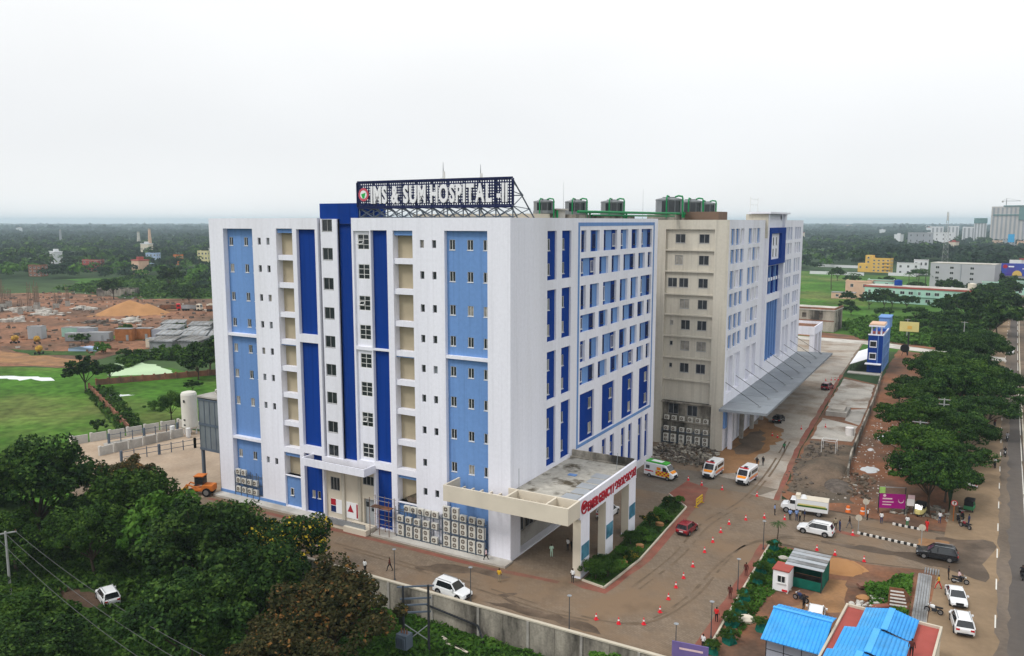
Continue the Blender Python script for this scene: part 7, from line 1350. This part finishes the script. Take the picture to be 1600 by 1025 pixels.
PE = [('person in dark red shirt walking on the side road', -11.3, -9.3, 200, 'walk', 'shirt_brown', 'trouser_dark'), ('person in white shirt seen over the boundary wall', -13.5, -11.2, 90, 'stand', 'shirt_white', 'trouser_dark'), ('person in yellow shirt at the edge of the wet patch', 1.6, -5.4, 100, 'stand', 'shirt_yellow', 'trouser_khaki'), ('person in pink shirt beside the corner air conditioner rack', -2.7, -1.3, 200, 'walk', 'shirt_pink', 'trouser_dark'),
      ('guard in white shirt in front of the near porch column', 9.0, -1.2, 270, 'stand', 'shirt_white', 'trouser_dark'), ('person in pale mint clothes under the porch', 3.7, 3.8, 120, 'stand', 'shirt_mint', 'shirt_mint'), ('person in white shirt, left of the trio under the porch', 4.6, 6.6, 250, 'stand', 'shirt_white', 'trouser_dark'), ('person in black, middle of the trio under the porch', 5.3, 6.4, 90, 'stand', 'shirt_black', 'trouser_dark'), ('person in pale blue shirt, right of the trio under the porch', 5.9, 7.2, 200, 'stand', 'shirt_blue', 'trouser_grey'), ('person in white shirt at the back of the porch', 5.0, 10.0, 280, 'walk', 'shirt_white', 'trouser_dark'),
      ('person in black walking, left of the two on the orange soil', 17.2, 54.4, 260, 'walk', 'shirt_black', 'trouser_dark'), ('person in black walking, right of the two on the orange soil', 18.0, 55.4, 250, 'stand', 'shirt_black', 'trouser_dark'), ('lone person in dark clothes up the concrete drive', 19.4, 66, 80, 'walk', 'shirt_green', 'trouser_dark'),
      ('person in light blue shirt ahead of the white truck', 24.7, 32.4, 0, 'stand', 'shirt_blue', 'trouser_dark'), ('person in light blue shirt at the left of the group by the truck', 27.0, 31.4, 80, 'stand', 'shirt_blue', 'trouser_dark'), ('person in blue shirt in the middle of the group by the truck', 27.8, 31.8, 300, 'stand', 'shirt_blue', 'trouser_blue'), ('person in khaki shirt in the group by the truck', 28.3, 31.5, 150, 'stand', 'trouser_khaki', 'trouser_dark'), ('person in dark blue at the right of the group by the truck', 28.8, 32.1, 190, 'stand', 'trouser_blue', 'trouser_dark'),
      ('person in khaki just behind the white entering SUV', 33.0, 30.9, 100, 'stand', 'trouser_khaki', 'trouser_dark'), ('person in blue behind the white entering SUV', 33.6, 30.5, 30, 'stand', 'trouser_blue', 'trouser_blue'), ('person in black striding between the SUV and the road sign', 34.6, 32.4, 170, 'walk', 'shirt_black', 'trouser_grey'), ('person in white shirt by the round yellow sign on the soil', 36.4, 36.9, 200, 'stand', 'shirt_white', 'trouser_dark'), ('person in white shirt and jeans in front of the magenta hoarding', 38.2, 36.4, 260, 'stand', 'shirt_white', 'trouser_blue'),
      ('person in white shirt squatting spot by the entrance kerb', 41.4, 36.6, 260, 'stand', 'shirt_white', 'shirt_green'), ('person in red clothes on the entrance kerb', 43.8, 36.3, 240, 'stand', 'shirt_red', 'shirt_red'), ('person in white shirt under the trees beside the rickshaw', 45.2, 40.6, 250, 'stand', 'shirt_white', 'trouser_blue'), ('person in orange saree beside the concrete drain', 45.8, 17.9, 180, 'walk', 'shirt_yellow', 'shirt_red'), ('person in black beside the parked motorbike near the drain', 46.7, 21.2, 0, 'stand', 'shirt_black', 'trouser_dark'), ('person in blue standing by the parked motorbikes at the junction', 48.7, 41.4, 200, 'stand', 'trouser_blue', 'trouser_blue'),
      ('person in maroon near the drive lamp on the red strip', 25.9, 3.6, 90, 'stand', 'shirt_brown', 'shirt_brown'), ('person in maroon further along the red strip', 26.0, 10.4, 90, 'stand', 'shirt_brown', 'shirt_brown'), ('person in red sitting low on the plot kerb', 26.0, -2.2, 90, 'stand', 'shirt_red', 'trouser_dark'), ('person in white shirt above the purple board', 26.4, -8.3, 250, 'stand', 'shirt_white', 'trouser_dark'), ('person in black beside the white car at the cabin', 33.4, 5.3, 150, 'stand', 'shirt_black', 'trouser_dark'), ('person in dark clothes on the red-roofed cabin terrace', 44.3, -6.5, 90, 'stand', 'shirt_brown', 'trouser_dark', 3.55)]
for a in PE: person(a[0], a[1], a[2], R(a[3]), a[4], a[5], a[6], a[7] if len(a) > 7 else .02)
RD = [('in white', 52.4, 74, 92, 'shirt_white'), ('in dark clothes', 54.1, 82.5, -88, 'shirt_black'), ('in grey', 54.8, 94.5, -88, 'shirt_grey'), ('in brown', 53.0, 106, 92, 'shirt_brown'), ('in white, far up', 58.0, 174, 92, 'shirt_white'), ('in black at the right edge', 54.2, 25.8, 92, 'shirt_black')]
for i_, (d_, x, y, a, sh) in enumerate(RD): bike('motorcycle of the highway rider ' + d_, x, y, R(a), 'car_black'); person('rider ' + d_ + ' on the highway', x - .1 * math.cos(R(a)), y - .1 * math.sin(R(a)), R(a), 'sit', sh, 'trouser_dark', -.02)
for lb, x, y, a, m in [('dark motorbike beside the orange saree', 47.9, 20.6, 5, 'car_black'), ('white scooter parked beside the concrete drain', 45.6, 11.2, 170, 'car_white'), ('dark blue scooter parked in front of the green shed', 32.8, 7.0, 160, 'trouser_blue'), ('first motorbike in the row under the junction trees', 47.4, 42.4, 100, 'car_black'), ('second motorbike in the row under the junction trees', 47.9, 44.2, 100, 'car_red'), ('third motorbike in the row under the junction trees', 47.6, 46.0, 100, 'car_black'), ('red motorbike at the junction beside the person in blue', 48.3, 40.2, 140, 'car_red')]: bike(lb, x, y, R(a), m)
person('person in white shirt astride the motorbike near the drain', 47.75, 20.55, R(5), 'sit', 'shirt_pink', 'trouser_dark', -.0)
# orange loader at the left end of the side road
t = thing('wheel_loader', 'orange loader working beside the glazed annex', 'loader', (-53.3, -2.2, .02), R(205)); loft([(-2.2, .8, 1.7, .8, .7), (-.6, .7, 1.75, .85, .75), (-.4, .7, 1.2, .85, .75), (1.4, .7, 1.1, .6, .5)]).build('body', 'orange_paint', t); MB().box(-.7, .6, -.7, .7, 1.76, 3.0).build('cab', 'car_glass', t); MB().box(-.8, .7, -.8, .8, 3.002, 3.12).build('cab_roof', 'orange_paint', t)
for s in (-1, 1): MB().tube([(.4, s * .6, 1.3), (1.9, s * .6, 1.7), (2.7, s * .6, .7)], .12, 6).build('lift_arm', 'orange_paint', t); wheel(t, -1.3, s * .85, .65, s, .4); wheel(t, 1.2, s * .85, .6, s, .35)
b = MB().prism([(2.5, .15), (3.5, .1), (3.3, .3), (2.8, .4), (2.75, 1.0), (2.5, 1.0)], -1.1, 1.1); b.v = [(a, z_, q) for a, q, z_ in b.v]; b.build('bucket', 'yellow_paint', t)
# ================================================================ cones, barriers, lamps, signs
def cone_proto():
    t = link('traffic_cone', None); MB().box(-.21, .21, -.21, .21, 0, .05).build('base', 'cone_red', t); c = MB().tube([(0, 0, .05), (0, 0, .38)], [.17, .11], 12).build('cone', 'cone_red', t); MB().tube([(0, 0, .382), (0, 0, .55)], [.112, .078], 12).build('white_band', 'cone_white', t); MB().tube([(0, 0, .552), (0, 0, .80)], [.08, .03], 12).build('tip', 'cone_red', t); return t
CP = cone_proto(); CN_ = [0]
def cone(label, x, y):
    o = CP if not CN_[0] else copy_tree(CP); CN_[0] = 1; o.location = (x, y, .02); o.scale = (.95,) * 3; o.rotation_euler = (0, 0, random.uniform(0, 1)); tag(o, label, 'traffic cone', 'traffic cones')
ARC = [(14.9, -7.9), (17.3, -7.6), (19.6, -6.4), (20.2, -3.1), (20.0, .2), (19.8, 3.4), (19.8, 6.2), (19.8, 9.8), (19.8, 14.7), (19.8, 18.4), (19.8, 22.2), (20.0, 25.7), (21.6, 28.5), (23.7, 30.5)]
for i_, p in enumerate(ARC): cone(ordn(i_) + ' traffic cone from the near end of the curved plaza row', *p)
for lb, x, y in [('cone on the red paving nearest the green-roofed ambulance', 9.3, 41.4), ('cone on the red paving corner left of the ambulance pair', 11.9, 40.1), ('cone in front of the ambulance pair', 15.3, 39.5), ('cone right of the ambulance pair', 20.7, 39.2), ('cone fallen by the police group', 26.3, 31.3), ('cone at the start of the striped kerb', 35.3, 30.0), ('cone behind the green shed, left of three', 32.0, 22.4), ('cone behind the green shed, middle of three', 34.2, 22.0), ('cone behind the green shed, right of three', 37.6, 21.7), ('cone on the concrete slab beside the drive', 23.2, 88), ('cone on the drive near the wing canopy, nearest', 19.2, 84), ('cone under the canopy edge, left', 15.2, 76), ('cone under the canopy edge, right', 16.4, 75), ('cone far up the drive, left of four', 15.6, 139), ('cone far up the drive, second of four', 16.8, 140), ('cone far up the drive, third of four', 17.6, 141), ('cone far up the drive, last of four', 18.3, 141.5)]: cone(lb, x, y)
for i_, (x, y) in enumerate([(33.6, 38.9), (35.5, 39.1)]):
    t = thing('safety_drum', ('orange safety drum, left of the pair on the soil', 'orange safety drum, right of the pair on the soil')[i_], 'drum', (x, y, .02)); MB().tube([(0, 0, 0), (0, 0, .35), (0, 0, .9)], [.36, .3, .24], 12).build('drum', 'barrier_orange', t); MB().tube([(0, 0, .4), (0, 0, .58)], [.305, .285], 12).build('band', 'cone_white', t)
t = thing('yellow_barrier', 'yellow folding barrier at the end of the planting bed', 'barrier', (14.2, 31.1, .02), R(86))
for x in (-1.2, 1.2): MB().bar((x, 0, 0), (x, 0, 1.25), .1).build('post', 'yellow_paint', t); MB().bar((x, -.3, .05), (x, .3, .05), .08).build('foot', 'yellow_paint', t)
for z in (.35, .8, 1.2): MB().bar((-1.2, 0, z), (1.2, 0, z), .1, .2).build('board', 'yellow_paint', t)
def lamp(label, x, y, h, z=0):
    t = thing('lamp_post', label, 'lamp post', (x, y, z), 0, 'drive lamp posts'); MB().tube([(0, 0, 0), (0, 0, .25)], [.12, .09], 8).tube([(0, 0, .25), (0, 0, h)], [.06, .04], 8).build('post', 'lamp_metal', t); b = MB().tube([(0, 0, h), (0, 0, h + .06)], [.2, .24], 14).tube([(0, 0, h + .06), (0, 0, h + .1)], [.24, .1], 14); b.build('lamp_head', 'steel_grey', t)
for a in [('lamp post on the corner of the plot by the young palm', 26.0, 19.4, 3.7), ('lamp post in the middle of the red strip', 26.1, 6.2, 3.7), ('lamp post on the red strip above the purple board', 26.4, -5.6, 3.8), ('lamp post in the bottom plaza corner', 24.6, -11.3, 3.6), ('lamp post on the boundary wall beside the white SUV', 1.4, -11.2, 4.0), ('lamp post on the boundary wall nearest the small green tree', 13.4, -11.3, 3.7), ('lamp post on the boundary wall near the walking person', -9.3, -10.9, 3.7)]: lamp(*a)
# striped kerb
t = thing('striped_kerb', 'black and white striped kerb in the entrance road', 'kerb', (35.8, 30.9, .02))
for k in range(20): MB().box(k * .38, k * .38 + .37, -.12, .12, 0, .28).build('kerb_block', ('kerb_white', 'kerb_black')[k % 2], t)
t.rotation_euler = (0, 0, R(-8))
t = thing('striped_kerb', 'short striped kerb on the far side of the entrance road', 'kerb', (39.6, 36.75, .02), R(-6))
for k in range(10): MB().box(k * .38, k * .38 + .37, -.12, .12, 0, .28).build('kerb_block', ('kerb_white', 'kerb_black')[k % 2], t)
def round_sign(label, x, y, h, m='sand', pm='pole_concrete', red=False):
    t = thing('road_sign', label, 'sign', (x, y, .02)); MB().tube([(0, 0, 0), (0, 0, h)], .05, 8).build('post', pm, t); o = MB().tube([(0, -.03, h), (0, .03, h)], .42, 18).build('disc', 'amb_red' if red else m, t)
    if red: MB().tube([(0, -.045, h), (0, -.031, h)], .32, 16).build('face', 'cone_white', o); MB().box(-.06, .06, -.055, -.046, h - .25, h + .25).box(-.06, .2, -.055, -.046, h + .05, h + .2).build('mark', 'rust', o)
round_sign('round pale sign at the start of the striped kerb', 35.8, 31.5, 2.0, 'kerb_cream'); round_sign('round pale sign on the soil behind the person in white', 36.0, 37.8, 2.3, 'kerb_cream'); round_sign('round pale sign at the mouth of the entrance road', 43.4, 31.0, 2.3, 'kerb_cream'); round_sign('red-ringed no parking sign on an orange post', 46.8, 42.4, 2.6, 'cone_white', 'orange_paint', True)
# magenta hoarding
t = thing('hoarding', 'magenta hoarding with green corner board beside the entrance', 'billboard', (37.4, 40.4, 0), R(22))
MB().box(.1, 3.6, -.06, .06, .9, 3.0).build('board', 'magenta_print', t); MB().box(0, .8, -.09, -.061, 3.1, 4.0).build('corner_board', 'lime_print', t)
for x in (.05, 3.6): MB().bar((x, .1, 0), (x, .1, 4), .1).build('post', 'steel_dark', t)
MB().bar((0, .1, 3.95), (3.7, .1, 3.95), .09).build('top_rail', 'frame_grey', t); MB().box(.5, 1.8, -.068, -.062, 2.2, 2.4).build('print_line', 'shirt_pink', t); MB().box(.5, 2.0, -.068, -.062, 1.75, 1.9).build('print_line', 'shirt_pink', t); MB().box(.5, 1.7, -.068, -.062, 1.35, 1.5).build('print_line', 'shirt_pink', t)
b = MB()
for p, q in zip(arc(3.0, 2.1, .35, 160, 380)[:-1], arc(3.0, 2.1, .35, 160, 380)[1:]): b.bar((p[0], -.065, p[1]), (q[0], -.065, q[1]), .03, .12)
b.build('print_curl', 'shirt_pink', t); MB().poly([(.75 + .22 * math.cos(a), -.066, 2.75 + .2 * math.sin(a)) for a in np.linspace(0, -6.28, 12, endpoint=False)]).build('print_dot', 'shirt_pink', t)
t = thing('notice_board', 'small white and pink notice board right of the magenta hoarding', 'sign', (41.4, 42.2, 0), R(15)); MB().box(-.5, .5, -.04, .04, 1.3, 2.3).build('board', 'cone_white', t); MB().box(-.4, .5, -.04, .04, 2.32, 2.9).build('top_board', 'shirt_pink', t); MB().bar((-.4, .06, 0), (-.4, .06, 2.9), .06).bar((.4, .06, 0), (.4, .06, 2.9), .06).build('legs', 'steel_dark', t)
t = thing('purple_board', 'purple board standing at the bottom edge by the plaza corner', 'sign', (26.0, -11.3, 0), R(8)); MB().box(-1.7, 1.7, -.06, .06, .5, 2.0).build('board', mat('purple_print', (.16, .12, .30), .5, .1, 1), t); MB().bar((-1.3, .1, 0), (-1.3, .1, 1.9), .08).bar((1.3, .1, 0), (1.3, .1, 1.9), .08).build('legs', 'steel_dark', t); MB().box(-1.0, 1.2, -.072, -.062, 1.3, 1.5).build('print_line', 'shirt_pink', t)
t = thing('direction_sign', 'rust-red direction sign with white lines beside the drain', 'sign', (42.3, 9.6, 0), R(10)); MB().prism([(-1.1, .5), (1.0, .5), (1.1, 1.9), (.4, 2.7), (-1.0, 2.7)], -.04, .04).build('board', 'rust', t).rotation_euler = (R(90), 0, 0)
for k in range(5): MB().box(-.9, .8 - .1 * k, -.055, -.045, .7 + k * .38, .88 + k * .38).build('print_line', 'cone_white', t)
MB().bar((-.6, .08, 0), (-.6, .08, 2.5), .07).bar((.6, .08, 0), (.6, .08, 2.5), .07).build('legs', 'steel_dark', t)
# drain cover slabs
t = thing('drain_cover', 'ribbed concrete drain cover running past the rubble', 'drain', (44.3, 21, .02))
for k in range(5): MB().box(-.62 + k * .26, -.42 + k * .26, -14.5, 0, 0, .22).build('rib', 'tin_grey', t)
MB().box(-.7, .75, -14.6, .1, 0, .1).build('slab', 'concrete', t)
t = thing('drain_grate', 'short metal grate before the black SUV', 'grate', (45.0, 22.6, .03)); 
for k in range(6): MB().box(-.8 + k * .28, -.66 + k * .28, -.9, .9, 0, .06).build('bar', 'tin_grey', t)
# ================================================================ cabins in the right foreground
t = thing('guard_cabin', 'small white guard cabin with brown flat roof', 'cabin', (30.4, 9.3, 0), R(-4)); MB().box(-.85, .85, -1.1, 1.1, .1, 2.5).build('wall', 'white_paint_bright', t); MB().box(-.95, .95, -1.2, 1.2, 2.502, 2.62).build('roof', 'roof_red', t); wadd(t, Face((0, -1.1, 0), 0), .1, 1.55, .9, .85); MB().box(.2, .8, -1.13, -1.11, .15, .4).build('red_mark', 'amb_red', t)
t = thing('green_shed', 'green netted shed with striped tin roof behind the guard cabin', 'shed', (32.6, 12.2, 0), R(-3)); 
for x in (-1.9, 1.9):
    for y in (-2.0, 2.0): MB().bar((x, y, 0), (x, y, 2.6), .1).build('post', 'steel_dark', t)
MB().box(-1.9, 1.9, -2.02, -1.98, .1, 1.2).box(1.88, 1.92, -1.97, 1.97, .1, 2.4).box(-1.92, -1.88, -1.97, 1.97, .1, 2.4).box(-1.87, 1.87, 1.96, 2.0, .1, 2.3).build('netting', 'net_green', t); MB().box(-1.8, 1.8, -1.9, 1.9, .02, .08).build('floor', 'dark_rubble', t)
for k in range(6): MB().box(-2.1, 2.1, -2.25 + k * .75, -1.53 + k * .75, 2.62 + k * .055, 2.67 + k * .055).build('roof_sheet', ('sheet_grey', 'tin_grey')[k % 2], t)
t = thing('blue_cabin', 'grey cabin with bright blue gabled sheet roof', 'cabin', (34.8, -5.6, 0), R(-3)); MB().box(-2.4, 2.4, -2.6, 2.2, .1, 3.1).build('wall', 'cabin_grey', t)
def gable(par, x0, x1, ys_, yr, yn, zs, zr, zn, m, ribs, name='roof_slope'):
    for (ya, za, yb, zb_) in ((ys_, zs, yr, zr), (yr, zr, yn, zn)):
        n = max(4, int((x1 - x0) / ribs)); b = MB()
        for k in range(n):
            xa, xb = x0 + (x1 - x0) * k / n, x0 + (x1 - x0) * (k + 1) / n; xm1, xm2 = xa + (xb - xa) * .7, xa + (xb - xa) * .85
            for (p, q, h0, h1) in ((xa, xm1, 0, 0), (xm1, xm2, 0, .06), (xm2, xb, .06, 0)): b.poly([(p, ya, za + h0), (q, ya, za + h1), (q, yb, zb_ + h1), (p, yb, zb_ + h0)])
        b.poly([(x0, ya, za - .05), (x0, yb, zb_ - .05), (x1, yb, zb_ - .05), (x1, ya, za - .05)]); b.build(name, m, par)
gable(t, -2.7, 2.7, -3.5, .9, 2.9, 3.05, 4.25, 3.75, 'roof_blue', .33); MB().bar((-2.75, .9, 4.3), (2.75, .9, 4.3), .35, .08).build('ridge_cap', 'roof_blue_ridge', t)
for k in range(4): MB().box(-2.4 + k * 1.6 - .03, -2.4 + k * 1.6 + .03, -2.64, -2.605, .1, 3.0).build('panel_joint', 'steel_dark', t)
MB().box(-2.4, 2.4, -2.635, -2.603, 1.7, 1.75).build('panel_joint', 'steel_dark', t)
t = thing('red_roof_building', 'low building with red terrace and blue sheet roof at the bottom edge', 'building', (41.8, -7, 0), R(-4)); MB().box(-4.2, 4.1, -10, 7.6, 0, 3.2).build('wall', 'cream_paint', t); MB().box(-4.1, 4.0, -9.9, 7.5, 3.202, 3.5).build('terrace', 'roof_red', t)
MB().box(-4.3, -4.1, -10, 7.7, 3.2, 3.75).box(4.0, 4.2, -10, 7.7, 3.2, 3.75).box(-4.1, 4.0, 7.5, 7.7, 3.2, 3.75).build('parapet', 'kerb_cream', t)
for (x0, x1, y0, y1, z_) in ((-2.4, 2.3, 2.2, 7.0, 4.1), (-3.4, 2.2, -2.6, 2.2, 4.0), (-3.9, 1.6, -9.5, -2.6, 3.9)):
    for s, (a, b_) in enumerate(((x0, (x0 + x1) / 2), ((x0 + x1) / 2, x1))):
        n = 8; q = MB()
        for k in range(n):
            xa, xb = a + (b_ - a) * k / n, a + (b_ - a) * (k + 1) / n; hz = lambda x: z_ + .55 * (1 - abs(x - (x0 + x1) / 2) / ((x1 - x0) / 2)); q.poly([(xa, y0, hz(xa)), (xa + (xb - xa) * .8, y0, hz(xa + (xb - xa) * .8)), (xa + (xb - xa) * .8, y1, hz(xa + (xb - xa) * .8)), (xa, y1, hz(xa))]); q.poly([(xa + (xb - xa) * .8, y0, hz(xa) + .04), (xb, y0, hz(xb) + .01), (xb, y1, hz(xb) + .01), (xa + (xb - xa) * .8, y1, hz(xa) + .04)])
        q.build('roof_slope', 'roof_blue', t)
    MB().box((x0 + x1) / 2 - .28, (x0 + x1) / 2 + .28, y0 + .02, y1 - .02, z_ + .52, z_ + .6).build('ridge_cap', 'roof_blue_ridge', t); MB().box(x0 + .1, x1 - .1, y0 + .05, y1 - .05, 3.51, z_ - .02).build('upper_wall', 'cabin_grey', t)
MB().box(2.0, 2.6, -6.5, -2.8, 3.52, 4.1).build('ledge_box', 'yellow_paint', t)
for i_, (x, y, rz, w_, d_) in enumerate([(38.5, 13.8, .7, 1.6, .8), (39.3, 14.2, -.2, .8, 2.0), (40.2, 11.2, .4, 1.6, 1.0), (41.2, 10.6, 1.0, 1.0, .8), (40.6, 9.2, .2, 1.8, .6), (41.8, 12.0, .9, .7, 1.2)]):
    o = MB().box(-w_ / 2, w_ / 2, -d_ / 2, d_ / 2, 0, .3).build('paving_slab', ('red_paving', 'concrete_pale')[i_ % 3 == 2], loc=(x, y, .25), rz=rz); o.rotation_euler = (random.uniform(-.25, .25), random.uniform(-.25, .25), rz); tag(o, ordn(i_) + ' tilted broken paving slab from the sand heap toward the drain', 'slab', 'broken paving slabs')
for i_, (x, y, r_, m) in enumerate([(38.7, 11.0, .6, 'sand'), (28.8, 17.6, .5, 'concrete_pale'), (28.6, -.4, .8, 'cream_paint')]):
    b = MB(); n = 9; b.tube([(0, 0, 0), (0, 0, r_ * .35), (0, 0, r_ * .7)], [r_, r_ * 1.05, r_ * .55], n); o = b.build('boulder', m, loc=(x, y, .02), rz=.4); o.scale = (1.3, .9, 1); tag(o, ['tan boulder beside the broken slabs', 'pale boulder on the grass behind the guard cabin', 'white sack on the plot by the netted saplings'][i_], 'boulder')
b = MB()
for p, q in zip([(26.45, 21.2), (26.6, 5), (26.9, -11.5)][:-1], [(26.45, 21.2), (26.6, 5), (26.9, -11.5)][1:]): b.bar((*p, .12), (*q, .12), .2, .26)
kind(b.build('kerb', 'kerb_cream'), 'structure')
# ================================================================ boundary wall, poles and wires
t = thing('boundary_wall', 'long stained concrete retaining wall with pale coping beside the road', 'wall', (-17, -12.05, 0))
for k in range(27):
    x = -41 + k * 3.05; jit = random.uniform(-.02, .02); o = MB().box(x + .02, x + 3.03, -.12 + jit, .12, -3.2, .30).build('wall_panel', 'concrete_stained', t); MB().box(x, x + 3.05, -.2, .2, .302, .46).build('coping', 'kerb_cream', t)
    if k % 2 == 0: MB().box(x - .14, x + .14, -.26, -.125, -3.2, .29).build('pier', 'concrete', t)
def wire_pts(p, q, sag=1.0, n=12): return [(p[0] + (q[0] - p[0]) * i_ / n, p[1] + (q[1] - p[1]) * i_ / n, p[2] + (q[2] - p[2]) * i_ / n - sag * 4 * (i_ / n) * (1 - i_ / n)) for i_ in range(n + 1)]
def pole(label, x, y, z, h, rz, arms=((0, 2.0),), m='pole_concrete'):
    t = thing('power_pole', label, 'power pole', (x, y, z), rz, 'power poles'); MB().tube([(0, 0, 0), (0, 0, h)], [.17, .11], 8).build('post', m, t)
    for dz, w_ in arms:
        a = MB().bar((-w_ / 2, .12, h - .25 - dz), (w_ / 2, .12, h - .25 - dz), .1, .14).build('crossarm', m, t)
        for u in (-.45, 0, .45): MB().tube([(u * w_, .12, h - .18 - dz), (u * w_, .12, h + .05 - dz)], [.06, .04], 6).build('insulator', 'rust', a)
    return t
pole('dark power pole at the left edge with a wooden crossarm', -47.5, -33.6, -3, 9.2, R(60), ((0, 2.2),)); 
for i_, (o_, q) in enumerate([((-48.0, -34.5, 5.95), (-8.0, -43.0, 5.7)), ((-47.5, -33.6, 5.95), (-6.8, -41.3, 5.7)), ((-47.0, -32.7, 5.95), (-5.6, -39.8, 5.7))]): tag(MB().tube(wire_pts(o_, q, .9), .022, 5).build('power_wire', 'wire'), ('nearest power wire from the left pole', 'middle power wire from the left pole', 'farthest power wire from the left pole')[i_], 'wire', 'power wires at the left')
pole('pole past the bottom edge holding the left wires', -6.8, -41.3, -3, 9, R(60), ((0, 2.6),))
t = thing('transformer_structure', 'two-pole steel transformer stand below the boundary wall', 'transformer', (-.8, -18.2, -3)); 
for x, y in ((-1.1, -.7), (1.0, .8)): MB().tube([(x, y, 0), (x, y, 7.3)], [.14, .12], 8).build('post', 'steel_dark', t)
for z, o_ in ((7.2, .5), (5.9, .25), (5.2, 0), (4.4, .2)): MB().bar((-1.1 - o_, -.7 - o_ * .7, z), (1.0 + o_, .8 + o_ * .7, z), .12, .16).build('crossarm', 'truss_paint', t)
for z0, z1 in ((1.0, 3.0), (3.2, 1.2)): MB().bar((-1.1, -.7, z0), (1.0, .8, z1), .08).build('brace', 'steel_grey', t)
b = MB().box(-.7, .6, -.55, .55, 1.0, 2.5); 
for k in range(6): b.box(-.6 + k * .2, -.54 + k * .2, -.75, -.551, 1.1, 2.3)
b.xf(Matrix.Translation((-.6, -1.2, 0))); b.build('transformer_tank', 'truss_paint', t); 
for k in range(3): MB().tube([(-1.0 + k * .35, -1.2, 2.5), (-1.0 + k * .35, -1.2, 3.0)], [.09, .05], 8).build('bushing', 'rust', t); MB().tube([(-1.45 + k * .16, -.95, 3.2), (-1.45 + k * .16, -.95, 5.1)], .05, 6).build('fuse_tube', 'tyre', t)
t = thing('pipe_beam', 'rusty steel beam bent down along the boundary wall', 'beam', (3, -12.6, 0)); MB().bar((-6.5, 0, -.9), (.2, 0, -1.6), .16).bar((.2, 0, -1.6), (1.3, -.6, -3.0), .16).build('beam', 'steel_dark', t)
for i_ in range(4): o = MB().box(-.1, .1, -1.5, 1.5, 0, .1).build('timber_pole', 'cream_paint', loc=(1.4 + i_ * .4, -15.2 - i_ * .2, -2.75), rz=R(70 + i_ * 4)); tag(o, ordn(i_) + ' pale timber lying below the boundary wall', 'timber', 'timbers below the wall')
for i_, (x, y, h, w_) in enumerate([(41.0, 67, 8.2, 2.4), (44.0, 87, 8.5, 2.0), (44.5, 115, 9, 2.2), (46.2, 213, 9.5, 2), (29, 226, 8, 1.6), (47.5, 168, 9, 2)]): pole(('power pole with double crossarm nearest the magenta hoarding', 'power pole with forked top among the rain trees', 'power pole in the thick of the rain tree row', 'tall pole at the cross road corner', 'thin pole in the scrub left of the yellow hoarding', 'power pole before the cross road')[i_], x, y, 0, h, R(5), ((0, w_), (.9, w_ * .9)) if i_ < 3 else ((0, w_),))
# low wall and frames beside the drive
t = thing('site_wall', 'long low grey wall between drive plots and the red soil strip', 'wall', (30, 100, 0)); pts = [(31.4, 56), (30.6, 66.5), (29.3, 117), (28.3, 141), (27.8, 152)]
for p, q in zip(pts[:-1], pts[1:]):
    n = max(1, int(math.dist(p, q) / 3))
    for k in range(n): A = (p[0] + (q[0] - p[0]) * k / n - 30, p[1] + (q[1] - p[1]) * k / n - 100); B = (p[0] + (q[0] - p[0]) * (k + .97) / n - 30, p[1] + (q[1] - p[1]) * (k + .97) / n - 100); MB().bar((*A, .75), (*B, .75), .28, 1.5).build('wall_panel', 'concrete_stained', t)
t = thing('pit_frame', 'white pipe frame standing on the mud strip', 'frame', (26.5, 70, 0))
for x, y in ((-1.2, -1), (1.2, -1), (1.2, 1), (-1.2, 1)): MB().bar((x, y, 0), (x, y, 2.2), .08).build('post', 'frame_white', t)
for a, b_ in (((-1.2, -1), (1.2, -1)), ((1.2, -1), (1.2, 1)), ((1.2, 1), (-1.2, 1)), ((-1.2, 1), (-1.2, -1))): MB().bar((*a, 2.2), (*b_, 2.2), .08).build('rail', 'frame_white', t)
t = thing('concrete_tank', 'square open concrete tank between the pale slabs', 'tank', (23.6, 102, 0)); MB().box(-2, 2.2, -3.4, 3.4, 0, 1.0).build('wall', 'concrete', t); MB().box(-1.2, 1.6, -2.4, 1.6, 1.002, 1.5).build('lid', 'concrete_pale', t)
tag(MB().cyl(0, 0, 0, 1.5, .8, n=14).build('white_drum', 'cone_white', loc=(28.2, 84, .03)), 'white drum on the near pale slab', 'drum')
MATS['leaf_stripe'] = MATS['leaf_bright']
# ================================================================ air
hz = bpy.data.materials.new('haze_air'); hz.use_nodes = True; ht = hz.node_tree; ht.nodes.clear(); pv = ht.nodes.new('ShaderNodeVolumePrincipled'); pv.inputs['Density'].default_value = HAZE = .00013; pv.inputs['Color'].default_value = (.72, .87, 1.0, 1); pv.inputs['Anisotropy'].default_value = .2
ho = ht.nodes.new('ShaderNodeOutputMaterial'); ht.links.new(pv.outputs[0], ho.inputs['Volume']); MATS['haze_air'] = hz
kind(MB().box(-14200, 14200, -2200, 16200, -6, 88).build('haze', 'haze_air'), 'stuff')
t = thing('sheet_roof_shed', 'pale sheet roof corner at the bottom left edge', 'shed', (-33.5, -45, -3), R(-20)); MB().box(-4, 3, -4, 2.2, 0, 3.9).build('wall', 'cabin_grey', t); gable(t, -4.4, 3.4, -4.4, -1, 2.6, 4.0, 4.7, 4.1, 'frame_white', .5)
# drop unused prototypes
for o in list(COL.objects):
    if o.parent is None and o.type == 'EMPTY' and 'label' not in o.keys():
        for c in list(o.children_recursive): bpy.data.objects.remove(c)
        bpy.data.objects.remove(o)
